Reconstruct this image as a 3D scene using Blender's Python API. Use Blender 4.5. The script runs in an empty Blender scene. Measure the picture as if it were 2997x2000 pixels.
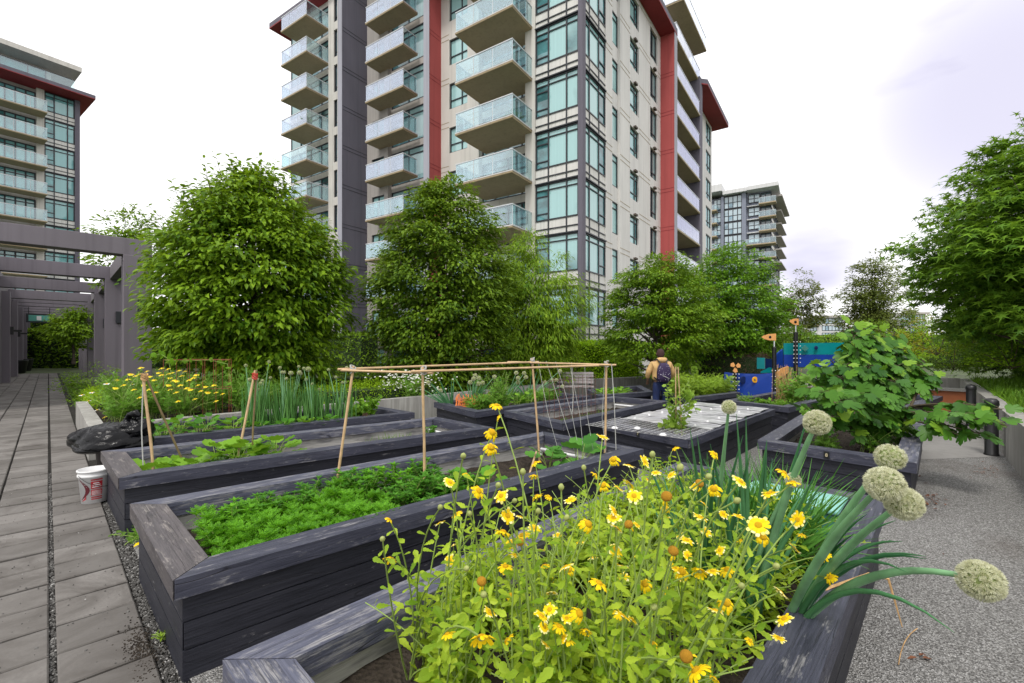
import bpy, math, random
import numpy as np
from mathutils import Vector, Matrix

random.seed(7)
RNG = np.random.default_rng(11)
SC = bpy.context.scene
COL = SC.collection
rad = math.radians

# ---------------------------------------------------------------- camera
FPX, HX, HY, CZ = 1330.0, 1498.5, 1015.0, 1.8      # focal length, principal column, horizon row (photo pixels), eye height
cam_data = bpy.data.cameras.new("camera")
cam = bpy.data.objects.new("camera", cam_data)
COL.objects.link(cam)
cam.location = (0, 0, CZ)
cam.rotation_euler = (rad(90), 0, 0)
cam_data.sensor_width = 36.0
cam_data.lens = 36.0 * FPX / 2997.0
cam_data.shift_y = (HY - 1000.0) / 2997.0
cam_data.clip_start = 0.05
cam_data.clip_end = 3000
SC.camera = cam

# ---------------------------------------------------------------- sky, sun, exposure
SUN_EL, SUN_AZ = rad(56), rad(205)                  # azimuth clockwise from +Y
world = bpy.data.worlds.new("World")
SC.world = world
world.use_nodes = True
wn, wl = world.node_tree.nodes, world.node_tree.links
wn.clear()
w_out = wn.new("ShaderNodeOutputWorld")
w_bg = wn.new("ShaderNodeBackground")
w_bg.inputs["Strength"].default_value = 0.1
sky = wn.new("ShaderNodeTexSky")
sky.sky_type = 'NISHITA'
sky.sun_disc = False
sky.sun_elevation = SUN_EL
sky.sun_rotation = SUN_AZ
tc = wn.new("ShaderNodeTexCoord")
mp = wn.new("ShaderNodeMapping")
mp.inputs["Scale"].default_value = (1.6, 1.6, 4.5)
nz = wn.new("ShaderNodeTexNoise")
nz.inputs["Scale"].default_value = 1.35
nz.inputs["Detail"].default_value = 5
nz.inputs["Roughness"].default_value = 0.5
wl.new(tc.outputs["Generated"], mp.inputs["Vector"])
wl.new(mp.outputs["Vector"], nz.inputs["Vector"])

def cloud_patch(direction, width):
    d = Vector(direction).normalized()
    dp = wn.new("ShaderNodeVectorMath"); dp.operation = 'DOT_PRODUCT'
    wl.new(tc.outputs["Generated"], dp.inputs[0]); dp.inputs[1].default_value = d
    mr = wn.new("ShaderNodeMapRange"); mr.interpolation_type = 'SMOOTHSTEP'
    mr.inputs["From Min"].default_value = math.cos(width)
    mr.inputs["From Max"].default_value = 1.0
    wl.new(dp.outputs["Value"], mr.inputs["Value"])
    return mr.outputs["Result"]

def wmath(op, a, b):
    m = wn.new("ShaderNodeMath"); m.operation = op; m.use_clamp = op != 'ADD'
    for i, x in enumerate((a, b)):
        if isinstance(x, (int, float)): m.inputs[i].default_value = x
        else: wl.new(x, m.inputs[i])
    return m.outputs[0]
def pixdir(x, y): return ((x - HX) / FPX, 1.0, (HY - y) / FPX)
g1 = cloud_patch(pixdir(2960, 270), 0.24)
g2 = cloud_patch(pixdir(2390, 735), 0.11)
mpn = wn.new("ShaderNodeMapRange")
mpn.inputs["From Min"].default_value = 0.38; mpn.inputs["From Max"].default_value = 0.66
wl.new(nz.outputs["Fac"], mpn.inputs["Value"])
gsum = wmath('ADD', wmath('MULTIPLY', g1, 1.0), wmath('MULTIPLY', g2, 0.75))
gray = wmath('MULTIPLY', wmath('MULTIPLY', gsum, 1.0), wmath('ADD', wmath('MULTIPLY', mpn.outputs["Result"], 0.6), 0.5))
ccol = wn.new("ShaderNodeMix"); ccol.data_type = 'RGBA'
ccol.inputs["A"].default_value = (10.6, 10.5, 10.6, 1)
ccol.inputs["B"].default_value = (1.5, 1.25, 3.6, 1)
wl.new(gray, ccol.inputs["Factor"])
veil = wn.new("ShaderNodeMix"); veil.data_type = 'RGBA'
veil.inputs["Factor"].default_value = 0.95
wl.new(sky.outputs["Color"], veil.inputs["A"])
wl.new(ccol.outputs["Result"], veil.inputs["B"])
wl.new(veil.outputs["Result"], w_bg.inputs["Color"])
wl.new(w_bg.outputs["Background"], w_out.inputs["Surface"])

sun_data = bpy.data.lights.new("sun", 'SUN')
sun_data.energy = 1.5
sun_data.angle = rad(12)
sun_data.color = (1.0, 0.96, 0.9)
sun = bpy.data.objects.new("sun", sun_data)
COL.objects.link(sun)
sun.rotation_euler = (rad(90) - SUN_EL, 0, rad(180) - SUN_AZ)

SC.view_settings.view_transform = 'Standard'
SC.view_settings.look = 'None'
SC.view_settings.exposure = 0.5
SC.view_settings.gamma = 1.0
SC.cycles.max_bounces = 7
SC.cycles.transparent_max_bounces = 12

# ---------------------------------------------------------------- photo pixel -> place
def ray(px, py): return Vector(((px - HX) / FPX, 1.0, (HY - py) / FPX))
def P(px, py, z=0.0):
    r = ray(px, py); d = (z - CZ) / r.z
    return Vector((r.x * d, d, z))
def PD(px, py, d):
    r = ray(px, py)
    return Vector((r.x * d, d, CZ + r.z * d))
K = 2997.0 / 2350.0
def DP(x, y, z=0.0): return P(x * K, y * K, z)
def DD(x, y, d): return PD(x * K, y * K, d)
GA = rad(45.6)
GU = Vector((math.cos(GA), math.sin(GA), 0))        # along the long side of the beds
GV = Vector((-math.sin(GA), math.cos(GA), 0))       # along the paved path
UP = Vector((0, 0, 1))

# ---------------------------------------------------------------- mesh collecting
class MB:
    def __init__(s): s.v = []; s.f = []; s.n = 0
    def add(s, verts, faces, mat=0):
        verts = np.asarray(verts, float).reshape(-1, 3)
        groups = {}
        if isinstance(faces, np.ndarray): groups[faces.shape[1]] = faces
        else:
            for f in faces: groups.setdefault(len(f), []).append(f)
        for k, fs in groups.items():
            s.f.append((np.asarray(fs, np.int64) + s.n, mat))
        s.v.append(verts); s.n += len(verts)
    def box(s, o, ex, ey, x0, x1, y0, y1, z0, z1, mat=0, taper=None):
        o = np.array(o, float); ex = np.array(ex, float); ey = np.array(ey, float); ez = np.array((0, 0, 1.0))
        c = []
        for z in (z0, z1):
            for x, y in ((x0, y0), (x1, y0), (x1, y1), (x0, y1)):
                c.append(o + ex * x + ey * y + ez * z)
        s.add(c, [(3, 2, 1, 0), (4, 5, 6, 7), (0, 1, 5, 4), (1, 2, 6, 5), (2, 3, 7, 6), (3, 0, 4, 7)], mat)
    def prism(s, poly, z0, z1, mat=0, topmat=None):
        n = len(poly)
        v = [(p[0], p[1], z0) for p in poly] + [(p[0], p[1], z1) for p in poly]
        s.add(v, [(i, (i + 1) % n, (i + 1) % n + n, i + n) for i in range(n)], mat)
        s.add(v, [tuple(range(n))[::-1]], mat)
        s.add(v, [tuple(range(n, 2 * n))], mat if topmat is None else topmat)
    def plate(s, pts, thick, mat=0, hole=None):
        """a flat outline (coplanar 3D points) given a thickness along its normal"""
        pts = [Vector(p) for p in pts]; n = len(pts)
        nm = (pts[1] - pts[0]).cross(pts[2] - pts[0]).normalized() * thick
        v = [tuple(p) for p in pts] + [tuple(p + nm) for p in pts]
        s.add(v, [(i, (i + 1) % n, (i + 1) % n + n, i + n) for i in range(n)], mat)
        s.add(v, [tuple(range(n))[::-1]], mat); s.add(v, [tuple(range(n, 2 * n))], mat)
    def tube(s, pts, r, n=6, mat=0, cap=True):
        pts = [Vector(p) for p in pts]
        m = len(pts)
        if not hasattr(r, '__len__'): r = [r] * m
        t0 = (pts[1] - pts[0]).normalized()
        a = t0.orthogonal().normalized()
        vs = []
        for i in range(m):
            t = (pts[min(i + 1, m - 1)] - pts[max(i - 1, 0)])
            if t.length < 1e-9: t = t0
            t.normalize()
            a = (a - t * a.dot(t))
            if a.length < 1e-6: a = t.orthogonal()
            a.normalize(); b = t.cross(a)
            for j in range(n):
                q = 2 * math.pi * j / n
                vs.append(pts[i] + (a * math.cos(q) + b * math.sin(q)) * r[i])
        fs = []
        for i in range(m - 1):
            for j in range(n):
                k = (j + 1) % n
                fs.append((i * n + j, i * n + k, (i + 1) * n + k, (i + 1) * n + j))
        s.add(vs, fs, mat)
        if cap:
            s.add(vs, [tuple(range(n))[::-1], tuple(range((m - 1) * n, m * n))], mat)
    def lathe(s, prof, o=(0, 0, 0), n=16, mat=0, axis=None):
        """prof: (radius, height) pairs turned round +Z (or axis) at o"""
        o = Vector(o); q = Vector(axis).to_track_quat('Z', 'Y') if axis is not None else None
        vs = []
        for r, z in prof:
            for j in range(n):
                a = 2 * math.pi * j / n
                p = Vector((r * math.cos(a), r * math.sin(a), z))
                if q is not None: p = q @ p
                vs.append(o + p)
        fs = []
        for i in range(len(prof) - 1):
            for j in range(n):
                k = (j + 1) % n
                fs.append((i * n + j, i * n + k, (i + 1) * n + k, (i + 1) * n + j))
        s.add(vs, fs, mat)
        e = len(prof) - 1
        if prof[0][0] > 1e-4: s.add(vs, [tuple(range(n))[::-1]], mat)
        if prof[e][0] > 1e-4: s.add(vs, [tuple(range(e * n, e * n + n))], mat)
    def inst(s, tpl, pos, ydir, zdir, scale, mat=0, xs=None):
        tv, tf = tpl
        pos = np.asarray(pos, float).reshape(-1, 3); N = len(pos)
        if N == 0: return
        Y = np.broadcast_to(np.asarray(ydir, float), (N, 3)).copy()
        Z = np.broadcast_to(np.asarray(zdir, float), (N, 3)).copy()
        Y /= np.linalg.norm(Y, axis=1, keepdims=True) + 1e-12
        X = np.cross(Y, Z); ln = np.linalg.norm(X, axis=1, keepdims=True)
        bad = (ln[:, 0] < 1e-4)
        if bad.any():
            X[bad] = np.cross(Y[bad], np.array((0.31, 0.67, 0.2))); ln = np.linalg.norm(X, axis=1, keepdims=True)
        X /= ln; Z = np.cross(X, Y)
        S = np.broadcast_to(np.asarray(scale, float), (N,))[:, None, None]
        XS = 1.0 if xs is None else np.broadcast_to(np.asarray(xs, float), (N,))[:, None, None]
        V = pos[:, None, :] + S * (tv[None, :, 0:1] * XS * X[:, None, :] + tv[None, :, 1:2] * Y[:, None, :] + tv[None, :, 2:3] * Z[:, None, :])
        k = len(tv); off = (np.arange(N) * k)[:, None, None]
        mats = {}
        for f in tf:
            fm = mat
            if isinstance(f, tuple) and len(f) == 2 and isinstance(f[0], tuple): f, fm = f[0], f[1]
            mats.setdefault((len(f), fm), []).append(f)
        for (L, fm), fs in mats.items():
            A = np.asarray(fs, np.int64)[None] + off
            s.f.append((A.reshape(-1, L) + s.n, fm))
        s.v.append(V.reshape(-1, 3)); s.n += N * k
    def build(s, name, mats, parent=None, origin=None, smooth=False, mesh_only=False):
        o = Vector((0, 0, 0))
        if origin is not None: o = Vector(origin)
        elif parent is not None: o = world_loc(parent)
        V = np.concatenate(s.v) - np.array(o)[None]
        me = bpy.data.meshes.new(name)
        me.vertices.add(len(V)); me.vertices.foreach_set("co", V.astype(np.float32).ravel())
        loops = np.concatenate([f.ravel() for f, _ in s.f]).astype(np.int32)
        tot = np.concatenate([np.full(len(f), f.shape[1], np.int32) for f, _ in s.f])
        mi = np.concatenate([np.full(len(f), m, np.int32) for f, m in s.f])
        start = np.concatenate([[0], np.cumsum(tot)[:-1]]).astype(np.int32)
        me.loops.add(len(loops)); me.loops.foreach_set("vertex_index", loops)
        me.polygons.add(len(tot)); me.polygons.foreach_set("loop_start", start)
        try: me.polygons.foreach_set("loop_total", tot)
        except Exception: pass
        me.polygons.foreach_set("material_index", mi)
        me.polygons.foreach_set("use_smooth", np.full(len(tot), bool(smooth)))
        me.update(calc_edges=True)
        for m in (mats if isinstance(mats, (list, tuple)) else [mats]): me.materials.append(m)
        if mesh_only: return me
        ob = bpy.data.objects.new(name, me); COL.objects.link(ob)
        if parent is not None:
            ob.parent = parent; ob.location = o - world_loc(parent)
        else: ob.location = o
        return ob

def world_loc(ob):
    l = Vector((0, 0, 0))
    while ob is not None: l = l + ob.location; ob = ob.parent
    return l
def tag(o, label=None, cat=None, group=None, kind=None):
    if label: o["label"] = label
    if cat: o["category"] = cat
    if group: o["group"] = group
    if kind: o["kind"] = kind
    return o
def thing(name, label, cat, loc=(0, 0, 0), group=None):
    o = bpy.data.objects.new(name, None); COL.objects.link(o)
    o.location = loc; o.empty_display_size = 0.1
    return tag(o, label, cat, group)
def copy_tree(o, parent=None):
    c = o.copy(); COL.objects.link(c)
    if parent is not None: c.parent = parent
    for ch in list(o.children): copy_tree(ch, c)
    return c
def bevel(o, w, seg=2):
    m = o.modifiers.new("bevel", 'BEVEL'); m.width = w; m.segments = seg; m.limit_method = 'ANGLE'; m.angle_limit = rad(40)
    return o

# ---------------------------------------------------------------- materials
class NT:
    def __init__(s, name):
        s.m = bpy.data.materials.new(name); s.m.use_nodes = True
        s.n, s.l = s.m.node_tree.nodes, s.m.node_tree.links
        s.n.clear(); s.out = s.n.new("ShaderNodeOutputMaterial")
    def node(s, t, **kw):
        x = s.n.new(t)
        for k, v in kw.items():
            if hasattr(x, k): setattr(x, k, v)
            else: s.put(x.inputs[k.replace('_', ' ').title() if k.replace('_', ' ').title() in x.inputs else k], v)
        return x
    def put(s, sock, v):
        if isinstance(v, bpy.types.NodeSocket): s.l.new(v, sock)
        else: sock.default_value = v
    def coord(s, kind="Object", scale=(1, 1, 1), rot=(0, 0, 0)):
        t = s.n.new("ShaderNodeTexCoord"); m = s.n.new("ShaderNodeMapping")
        m.inputs["Scale"].default_value = scale; m.inputs["Rotation"].default_value = rot
        s.l.new(t.outputs[kind], m.inputs["Vector"]); return m.outputs["Vector"]
    def pos(s, scale=(1, 1, 1), rot=(0, 0, 0)):
        t = s.n.new("ShaderNodeNewGeometry"); m = s.n.new("ShaderNodeMapping")
        m.inputs["Scale"].default_value = scale; m.inputs["Rotation"].default_value = rot
        s.l.new(t.outputs["Position"], m.inputs["Vector"]); return m.outputs["Vector"]
    def island(s): return s.n.new("ShaderNodeNewGeometry").outputs["Random Per Island"]
    def noise(s, vec, scale=5, detail=4, rough=0.55, dist=0):
        x = s.n.new("ShaderNodeTexNoise"); s.l.new(vec, x.inputs["Vector"])
        x.inputs["Scale"].default_value = scale; x.inputs["Detail"].default_value = detail
        x.inputs["Roughness"].default_value = rough; x.inputs["Distortion"].default_value = dist
        return x.outputs["Fac"]
    def vor(s, vec, scale=5, feature='F1', out="Distance"):
        x = s.n.new("ShaderNodeTexVoronoi"); x.feature = feature; s.l.new(vec, x.inputs["Vector"])
        x.inputs["Scale"].default_value = scale; return x.outputs[out]
    def ramp(s, fac, stops):
        x = s.n.new("ShaderNodeValToRGB"); e = x.color_ramp.elements
        while len(e) < len(stops): e.new(0.5)
        for i, (p, c) in enumerate(stops):
            e[i].position = p; e[i].color = (c, c, c, 1) if isinstance(c, (int, float)) else (*c[:3], 1)
        s.l.new(fac, x.inputs["Fac"]); return x.outputs["Color"]
    def mix(s, fac, a, b, blend='MIX'):
        x = s.n.new("ShaderNodeMix"); x.data_type = 'RGBA'; x.blend_type = blend
        s.put(x.inputs["Factor"], fac)
        for k, v in (("A", a), ("B", b)):
            s.put(x.inputs[k], v if isinstance(v, bpy.types.NodeSocket) else (*v[:3], 1))
        return x.outputs["Result"]
    def math(s, op, a, b=0.0):
        x = s.n.new("ShaderNodeMath"); x.operation = op
        s.put(x.inputs[0], a); s.put(x.inputs[1], b); return x.outputs[0]
    def bump(s, h, strength=0.3, dist=0.01):
        x = s.n.new("ShaderNodeBump"); x.inputs["Strength"].default_value = strength; x.inputs["Distance"].default_value = dist
        s.l.new(h, x.inputs["Height"]); return x.outputs["Normal"]
    def bsdf(s, color, rough=0.6, normal=None, spec=0.5, metal=0.0, **kw):
        b = s.n.new("ShaderNodeBsdfPrincipled")
        s.put(b.inputs["Base Color"], color if isinstance(color, bpy.types.NodeSocket) else (*color[:3], 1))
        s.put(b.inputs["Roughness"], rough); s.put(b.inputs["Metallic"], metal)
        s.put(b.inputs["Specular IOR Level"], spec)
        if normal is not None: s.l.new(normal, b.inputs["Normal"])
        for k, v in kw.items(): s.put(b.inputs[k], v)
        return b.outputs[0]
    def done(s, sh): s.l.new(sh, s.out.inputs["Surface"]); return s.m

def mat_plain(name, c, rough=0.6, var=0.15, scale=6, bump=0.0, metal=0.0, spec=0.5):
    t = NT(name); n = t.noise(t.coord("Object"), scale, 5)
    c1 = [x * (1 - var) for x in c]; c2 = [min(1, x * (1 + var)) for x in c]
    col = t.ramp(n, [(0.3, c1), (0.7, c2)])
    nm = t.bump(t.noise(t.coord("Object"), scale * 9, 3), bump, 0.004) if bump else None
    return t.done(t.bsdf(col, rough, nm, spec, metal))

def mat_leaf(name, dark, light, trans=0.3, rough=0.45, tcol=None, spread=1.0, clump=0.8):
    t = NT(name)
    n = t.noise(t.pos(), clump, 3)
    r = t.island()
    f = t.math('ADD', t.math('MULTIPLY', r, 0.55 * spread), t.math('MULTIPLY', n, 0.6))
    col = t.ramp(f, [(0.2, dark), (0.8, light)])
    p = t.bsdf(col, rough, None, 0.16)
    tr = t.n.new("ShaderNodeBsdfTranslucent")
    tcx = t.mix(0.5, col, tcol or (light[0] * 1.5, light[1] * 1.3, light[2]))
    t.l.new(tcx, tr.inputs["Color"])
    mx = t.n.new("ShaderNodeMixShader"); mx.inputs[0].default_value = trans
    t.l.new(p, mx.inputs[1]); t.l.new(tr.outputs[0], mx.inputs[2])
    return t.done(mx.outputs[0])

def mat_stained(name, worn=0.5, base=(0.015, 0.016, 0.026), light=(0.058, 0.061, 0.088), bare=(0.33, 0.32, 0.32)):
    """dark stained timber, grain along local X, with paint worn off in patches"""
    t = NT(name)
    g = t.noise(t.coord("Object", (0.9, 26, 26)), 3.0, 6, 0.65, 0.6)
    blot = t.noise(t.coord("Object", (1.2, 5, 5)), 1.7, 5, 0.6)
    fine = t.noise(t.coord("Object", (2.5, 90, 90)), 2.0, 3, 0.7)
    col = t.ramp(g, [(0.3, base), (0.62, light)])
    col = t.mix(t.ramp(blot, [(0.42, 0.0), (0.75, 0.5)]), col, (light[0] * 1.6, light[1] * 1.55, light[2] * 1.45))
    wear = t.math('MULTIPLY', t.ramp(t.noise(t.coord("Object", (2.2, 9, 9)), 2.3, 7, 0.7), [(0.66 - 0.16 * worn, 0.0), (0.72 - 0.12 * worn, 1.0)]), t.ramp(fine, [(0.42, 0.15), (0.6, 1.0)]))
    col = t.mix(t.math('MULTIPLY', wear, 0.75), col, bare)
    crack = t.ramp(t.noise(t.coord("Object", (0.5, 14, 3)), 2.2, 2, 0.4), [(0.50, 1.0), (0.512, 0.0), (0.525, 1.0)])
    crackm = t.math('MULTIPLY', t.math('SUBTRACT', 1.0, crack), t.ramp(blot, [(0.45, 0.0), (0.62, 0.8)]))
    col = t.mix(crackm, col, (0.008, 0.008, 0.011))
    h = t.math('SUBTRACT', t.math('ADD', t.math('MULTIPLY', g, 0.6), t.math('MULTIPLY', fine, 0.5)), t.math('MULTIPLY', crackm, 1.5))
    return t.done(t.bsdf(col, t.ramp(g, [(0.3, 0.42), (0.7, 0.62)]), t.bump(h, 0.6, 0.005), 0.33))

def mat_greywood(name, c1=(0.27, 0.26, 0.245), c2=(0.52, 0.505, 0.48)):
    t = NT(name)
    g = t.noise(t.coord("Object", (0.7, 20, 20)), 3.0, 6, 0.65, 0.8)
    b = t.noise(t.coord("Object", (1, 4, 4)), 2.5, 4)
    col = t.ramp(g, [(0.3, c1), (0.65, c2)])
    col = t.mix(t.ramp(b, [(0.52, 0.0), (0.68, 0.65)]), col, (0.075, 0.075, 0.09))
    return t.done(t.bsdf(col, 0.8, t.bump(g, 0.4, 0.004), 0.3))

M = {}
M['cap'] = mat_stained("stained_cap", 0.62)
M['capworn'] = mat_stained("stained_cap_worn", 1.05, light=(0.1, 0.106, 0.15))
M['capbrown'] = mat_stained("stained_cap_brown", 0.75, (0.03, 0.028, 0.032), (0.1, 0.09, 0.095), (0.3, 0.27, 0.25))
M['side'] = mat_stained("stained_board_shaded", 0.3, (0.006, 0.007, 0.011), (0.028, 0.029, 0.04))  # same stain as the caps, with the shade of the sides in its colour
M['lining'] = mat_greywood("bare_lining")
t = NT("soil"); n = t.noise(t.pos(), 9, 8, 0.7); v = t.vor(t.pos(), 40)
M['soil'] = t.done(t.bsdf(t.ramp(n, [(0.3, (0.016, 0.012, 0.009)), (0.7, (0.075, 0.06, 0.046))]), 0.95, t.bump(t.math('ADD', n, v), 0.8, 0.03), 0.2))
t = NT("paver")
sp = t.noise(t.pos(), 60, 4, 0.7); bl = t.noise(t.pos(), 1.6, 8, 0.68, 0.8); wt = t.noise(t.pos(), 0.55, 3)
col = t.ramp(t.island(), [(0.0, (0.13, 0.12, 0.11)), (1.0, (0.225, 0.21, 0.195))])
col = t.mix(t.ramp(bl, [(0.36, 0.9), (0.56, 0.0)]), col, (0.085, 0.075, 0.066))
col = t.mix(t.ramp(wt, [(0.55, 0.0), (0.68, 0.55)]), col, (0.12, 0.11, 0.1))
col = t.mix(t.ramp(sp, [(0.35, 0.35), (0.65, 0.0)]), col, (0.1, 0.095, 0.09))
M['paver'] = t.done(t.bsdf(col, 0.78, t.bump(sp, 0.25, 0.003), 0.35))
t = NT("gravel_ground")
vc = t.vor(t.pos(), 120, 'F1', "Color"); vd = t.vor(t.pos(), 120); vd2 = t.vor(t.pos(), 60)
sx = t.n.new("ShaderNodeSeparateColor"); t.l.new(vc, sx.inputs[0])
col = t.ramp(sx.outputs[0], [(0.0, (0.125, 0.122, 0.116)), (0.45, (0.262, 0.256, 0.244)), (0.8, (0.4, 0.392, 0.376)), (1.0, (0.58, 0.575, 0.565))])
col = t.mix(t.ramp(t.noise(t.pos(), 0.8, 5), [(0.55, 0.0), (0.75, 0.55)]), col, (0.13, 0.105, 0.085))
M['gravel'] = t.done(t.bsdf(col, 0.85, t.bump(t.math('ADD', vd, vd2), 0.9, 0.02), 0.3))
t = NT("dirt_gravel")
n = t.noise(t.pos(), 30, 6, 0.7)
M['dirt'] = t.done(t.bsdf(t.ramp(n, [(0.35, (0.012, 0.011, 0.01)), (0.75, (0.06, 0.056, 0.05))]), 0.95, t.bump(n, 0.8, 0.02), 0.2))
t = NT("far_ground")
n = t.noise(t.pos(), 0.35, 6, 0.6)
M['ground'] = t.done(t.bsdf(t.ramp(n, [(0.35, (0.035, 0.045, 0.018)), (0.7, (0.07, 0.1, 0.03))]), 0.95))
t = NT("concrete")
n = t.noise(t.pos((1, 1, 0.25)), 5, 6, 0.65); s2 = t.noise(t.pos((9, 9, 0.5)), 1.6, 4)
col = t.ramp(n, [(0.3, (0.29, 0.28, 0.26)), (0.7, (0.45, 0.44, 0.41))])
col = t.mix(t.ramp(s2, [(0.45, 0.5), (0.62, 0.0)]), col, (0.2, 0.19, 0.175))
M['concrete'] = t.done(t.bsdf(col, 0.85, t.bump(n, 0.2, 0.01), 0.3))
M['bark'] = mat_plain("bark", (0.09, 0.07, 0.055), 0.9, 0.4, 12, 0.6)
M['twig'] = mat_plain("twig", (0.11, 0.085, 0.05), 0.85, 0.3, 20, 0.3)
M['bamboo'] = mat_plain("bamboo", (0.52, 0.35, 0.19), 0.45, 0.22, 9, 0.15)
M['bamboo_old'] = mat_plain("bamboo_old", (0.24, 0.17, 0.08), 0.55, 0.3, 9, 0.15)
M['white'] = mat_plain("white_plastic", (0.74, 0.74, 0.74), 0.4, 0.05, 4)
M['string'] = mat_plain("string", (0.42, 0.42, 0.4), 0.8, 0.1, 4)
M['black'] = mat_plain("black_paint", (0.012, 0.012, 0.013), 0.4, 0.2, 5)
M['red'] = mat_plain("red_paint", (0.5, 0.05, 0.03), 0.5, 0.15, 5)
# ================================================================ TOWERS
TA = rad(33.5)
EL = Vector((-math.cos(TA), math.sin(TA), 0)); ER = Vector((math.sin(TA), math.cos(TA), 0))
NL = Vector((-math.sin(TA), -math.cos(TA), 0)); NR = Vector((math.cos(TA), -math.sin(TA), 0))

def mat_panel(name, c, joint=0.0):
    t = NT(name); n = t.noise(t.pos((1, 1, 0.3)), 1.2, 5); f = t.noise(t.pos(), 25, 3)
    col = t.ramp(n, [(0.3, [x * 0.93 for x in c]), (0.7, [min(1, x * 1.05) for x in c])])
    st = t.noise(t.pos((6, 6, 0.12)), 1.0, 4)
    col = t.mix(t.ramp(st, [(0.5, 0.0), (0.72, 0.42)]), col, [x * 0.6 for x in c])
    return t.done(t.bsdf(col, 0.75, t.bump(f, 0.08, 0.01), 0.3))
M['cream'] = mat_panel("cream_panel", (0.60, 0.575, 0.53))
M['creamright'] = mat_panel("cream_panel_lit", (0.64, 0.625, 0.6))  # same cream as the left face, the right face's brighter light coloured in
M['creamdark'] = mat_panel("taupe_shaded_panel", (0.42, 0.39, 0.365))  # taupe; on the tower's left section it is cream with shade painted in
M['spandrel'] = mat_panel("spandrel", (0.68, 0.665, 0.63))
M['redslab'] = mat_panel("red_panel", (0.42, 0.085, 0.082))
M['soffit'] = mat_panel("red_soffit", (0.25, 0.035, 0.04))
M['charcoal'] = mat_panel("charcoal_panel", (0.135, 0.125, 0.155))
M['finedge'] = mat_panel("fin_edge", (0.34, 0.34, 0.385))
M['frame'] = mat_plain("window_frame", (0.022, 0.024, 0.03), 0.45, 0.15, 3)
M['slabedge'] = mat_panel("slab_edge", (0.62, 0.62, 0.62))
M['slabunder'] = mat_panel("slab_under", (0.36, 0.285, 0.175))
M['rail'] = mat_plain("white_rail", (0.62, 0.64, 0.66), 0.35, 0.05, 3)
def mat_window(name, dark, pale, bias, rot):
    """tinted glass with pale curtains hung behind some panes; reflects the sky"""
    t = NT(name)
    fold = t.noise(t.pos((14, 14, 0.05)), 1.3, 2)
    big = t.noise(t.pos((0.55, 0.55, 0.42)), 1.0, 1)
    isl = t.island()
    mask = t.ramp(t.math('ADD', t.math('MULTIPLY', big, 0.35), t.math('MULTIPLY', isl, 0.6)), [(bias - 0.03, 0.0), (bias + 0.03, 1.0)])
    pc = t.mix(fold, [x * 0.8 for x in pale], pale)
    dc = t.mix(t.ramp(t.noise(t.pos((0.9, 0.9, 1.3)), 1.1, 4), [(0.4, 0.0), (0.65, 1.0)]), dark, [x * 2.3 for x in dark])
    col = t.mix(mask, dc, pc)
    return t.done(t.bsdf(col, 0.03, t.bump(t.noise(t.pos(), 0.7, 2), 0.03, 0.1), 0.9, 0.0, **{"IOR": 1.6}))
M['glass'] = mat_window("tinted_glass", (0.045, 0.13, 0.14), (0.36, 0.62, 0.62), 0.47, TA)
M['glassleft'] = mat_window("teal_glass", (0.05, 0.19, 0.2), (0.2, 0.46, 0.47), 0.45, TA)
M['glassdark'] = mat_window("dark_glass", (0.03, 0.05, 0.06), (0.22, 0.32, 0.33), 0.62, TA)
M['glassdoor'] = mat_window("door_glass", (0.03, 0.085, 0.09), (0.26, 0.42, 0.43), 0.5, TA)
M['glassfar'] = mat_window("far_glass", (0.11, 0.19, 0.24), (0.46, 0.58, 0.64), 0.36, TA)
def mat_guard(name, trans, diff, fd, fg, rough):
    """guard glass: part clear, part sky glare put into a pale diffuse colour, part true reflection"""
    t = NT(name)
    gl = t.n.new("ShaderNodeBsdfGlossy"); gl.inputs["Roughness"].default_value = rough; gl.inputs["Color"].default_value = (0.93, 0.95, 1, 1)
    tp = t.n.new("ShaderNodeBsdfTransparent"); tp.inputs["Color"].default_value = (*trans, 1)
    df = t.n.new("ShaderNodeBsdfDiffuse"); df.inputs["Color"].default_value = (*diff, 1)
    lw = t.n.new("ShaderNodeLayerWeight"); lw.inputs["Blend"].default_value = 0.35
    m1 = t.n.new("ShaderNodeMixShader"); m1.inputs[0].default_value = fd
    t.l.new(tp.outputs[0], m1.inputs[1]); t.l.new(df.outputs[0], m1.inputs[2])
    m2 = t.n.new("ShaderNodeMixShader"); t.l.new(t.math('ADD', t.math('MULTIPLY', lw.outputs["Fresnel"], 0.5), fg), m2.inputs[0])
    t.l.new(m1.outputs[0], m2.inputs[1]); t.l.new(gl.outputs[0], m2.inputs[2])
    return t.done(m2.outputs[0])
M['bglass'] = mat_guard("balcony_glass", (0.82, 0.95, 0.945), (0.72, 0.78, 0.88), 0.05, 0.08, 0.02)
M['skypale'] = mat_guard("sky_pale_glass", (0.86, 0.92, 0.97), (0.64, 0.68, 0.82), 0.22, 0.1, 0.05)  # whitish sky reflection on the guard fronts, put into a diffuse colour

class Face:
    """a facade: x runs along it, y stands out of it"""
    def __init__(s, o, ex, ey): s.o, s.ex, s.ey = Vector(o), ex, ey
    def x(s, px, p=0.0):
        k = (px - HX) / FPX; q = s.o + s.ey * p
        return (k * q.y - q.x) / (s.ex.x - k * s.ex.y)
    def p_for(s, px, x):
        """how far out the point at x must stand to show at column px"""
        k = (px - HX) / FPX; q = s.o + s.ex * x
        return (k * q.y - q.x) / (s.ey.x - k * s.ey.y)
    def box(s, mb, x0, x1, y0, y1, z0, z1, mat=0):
        if x1 < x0: x0, x1 = x1, x0
        mb.box(s.o, s.ex, s.ey, x0, x1, y0, y1, z0, z1, mat)

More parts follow.
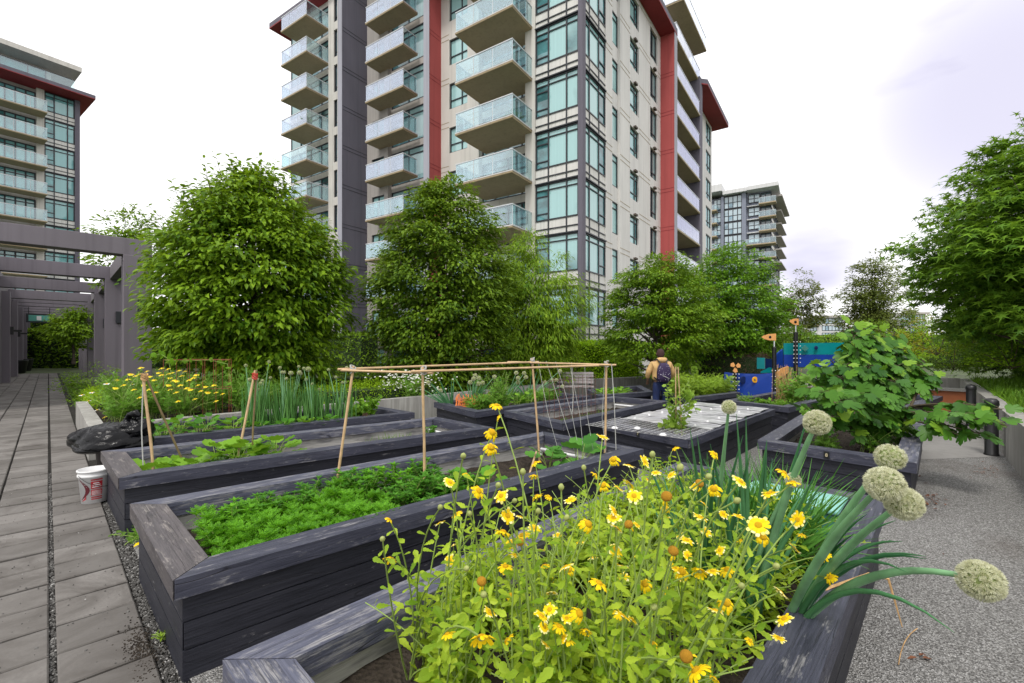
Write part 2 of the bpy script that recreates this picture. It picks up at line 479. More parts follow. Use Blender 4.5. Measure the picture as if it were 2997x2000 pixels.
def window(fc, root, x0, x1, z0, z1, cols=(), rows=(), y=-0.12, glass='glass', fw=0.07, extra=(), name="window"):
    """one window: frame (part) with its glazing (sub-part); extra = (xa, xb, z) short transoms"""
    if x1 < x0: x0, x1 = x1, x0
    f = MB(); d0, d1 = y - 0.05, y + 0.05
    fc.box(f, x0, x0 + fw, d0, d1, z0, z1); fc.box(f, x1 - fw, x1, d0, d1, z0, z1)
    fc.box(f, x0 + fw, x1 - fw, d0, d1, z0, z0 + fw); fc.box(f, x0 + fw, x1 - fw, d0, d1, z1 - fw, z1)
    xs = [x0] + sorted(cols) + [x1]; zs = [z0] + sorted(rows) + [z1]
    for c in cols: fc.box(f, c - fw * 0.5, c + fw * 0.5, d0, d1 - 0.003, z0 + fw, z1 - fw)
    for r in rows: fc.box(f, x0 + fw, x1 - fw, d0, d1 - 0.006, r - fw * 0.4, r + fw * 0.4)
    for xa, xb, zz in extra: fc.box(f, min(xa, xb) + 0.02, max(xa, xb) - 0.02, d0, d1 - 0.009, zz - fw * 0.4, zz + fw * 0.4)
    fo = f.build(name, M['frame'], root)
    g = MB()
    for i in range(len(xs) - 1):
        for j in range(len(zs) - 1):
            fc.box(g, xs[i] + 0.012, xs[i + 1] - 0.012, y - 0.03, y - 0.012, zs[j] + 0.012, zs[j + 1] - 0.012)
    g.build("pane", M[glass], fo)
    return fo

def balcony(fc, root, x0, x1, p, z, y0=0.0, skypale=False, sides=(True, True), thick=0.17, gh=1.08, clear_right=False):
    """slab (part) > guard glass, rail"""
    if x1 < x0: x0, x1 = x1, x0
    s = MB()
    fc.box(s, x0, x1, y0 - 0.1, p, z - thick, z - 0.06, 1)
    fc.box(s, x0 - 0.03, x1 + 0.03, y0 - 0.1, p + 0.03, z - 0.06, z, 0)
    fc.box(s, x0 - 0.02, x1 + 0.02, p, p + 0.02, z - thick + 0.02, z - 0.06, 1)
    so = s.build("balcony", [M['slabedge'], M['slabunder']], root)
    g = MB(); a, b = z + 0.06, z + gh - 0.03
    n = max(2, int(round((x1 - x0) / 1.15)))
    for i in range(n):
        xa = x0 + (x1 - x0) * i / n; xb = x0 + (x1 - x0) * (i + 1) / n
        fc.box(g, xa + 0.025, xb - 0.025, p - 0.03, p - 0.018, a, b)
    m = max(1, int(round((p - y0) / 0.75))) if not (skypale and clear_right) else 1
    for k, xx in enumerate((x0, x1)):
        if not sides[k]: continue
        for i in range(m):
            ya = y0 + (p - 0.05 - y0) * i / m; yb = y0 + (p - 0.05 - y0) * (i + 1) / m
            sg = 0.018 if k == 0 else -0.03
            fc.box(g, xx + sg, xx + sg + 0.012, ya + 0.02, yb - 0.02, a, b)
    if skypale and clear_right:
        for q in range(n, len(g.v)):
            h = MB(); h.v = [g.v[q]]; h.n = 8; h.f = [(g.f[q][0] - 8 * q, 0)]; h.build("glass_guard", M['bglass'], so)
        g.v, g.f, g.n = g.v[:n], g.f[:n], 8 * n
    g.build("glass_guard", M['skypale' if skypale else 'bglass'], so)
    r = MB()
    fc.box(r, x0 - 0.01, x1 + 0.01, p - 0.05, p, z + gh - 0.03, z + gh + 0.02)
    for i in range(n + 1):
        xa = x0 + 0.025 + (x1 - x0 - 0.05) * i / n
        fc.box(r, xa - 0.02, xa + 0.02, p - 0.06, p - 0.032, z, z + gh - 0.03)
    for k, xx in enumerate((x0, x1)):
        if not sides[k]: continue
        fc.box(r, xx + (0.0 if k == 0 else -0.05), xx + (0.05 if k == 0 else 0.0), y0, p - 0.05, z + gh - 0.03, z + gh + 0.02)
        for i in range(m):
            ya = y0 + (p - 0.05 - y0) * i / m + 0.03
            fc.box(r, xx + (0.032 if k == 0 else -0.06), xx + (0.06 if k == 0 else -0.032), ya - 0.02, ya + 0.02, z, z + gh - 0.03)
    r.build("rail", M['rail'], so)
    return so

SH = 2.84; Z1 = 2.17
FZ = [Z1 + SH * k for k in range(-1, 9)]              # floor levels; the roof soffit follows
ZR = Z1 + SH * 9                                     # 27.73

TR = rad(35.5)
ER = Vector((math.sin(TR), math.cos(TR), 0)); NR = Vector((math.cos(TR), -math.sin(TR), 0))
def bands(fc, root, a, b, z, mulls, bw=0.0):
    """spandrel strip of one storey (part) and the dark bands across it (part)"""
    if b < a: a, b = b, a
    m = MB(); fc.box(m, a, b, -0.5, -0.06, z - 0.02, z + 0.78); m.build("spandrel", M['spandrel'], root)
    m = MB(); fc.box(m, a, b - 0.002, -0.5, 0.06, z - 0.085, z - 0.02)
    fc.box(m, a, b - 0.002, -0.1, -0.015, z + 0.27, z + 0.33)
    for mm in mulls: fc.box(m, mm - 0.035, mm + 0.035, -0.1, -0.012, z - 0.02, z + 0.78)
    m.build("band", M['frame'], root)
PLANTS = []
def main_tower():
    C0 = Vector((3.58, 23.4, 0))
    root = thing("apartment_tower", "tall cream, charcoal and red apartment tower with glass balconies in the middle", "building", (C0.x, C0.y, -0.7))
    L, R = Face(C0, EL, NL), Face(C0, ER, NR)
    S2, S3 = -0.8, -1.25                                  # the wall steps back behind the corner bay
    L2, L3 = Face(C0 + NL * S2, EL, NL), Face(C0 + NL * S3, EL, NL)
    zb = -0.7; ZC = FZ[9] ; ZC = Z1 + SH * 8            # corner part roof
    ZL = Z1 + SH * 10                                    # left part roof
    FC = [z for z in FZ if z < ZC - 0.1]
    FLF = [Z1 + SH * k for k in range(-1, 10)]
    xb = L.x(1566.6); xp = L.x(1537); xd = L2.x(1401); xw1 = L2.x(1368); xw2 = L2.x(1315)
    xr = L2.x(1291); pr = L2.p_for(1256, xr); xr2 = L2.x(1241, pr)
    xk = L3.x(1074.6); pk = L3.p_for(1001, xk); xk2 = L3.x(990, pk)
    xe = L3.x(840)
    w = MB()
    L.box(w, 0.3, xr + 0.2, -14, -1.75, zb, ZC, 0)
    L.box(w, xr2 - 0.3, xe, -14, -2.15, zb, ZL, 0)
    w2 = MB()
    L.box(w2, xb + 0.003, xp, -1.8, 0.0, zb, ZC, 0)
    L2.box(w2, xd, xw1, -0.66, 0.0, zb, ZC, 0)
    L2.box(w2, xw2, xr, -0.66, 0.0, zb, ZC, 0)
    xm = L3.x(961); xn1, xn2 = L3.x(977), L3.x(987)
    xg1, xg2 = L3.x(1124), L3.x(1088); xz = L3.x(1135)
    L3.box(w2, xn1, xm, -0.66, 0.0, zb, ZL, 0)
    L3.box(w2, xk2 - 0.4, xn2 - 0.002, -0.66, -0.004, zb, ZL, 0)
    L3.box(w2, xz, xg1, -0.66, 0.0, zb, ZL, 2)
    L3.box(w2, xg2, xk, -0.66, 0.0, zb, ZL, 2)
    for z in FC + [ZC]:
        zt = min(z + 0.78, ZC)
        L2.box(w2, xw1, xw2, -0.66, -0.003, z - 0.42, zt, 0)
        L2.box(w2, xp, xd, -0.66, -0.35, z - 0.38, min(z + 0.06, ZC), 0)
        for p_, q_ in ((xd, xw1), (xw2, xr)):
            for dz in (0.0, -0.32): L2.box(w2, p_ + 0.02, q_ - 0.02, 0.0, 0.012, z - 0.06 + dz, z - 0.03 + dz, 3)
    for z in FLF + [ZL]:
        L3.box(w2, xn2, xn1, -0.66, -0.003, z - 0.3, min(z + 0.35, ZL), 0)
        L3.box(w2, xg1, xg2, -0.66, -0.003, z - 0.5, min(z + 0.8, ZL), 2)
        L3.box(w2, xr2, xz, -0.66, -0.35, z - 0.38, min(z + 0.06, ZL), 2)
        L3.box(w2, xm, xe, -0.66, -0.35, z - 0.38, min(z + 0.06, ZL), 0)
    # ---------------- right face
    rb = R.x(1773); rp = R.x(1792); rn = R.x(1815); ra1, ra2 = R.x(1844), R.x(1870); rc1, rc2 = R.x(1903), R.x(1924)
    rf = R.x(1933); qf = R.p_for(1974, rf); rf2 = R.x(1981, qf)
    rk = R.x(2049, qf); rk2 = R.x(2056, qf); rl1, rl2 = R.x(2066), R.x(2080); rend = R.x(2083)
    R.box(w, 3.2, rf - 0.2, -13, -0.65, zb, ZC, 0)
    R.box(w, 0.3, 3.3, -1.2, -0.65, zb, ZC, 0)
    R.box(w, rf - 0.2, rend, -14, -2.3, zb, ZC + SH, 0)
    R.box(w2, rb + 0.003, rp, -0.66, 0.0, zb, ZC, 1)
    R.box(w2, rn, ra1, -0.66, 0.0, zb, ZC, 1)
    R.box(w2, ra2, rc1, -0.66, 0.0, zb, ZC, 1)
    R.box(w2, rc2, rf, -0.66, 0.0, zb, ZC, 1)
    R.box(w2, rk2, rl1, -2.35, 0.0, zb, ZC, 1)
    R.box(w2, rl2, rend, -2.35, 0.0, zb, ZC, 1)
    for z in FC + [ZC]:
        R.box(w2, ra1, ra2, -0.66, -0.003, z - 0.42, min(z + 0.62, ZC), 1)
        R.box(w2, rc1, rc2, -0.66, -0.003, z - 0.42, min(z + 0.3, ZC), 1)
        R.box(w2, rp, rn, -0.66, -0.16, z - 0.2, min(z + 0.72, ZC), 1)
        R.box(w2, rl1, rl2, -0.66, -0.003, z - 0.3, min(z + 0.5, ZC), 1)
        for p_, q_ in ((rb, rp), (rn, ra1), (ra2, rc1), (rc2, rf)):
            for dz in (0.0, -0.3): R.box(w2, p_ + 0.01, q_ - 0.01, 0.0, 0.012, z - 0.06 + dz, z - 0.03 + dz, 3)
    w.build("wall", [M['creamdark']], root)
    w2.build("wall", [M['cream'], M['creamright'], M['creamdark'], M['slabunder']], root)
    for z in FC[1:]:
        for p_, q_ in ((ra1, ra2), (rc1, rc2)):
            v = MB(); R.box(v, (p_ + q_) / 2 - 0.2, (p_ + q_) / 2 + 0.2, 0.002, 0.16, z - 0.4, z - 0.28); v.build("vent_hood", M['bark'], root)
    pst = MB()
    L.box(pst, -0.12, L.x(1694), -0.25, 0.12, zb, ZC, 0)
    R.box(pst, L.x(1694), R.x(1709), -0.25, 0.115, zb, ZC, 0)
    bevel(pst.build("corner_post", M['charcoal'], root), 0.02)
    m1, m2 = L.x(1604), L.x(1657); c0 = L.x(1693)
    n1, n2 = R.x(1727), R.x(1754.5); d0 = R.x(1709)
    for z in FC:
        bands(L, root, c0, xb, z, (m1, m2)); bands(R, root, d0, rb, z, (n1, n2))
        zt = z + SH - 0.085
        window(L, root, c0, xb, z + 0.76, zt, (m1, m2), (z + SH - 0.42,), -0.07, 'glass', 0.075, ((m1, xb, z + 1.15), (m1, xb, z + SH - 0.75)))
        window(R, root, d0, rb, z + 0.76, zt, (n1, n2), (z + SH - 0.42,), -0.07, 'glass', 0.07, ((n2, rb, z + 1.3),))
        window(R, root, rp, rn, z + 0.72, z + SH - 0.2, (), (z + SH - 0.6,), -0.22, 'glass', 0.06)
        window(R, root, ra1, ra2, z + 0.62, z + SH - 0.42, ((ra1 * 0.3 + ra2 * 0.7),), (z + 1.1, z + SH - 0.75), -0.16, 'glass', 0.07)
        window(R, root, rc1, rc2, z + 0.3, z + SH - 0.42, ((rc1 + rc2) / 2,), (z + 0.8,), -0.16, 'glassdark', 0.07)
        window(R, root, rl1, rl2, z + 0.5, z + SH - 0.3, ((rl1 + rl2) / 2,), (z + 1.1,), -0.1, 'glass', 0.09)
        window(L2, root, xw1, xw2, z + 0.78, z + SH - 0.42, (xw1 + (xw2 - xw1) * 0.35,), (z + 1.35,), -0.14, 'glass', 0.07)
        dx = (xd - xp)
        window(L2, root, xp, xd, z + 0.06, z + SH - 0.38, (xp + dx * 0.25, xp + dx * 0.5, xp + dx * 0.75), (z + 2.0,), -0.42, 'glassdoor', 0.08, name="balcony_door")
        dx = rk - rf2
        window(R, root, rf2 + 0.1, rk - 0.1, z + 0.06, z + SH - 0.3, (rf2 + dx * 0.33, rf2 + dx * 0.66), (), -2.2, 'glassdark', 0.08, name="balcony_door")
    for z in FLF:
        dx = xz - xr2
        window(L3, root, xr2, xz, z + 0.06, z + SH - 0.38, (xr2 + dx * 0.33, xr2 + dx * 0.66), (z + 2.0,), -0.42, 'glassdoor', 0.08, name="balcony_door")
        window(L3, root, xg1, xg2, z + 0.8, z + SH - 0.5, ((xg1 + xg2) / 2,), (), -0.14, 'glass', 0.07)
        window(L3, root, xn2, xn1, z + 0.35, z + SH - 0.3, (), (z + 0.8,), -0.14, 'glassdark', 0.07)
        dx = xe - xm
        window(L3, root, xm, xe, z + 0.06, z + SH - 0.38, (xm + dx * 0.25, xm + dx * 0.5, xm + dx * 0.75), (z + 2.0,), -0.42, 'glassdoor', 0.08, name="balcony_door")
    # fins
    def fin(fc, x0, x1, p, y0, zt, side, zs, nm):
        f = MB(); fc.box(f, x0, x1, y0, p, zb, zt, 0); fc.box(f, min(x0, x1) - 0.02, max(x0, x1) + 0.02, p, p + 0.03, zb, zt, 1)
        for z in zs:
            for dz in (-0.3, -0.05): fc.box(f, x0 - 0.01, x0, 0.02, p - 0.02, z + dz, z + dz + 0.03, 2)
        f.build(nm, [M[side], M['finedge'], M['frame' if side == 'charcoal' else 'soffit']], root)
    fin(L2, xr, xr2, pr, -0.9, ZL, 'redslab', FLF[1:], "red_fin")
    fin(L3, xk, xk2, pk, -0.66, ZL + 3, 'charcoal', FLF[1:], "charcoal_fin")
    fin(R, rf, rf2, qf, -2.3, ZC, 'redslab', FC[1:], "red_fin")
    f = MB(); R.box(f, rk, rk2, -2.3, qf, zb, ZC + 0.5, 0); f.build("charcoal_fin", [M['charcoal']], root)
    # balconies
    b3r = L.x(1557); b3p = L.p_for(1499.5, b3r); b3l = L.x(1333, b3p)
    b2p = L3.p_for(1179.5, xr2 + 0.03) ; b2r = xr2 + 0.03
    b2p = pr + 0.15; b2r = L3.x(1179.5, b2p); b2l = min(L3.x(1070, b2p), xk - 0.05)
    b1r = L3.x(960); b1p = L3.p_for(896, b1r); b1l = L3.x(823, b1p)
    for z in FC[1:]:
        balcony(L, root, b3r, b3l, b3p, z + 0.25, y0=-0.8)
        balcony(R, root, rf2 + 0.03, rk - 0.03, qf - 0.02, z, y0=-2.2, skypale=True, sides=(False, False))
    for k, z in enumerate(FLF[1:]):
        balcony(L3, root, b2r, b2l, b2p, z + 0.25, skypale=(k > 3), clear_right=True)
        balcony(L3, root, b1r, b1l, b1p, z + 0.2, skypale=(k > 5), clear_right=True)
    for z in (ZC + 0.45, ZC + SH + 0.3):
        balcony(R, root, rf2 + 0.6, rk + 0.9, qf - 0.2 + (0.5 if z > ZC + 1 else 0), z, y0=-2.2, skypale=True)
    PLANTS.append((L3.o + EL * (b1r + .8) + NL * (b1p - .5) + UP * (FLF[7] + .2), "leafy pot plant on a high balcony at the tower's left end"))
    PLANTS.append((L.o + EL * (b3r + .7) + NL * (b3p - 1.2) + UP * (FC[5] + .25), "small pot plant on a balcony beside the tower's glazed corner"))
    def roof(poly, zr):
        r = MB(); r.prism(poly, zr, zr + 0.1, 1); r.prism(poly, zr + 0.1, zr + 0.5, 0)
        r.build("roof", [M['charcoal'], M['soffit']], root)
    def pt(fc, x, y): v = fc.o + fc.ex * x + fc.ey * y; return (v.x, v.y)
    q = PD(788, 85, 1.0); tz_ = (ZL - CZ) / (q.z - CZ); tip = Vector((q.x * tz_, q.y * tz_, 0)) - C0
    tx, ty = tip.dot(EL), tip.dot(NL)
    roof([pt(L, tx, ty), pt(L, xk2 + 0.05, ty), pt(L, xk2 + 0.05, -13), pt(L, tx, -13)], ZL)
    roof([pt(L, xk - 0.05, -0.3), pt(L, xr2 + 0.1, -0.3), pt(L, xr2 + 0.1, -13), pt(L, xk - 0.05, -13)], ZL)
    roof([pt(L, xr - 0.05, 0.8), pt(L, -qf, 0.8), pt(R, rf2, qf + 0.05), pt(R, rf2, -2.1), pt(L, 4, -2.5), pt(L, xr - 0.05, -2.5)], ZC)
    roof([pt(R, rk2 - 0.4, -2.0), pt(R, rk2 - 0.4, qf), pt(R, rk2 + 0.05, 1.45), pt(R, 31.1, 1.45), pt(R, 31.1, -13), pt(R, rk2 - 0.4, -13)][::-1], ZC)
    return root
main_tower()

def left_tower():
    C = Vector((-47.5, 49.8, 0))
    root = thing("apartment_tower", "apartment tower at the left edge with a wide red-soffited roof", "building", (C.x, C.y, -0.7))
    ex = -ER; fc = Face(C, ex, NR)
    SHL = 2.8; top = 28.7; base = 14.7 - 5 * SHL
    fl = [14.7 + SHL * k for k in range(-5, 5)]
    x1, x2, xb, xp = fc.x(198), fc.x(159), fc.x(130), fc.x(107)
    xend = fc.x(-190)
    w = MB()
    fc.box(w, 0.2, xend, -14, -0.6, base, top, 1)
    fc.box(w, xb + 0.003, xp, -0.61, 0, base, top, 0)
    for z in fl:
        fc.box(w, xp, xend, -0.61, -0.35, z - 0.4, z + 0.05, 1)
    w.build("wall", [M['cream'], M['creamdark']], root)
    q = MB(); fc.box(q, -0.1, 0.3, -0.4, 0.1, base, top); q.build("corner_post", M['charcoal'], root)
    for k, z in enumerate(fl):
        bands(fc, root, 0.3, xb, z, (x1, x2))
        window(fc, root, 0.3, xb, z + 0.7, z + SHL - 0.1, (x1, x2), (z + SHL - 0.5,), -0.08, 'glassleft', 0.1, ((x2, xb, z + 1.25),))
        dx = xend - xp
        window(fc, root, xp, xend, z + 0.05, z + SHL - 0.4, [xp + dx * i / 9 for i in range(1, 9)], (z + 1.95,), -0.42, 'glassleft', 0.12, name="balcony_door")
        if k > 0: balcony(fc, root, fc.x(128), xend, 1.7, z)
    r = MB()
    def pt(x, y): v = C + ex * x + NR * y; return (v.x, v.y)
    poly = [pt(-1.0, 1.95), pt(xend, 1.95), pt(xend, -13), pt(-1.0, -13)]
    r.prism(poly, top, top + 0.08, 1); r.prism(poly, top + 0.08, top + 0.42, 0)
    r.build("roof", [M['charcoal'], M['soffit']], root)
    # set-back penthouse with its own roof and a glass parapet
    h = MB(); px0 = fc.x(150, -2.5); fc.box(h, px0, xend, -11, -2.5, top + 0.42, top + 3.3, 0)
    h.build("penthouse_wall", M['cream'], root)
    window(fc, root, px0 + 0.4, px0 + 6, top + 0.7, top + 3.1, (px0 + 1.8, px0 + 3.8), (), -2.44, 'glassleft', 0.1)
    r2 = MB(); fc.box(r2, px0 - 2.0, xend, -12, 0.0, top + 3.3, top + 3.8, 0)
    r2.build("roof", [M['cream']], root)
    g = MB(); fc.box(g, 0.6, xend, 1.55, 1.57, top + 0.42, top + 1.4)
    g.build("glass_guard", M['bglass'], root)
    g = MB(); fc.box(g, 0.6, xend, 1.53, 1.59, top + 1.4, top + 1.46); g.build("rail", M['frame'], root)
left_tower()

M['farwall'] = mat_panel("far_panel", (0.23, 0.25, 0.31))
def right_tower():
    C = PD(2256, 1015, 96.0); C.z = 0
    root = thing("apartment_tower", "distant grey glass apartment tower behind the trees right of the main tower", "building", (C.x, C.y, -1))
    L, R = Face(C, EL, NL), Face(C, ER, NR)
    S = 2.88; top = 35.0; n = 12
    xe = L.x(2080); xs = L.x(2184); xg1, xg2 = L.x(2172), L.x(2119); re = R.x(2284)
    w = MB()
    L.box(w, 0.0, xe + 8, -16, -0.5, -1, top, 0)
    R.box(w, 0.5, re, -16, -0.1, -1, top, 1)
    L.box(w, xs, xg1, -0.51, 0.5, -1, top + 0.4, 0); L.box(w, xg2, L.x(2111), -0.51, 0.5, -1, top, 0)
    w.build("wall", [M['farwall'], M['spandrel']], root)
    for k in range(n):
        z = top - S * (k + 1)
        hi = k < 4
        window(L, root, xg1, xg2, z + 0.1, z + S - 0.02, [xg1 + (xg2 - xg1) * i / 4 for i in (1, 2, 3)], (z + 1.4,), 0.05, 'glassfar', 0.16)
        window(L, root, L.x(2224), L.x(2189), z + 0.7, z + S - 0.3, [L.x(2207)], (z + 1.6,), -0.3, 'glassfar', 0.16)
        window(L, root, L.x(2257), L.x(2226), z + 0.1, z + S - 0.3, [L.x(2240)], (), -0.38, 'glassdark', 0.14, name="balcony_door")
        window(L, root, L.x(2110), L.x(2088), z + 0.3, z + S - 0.2, [L.x(2098)], (z + 1.5,), -0.3, 'glassfar', 0.14)
        if k < 5: m = MB(); L.box(m, L.x(2226), L.x(2186), -0.5, 0.25, z - 0.12, z + 0.06); m.build('ledge', M['slabedge'], root)
        if k < 4 or k % 2 == 0:
            balcony(L, root, -1.0, L.x(2226) + 0.2 if k != 3 else L.x(2186), 1.6 if k != 3 else 2.2, z, y0=-0.4, thick=0.3)
            if k < 6: balcony(L, root, L.x(2101), L.x(2080), 1.8, z, y0=-0.4, thick=0.35)
        for j in range(6):
            a = 1.0 + (re - 1.5) * j / 6
            window(R, root, a, a + 2.0, z + 0.5, z + S - 0.4, (), (), -0.05, 'glassdark', 0.14)
    sl = MB()
    for k in range(1, 6):
        z = top - S * k
        R.box(sl, re * 0.35, re + 0.4, -0.5, 1.3, z - 0.05, z + 0.2)
    R.box(sl, re * 0.1, re + 0.8, -0.5, 1.9, top - 1.1, top - 0.7)
    sl.build("canopy", M['creamdark'], root)
    r = MB(); L.box(r, -1.5, L.x(2190), -14, 2.3, top, top + 0.8); L.box(r, L.x(2188), L.x(2118), -14, 1.4, top + 0.2, top + 1.0); L.box(r, L.x(2117), xe + 9, -14, 2.2, top + 0.9, top + 2.4)
    r.build("roof", M['slabedge'], root)
right_tower()

def far_block(px0, px1, pytop, d, label, glass='glassfar'):
    C = PD(px1, HY, d); C.z = 0
    F = Face(C, Vector((-1, 0.12, 0)).normalized(), Vector((-0.12, -1, 0)).normalized())
    xe = F.x(px0); top = CZ + (HY - pytop) / FPX * d
    root = thing("apartment_block", label, "building", (C.x, C.y, -1))
    w = MB(); F.box(w, 0, xe, -20, 0, -1, top, 0); F.box(w, -1, xe * 0.8, -20, 1.0, top, top + 0.9, 1); w.build("wall", [M['slabedge'], M['creamdark']], root)
    n = max(3, int((top) / 3.0))
    for k in range(n):
        z = top - 3.0 * (k + 1)
        window(F, root, xe * 0.05, xe * 0.62, z + 0.5, z + 2.7, [xe * (0.05 + 0.57 * i / 6) for i in range(1, 6)], (), 0.06, glass, 0.2)
        window(F, root, xe * 0.76, xe * 0.96, z + 0.4, z + 2.4, [xe * 0.86], (), 0.06, glass, 0.2)
        if k % 2 == 0: balcony(F, root, xe * 0.74, xe * 0.99, 1.5, z, thick=0.4)
far_block(2366, 2470, 930, 190, "small far white apartment block behind the teal play ship")
far_block(2632, 2710, 920, 210, "small far pale apartment block seen beside the big maple at the right")

# a few things left out on the balconies
def balcony_plant(p, label):
    rt = thing("potted_plant", label, "plant", p); m = MB(); m.lathe([(.16, 0), (.2, .35), (.17, .35)], p, 12); m.build("pot", M['creamdark'], rt)
    m = MB(); k = 120; d = RNG.normal(0, 1, (k, 3)); d[:, 2] = np.abs(d[:, 2]) + .4
    tv = (np.array([(0, 0, 0), (-.25, .5, 0), (0, 1, -.1), (.25, .5, 0)]), [(0, 3, 2, 1)])
    m.inst(tv, np.repeat(np.array(p + UP * .35)[None], k, 0) + d * .12 * RNG.random((k, 1)), d, RNG.normal(0, 1, (k, 3)), RNG.uniform(.25, .55, k)); m.build("leaves", M['balconyleaf'], rt)
M['balconyleaf'] = mat_leaf("balcony_leaf", (0.03, 0.1, 0.015), (0.1, 0.25, 0.03))
for p_, l_ in PLANTS: balcony_plant(p_, l_)
# ================================================================ GROUND
def guv(u, v, z=0.0): return GU * u + GV * v + Vector((0, 0, z))
def to_uv(p): p = Vector((p[0], p[1], 0)); return p.dot(GU), p.dot(GV)
PATH_E = 0.44                                       # right edge of the paving, measured along GU
g = MB(); g.add([(-1500, -300, -0.9), (1500, -300, -0.9), (1500, 2000, -0.9), (-1500, 2000, -0.9)], [(0, 1, 2, 3)])
tag(g.build("ground", M['ground']), kind='structure')
g = MB(); a = [guv(-30, -14, -0.07), guv(40, -14, -0.07), guv(40, 70, -0.07), guv(-30, 70, -0.07)]
g.add(a, [(0, 1, 2, 3)])
bot = [p - UP * 0.83 for p in a]; g.add(a + bot, [(i, i + 4, (i + 1) % 4 + 4, (i + 1) % 4) for i in range(4)])
tag(g.build("garden_terrain", M['ground']), kind='structure')
g = MB(); g.add([guv(-3, -14, -0.03), guv(PATH_E + 0.12, -14, -0.03), guv(PATH_E + 0.12, 44, -0.03), guv(-3, 44, -0.03)], [(0, 1, 2, 3)])
tag(g.build("path_bedding", M['dirt']), kind='structure')
g = MB(); g.add([guv(PATH_E + 0.1, -14, -0.006), guv(26, -14, -0.006), guv(26, 9.6, -0.006), guv(PATH_E + 0.1, 9.6, -0.006)], [(0, 1, 2, 3)])
tag(g.build("gravel_path", M['gravel']), kind='structure')
g = MB(); g.add([P(2640, 1348, -.002), P(2945, 1336, -.002), P(2838, 1190, -.002), P(2690, 1190, -.002)], [(0, 1, 2, 3)])
M['pad'] = mat_panel("pad_concrete", (0.25, 0.242, 0.23))
tag(g.build("concrete_pad", M['pad']), kind='structure')
# paving: slabs about 0.42 m square laid in rows
pv = MB()
TS = 0.42
for i in range(-6, 1):
    u1 = PATH_E + i * TS; off = 0.0
    for j in range(int(54 / TS)):
        v0 = -6 + j * TS * 0.93
        gp = 0.017
        dz = random.uniform(-0.006, 0.006); tx = random.uniform(-0.003, 0.003); ty = random.uniform(-0.003, 0.003)
        a0, a1, b0, b1 = u1 - TS + (0.017 if i == 0 else 0.01), u1 - (0.017 if i == -1 else 0.01), v0 + gp, v0 + TS * 0.93 - gp
        c = 0.008
        vs = [guv(a0, b0, -0.05), guv(a1, b0, -0.05), guv(a1, b1, -0.05), guv(a0, b1, -0.05)]
        vs += [guv(a0, b0, dz - tx - ty - c), guv(a1, b0, dz + tx - ty - c), guv(a1, b1, dz + tx + ty - c), guv(a0, b1, dz - tx + ty - c)]
        vs += [guv(a0 + c, b0 + c, dz - tx - ty), guv(a1 - c, b0 + c, dz + tx - ty), guv(a1 - c, b1 - c, dz + tx + ty), guv(a0 + c, b1 - c, dz - tx + ty)]
        pv.add(vs, [(8, 9, 10, 11)] + [(q, (q + 1) % 4, (q + 1) % 4 + 4, q + 4) for q in range(4)] + [(q + 4, (q + 1) % 4 + 4, (q + 1) % 4 + 8, q + 8) for q in range(4)])
tag(pv.build("path", M['paver']), kind='structure')

# loose stones
ST = (np.array([(-.5, -.35, 0), (.4, -.45, 0), (.55, .3, 0), (-.3, .5, 0), (-.3, -.2, .4), (.3, -.2, .45), (.25, .25, .38), (-.2, .3, .42)]),
      [(0, 1, 5, 4), (1, 2, 6, 5), (2, 3, 7, 6), (3, 0, 4, 7), (4, 5, 6, 7)])
t = NT("pebble")
M['pebble'] = t.done(t.bsdf(t.ramp(t.island(), [(0.0, (0.11, 0.108, 0.104)), (0.4, (0.24, 0.235, 0.225)), (0.8, (0.39, 0.382, 0.368)), (1.0, (0.62, 0.615, 0.6))]), 0.8))
def rand_dirs(n):
    a = RNG.uniform(0, 2 * math.pi, n); return np.stack([np.cos(a), np.sin(a), RNG.normal(0, 0.12, n)], 1)
pb = MB()
n = 38000
r_ = 0.55 + 6.2 * RNG.random(n) ** 1.5; th = RNG.uniform(-0.35, 1.35, n)
X = r_ * np.cos(th); Yv = r_ * np.sin(th)
uu = X * GU.x + Yv * GU.y; vv = X * GV.x + Yv * GV.y
keep = (vv < 0.22) & (vv > -2.1) & (uu > 0.2)
X, Yv = X[keep], Yv[keep]; k = len(X)
pb.inst(ST, np.stack([X, Yv, np.full(k, -0.008)], 1), rand_dirs(k), (0, 0, 1), RNG.uniform(0.005, 0.0115, k))
tag(pb.build("gravel", M['pebble']), kind='stuff')
pb = MB()
k = 15000; vq = 0.3 + 9 * RNG.random(k) ** 1.6; uq = np.where(RNG.random(k) < 0.25, RNG.normal(0.02, 0.012, k), PATH_E + 0.0 + np.abs(RNG.normal(0, 0.08, k)))
sc = np.where(RNG.random(k) < 0.03, 0.02, 0.011) * RNG.uniform(0.6, 1.4, k)
wild = RNG.random(k) < 0.05
uq = np.where(wild, RNG.uniform(-0.4, PATH_E, k), uq); sc = np.where(wild, sc * 0.7, sc)
pb.inst(ST, np.stack([GU.x * uq + GV.x * vq, GU.y * uq + GV.y * vq, np.where(uq > PATH_E, -0.022, np.where(wild, 0.002, -0.024))], 1), rand_dirs(k), (0, 0, 1), sc)
t = NT("dark_grit")
M['grit'] = t.done(t.bsdf(t.ramp(t.island(), [(0.0, (0.035, 0.033, 0.03)), (0.6, (0.1, 0.096, 0.09)), (0.9, (0.2, 0.195, 0.185)), (1.0, (0.5, 0.49, 0.47))]), 0.85))
tag(pb.build("path_grit", M['grit']), kind='stuff')
pb = MB(); k = 700; c0 = P(425, 1895); sx_ = RNG.normal(0, .16, k); sy_ = RNG.normal(0, .035, k) - .02
pos = np.array(c0)[None] + sx_[:, None] * np.array(GV)[None] + sy_[:, None] * np.array(GU)[None]; pos[:, 2] = .001
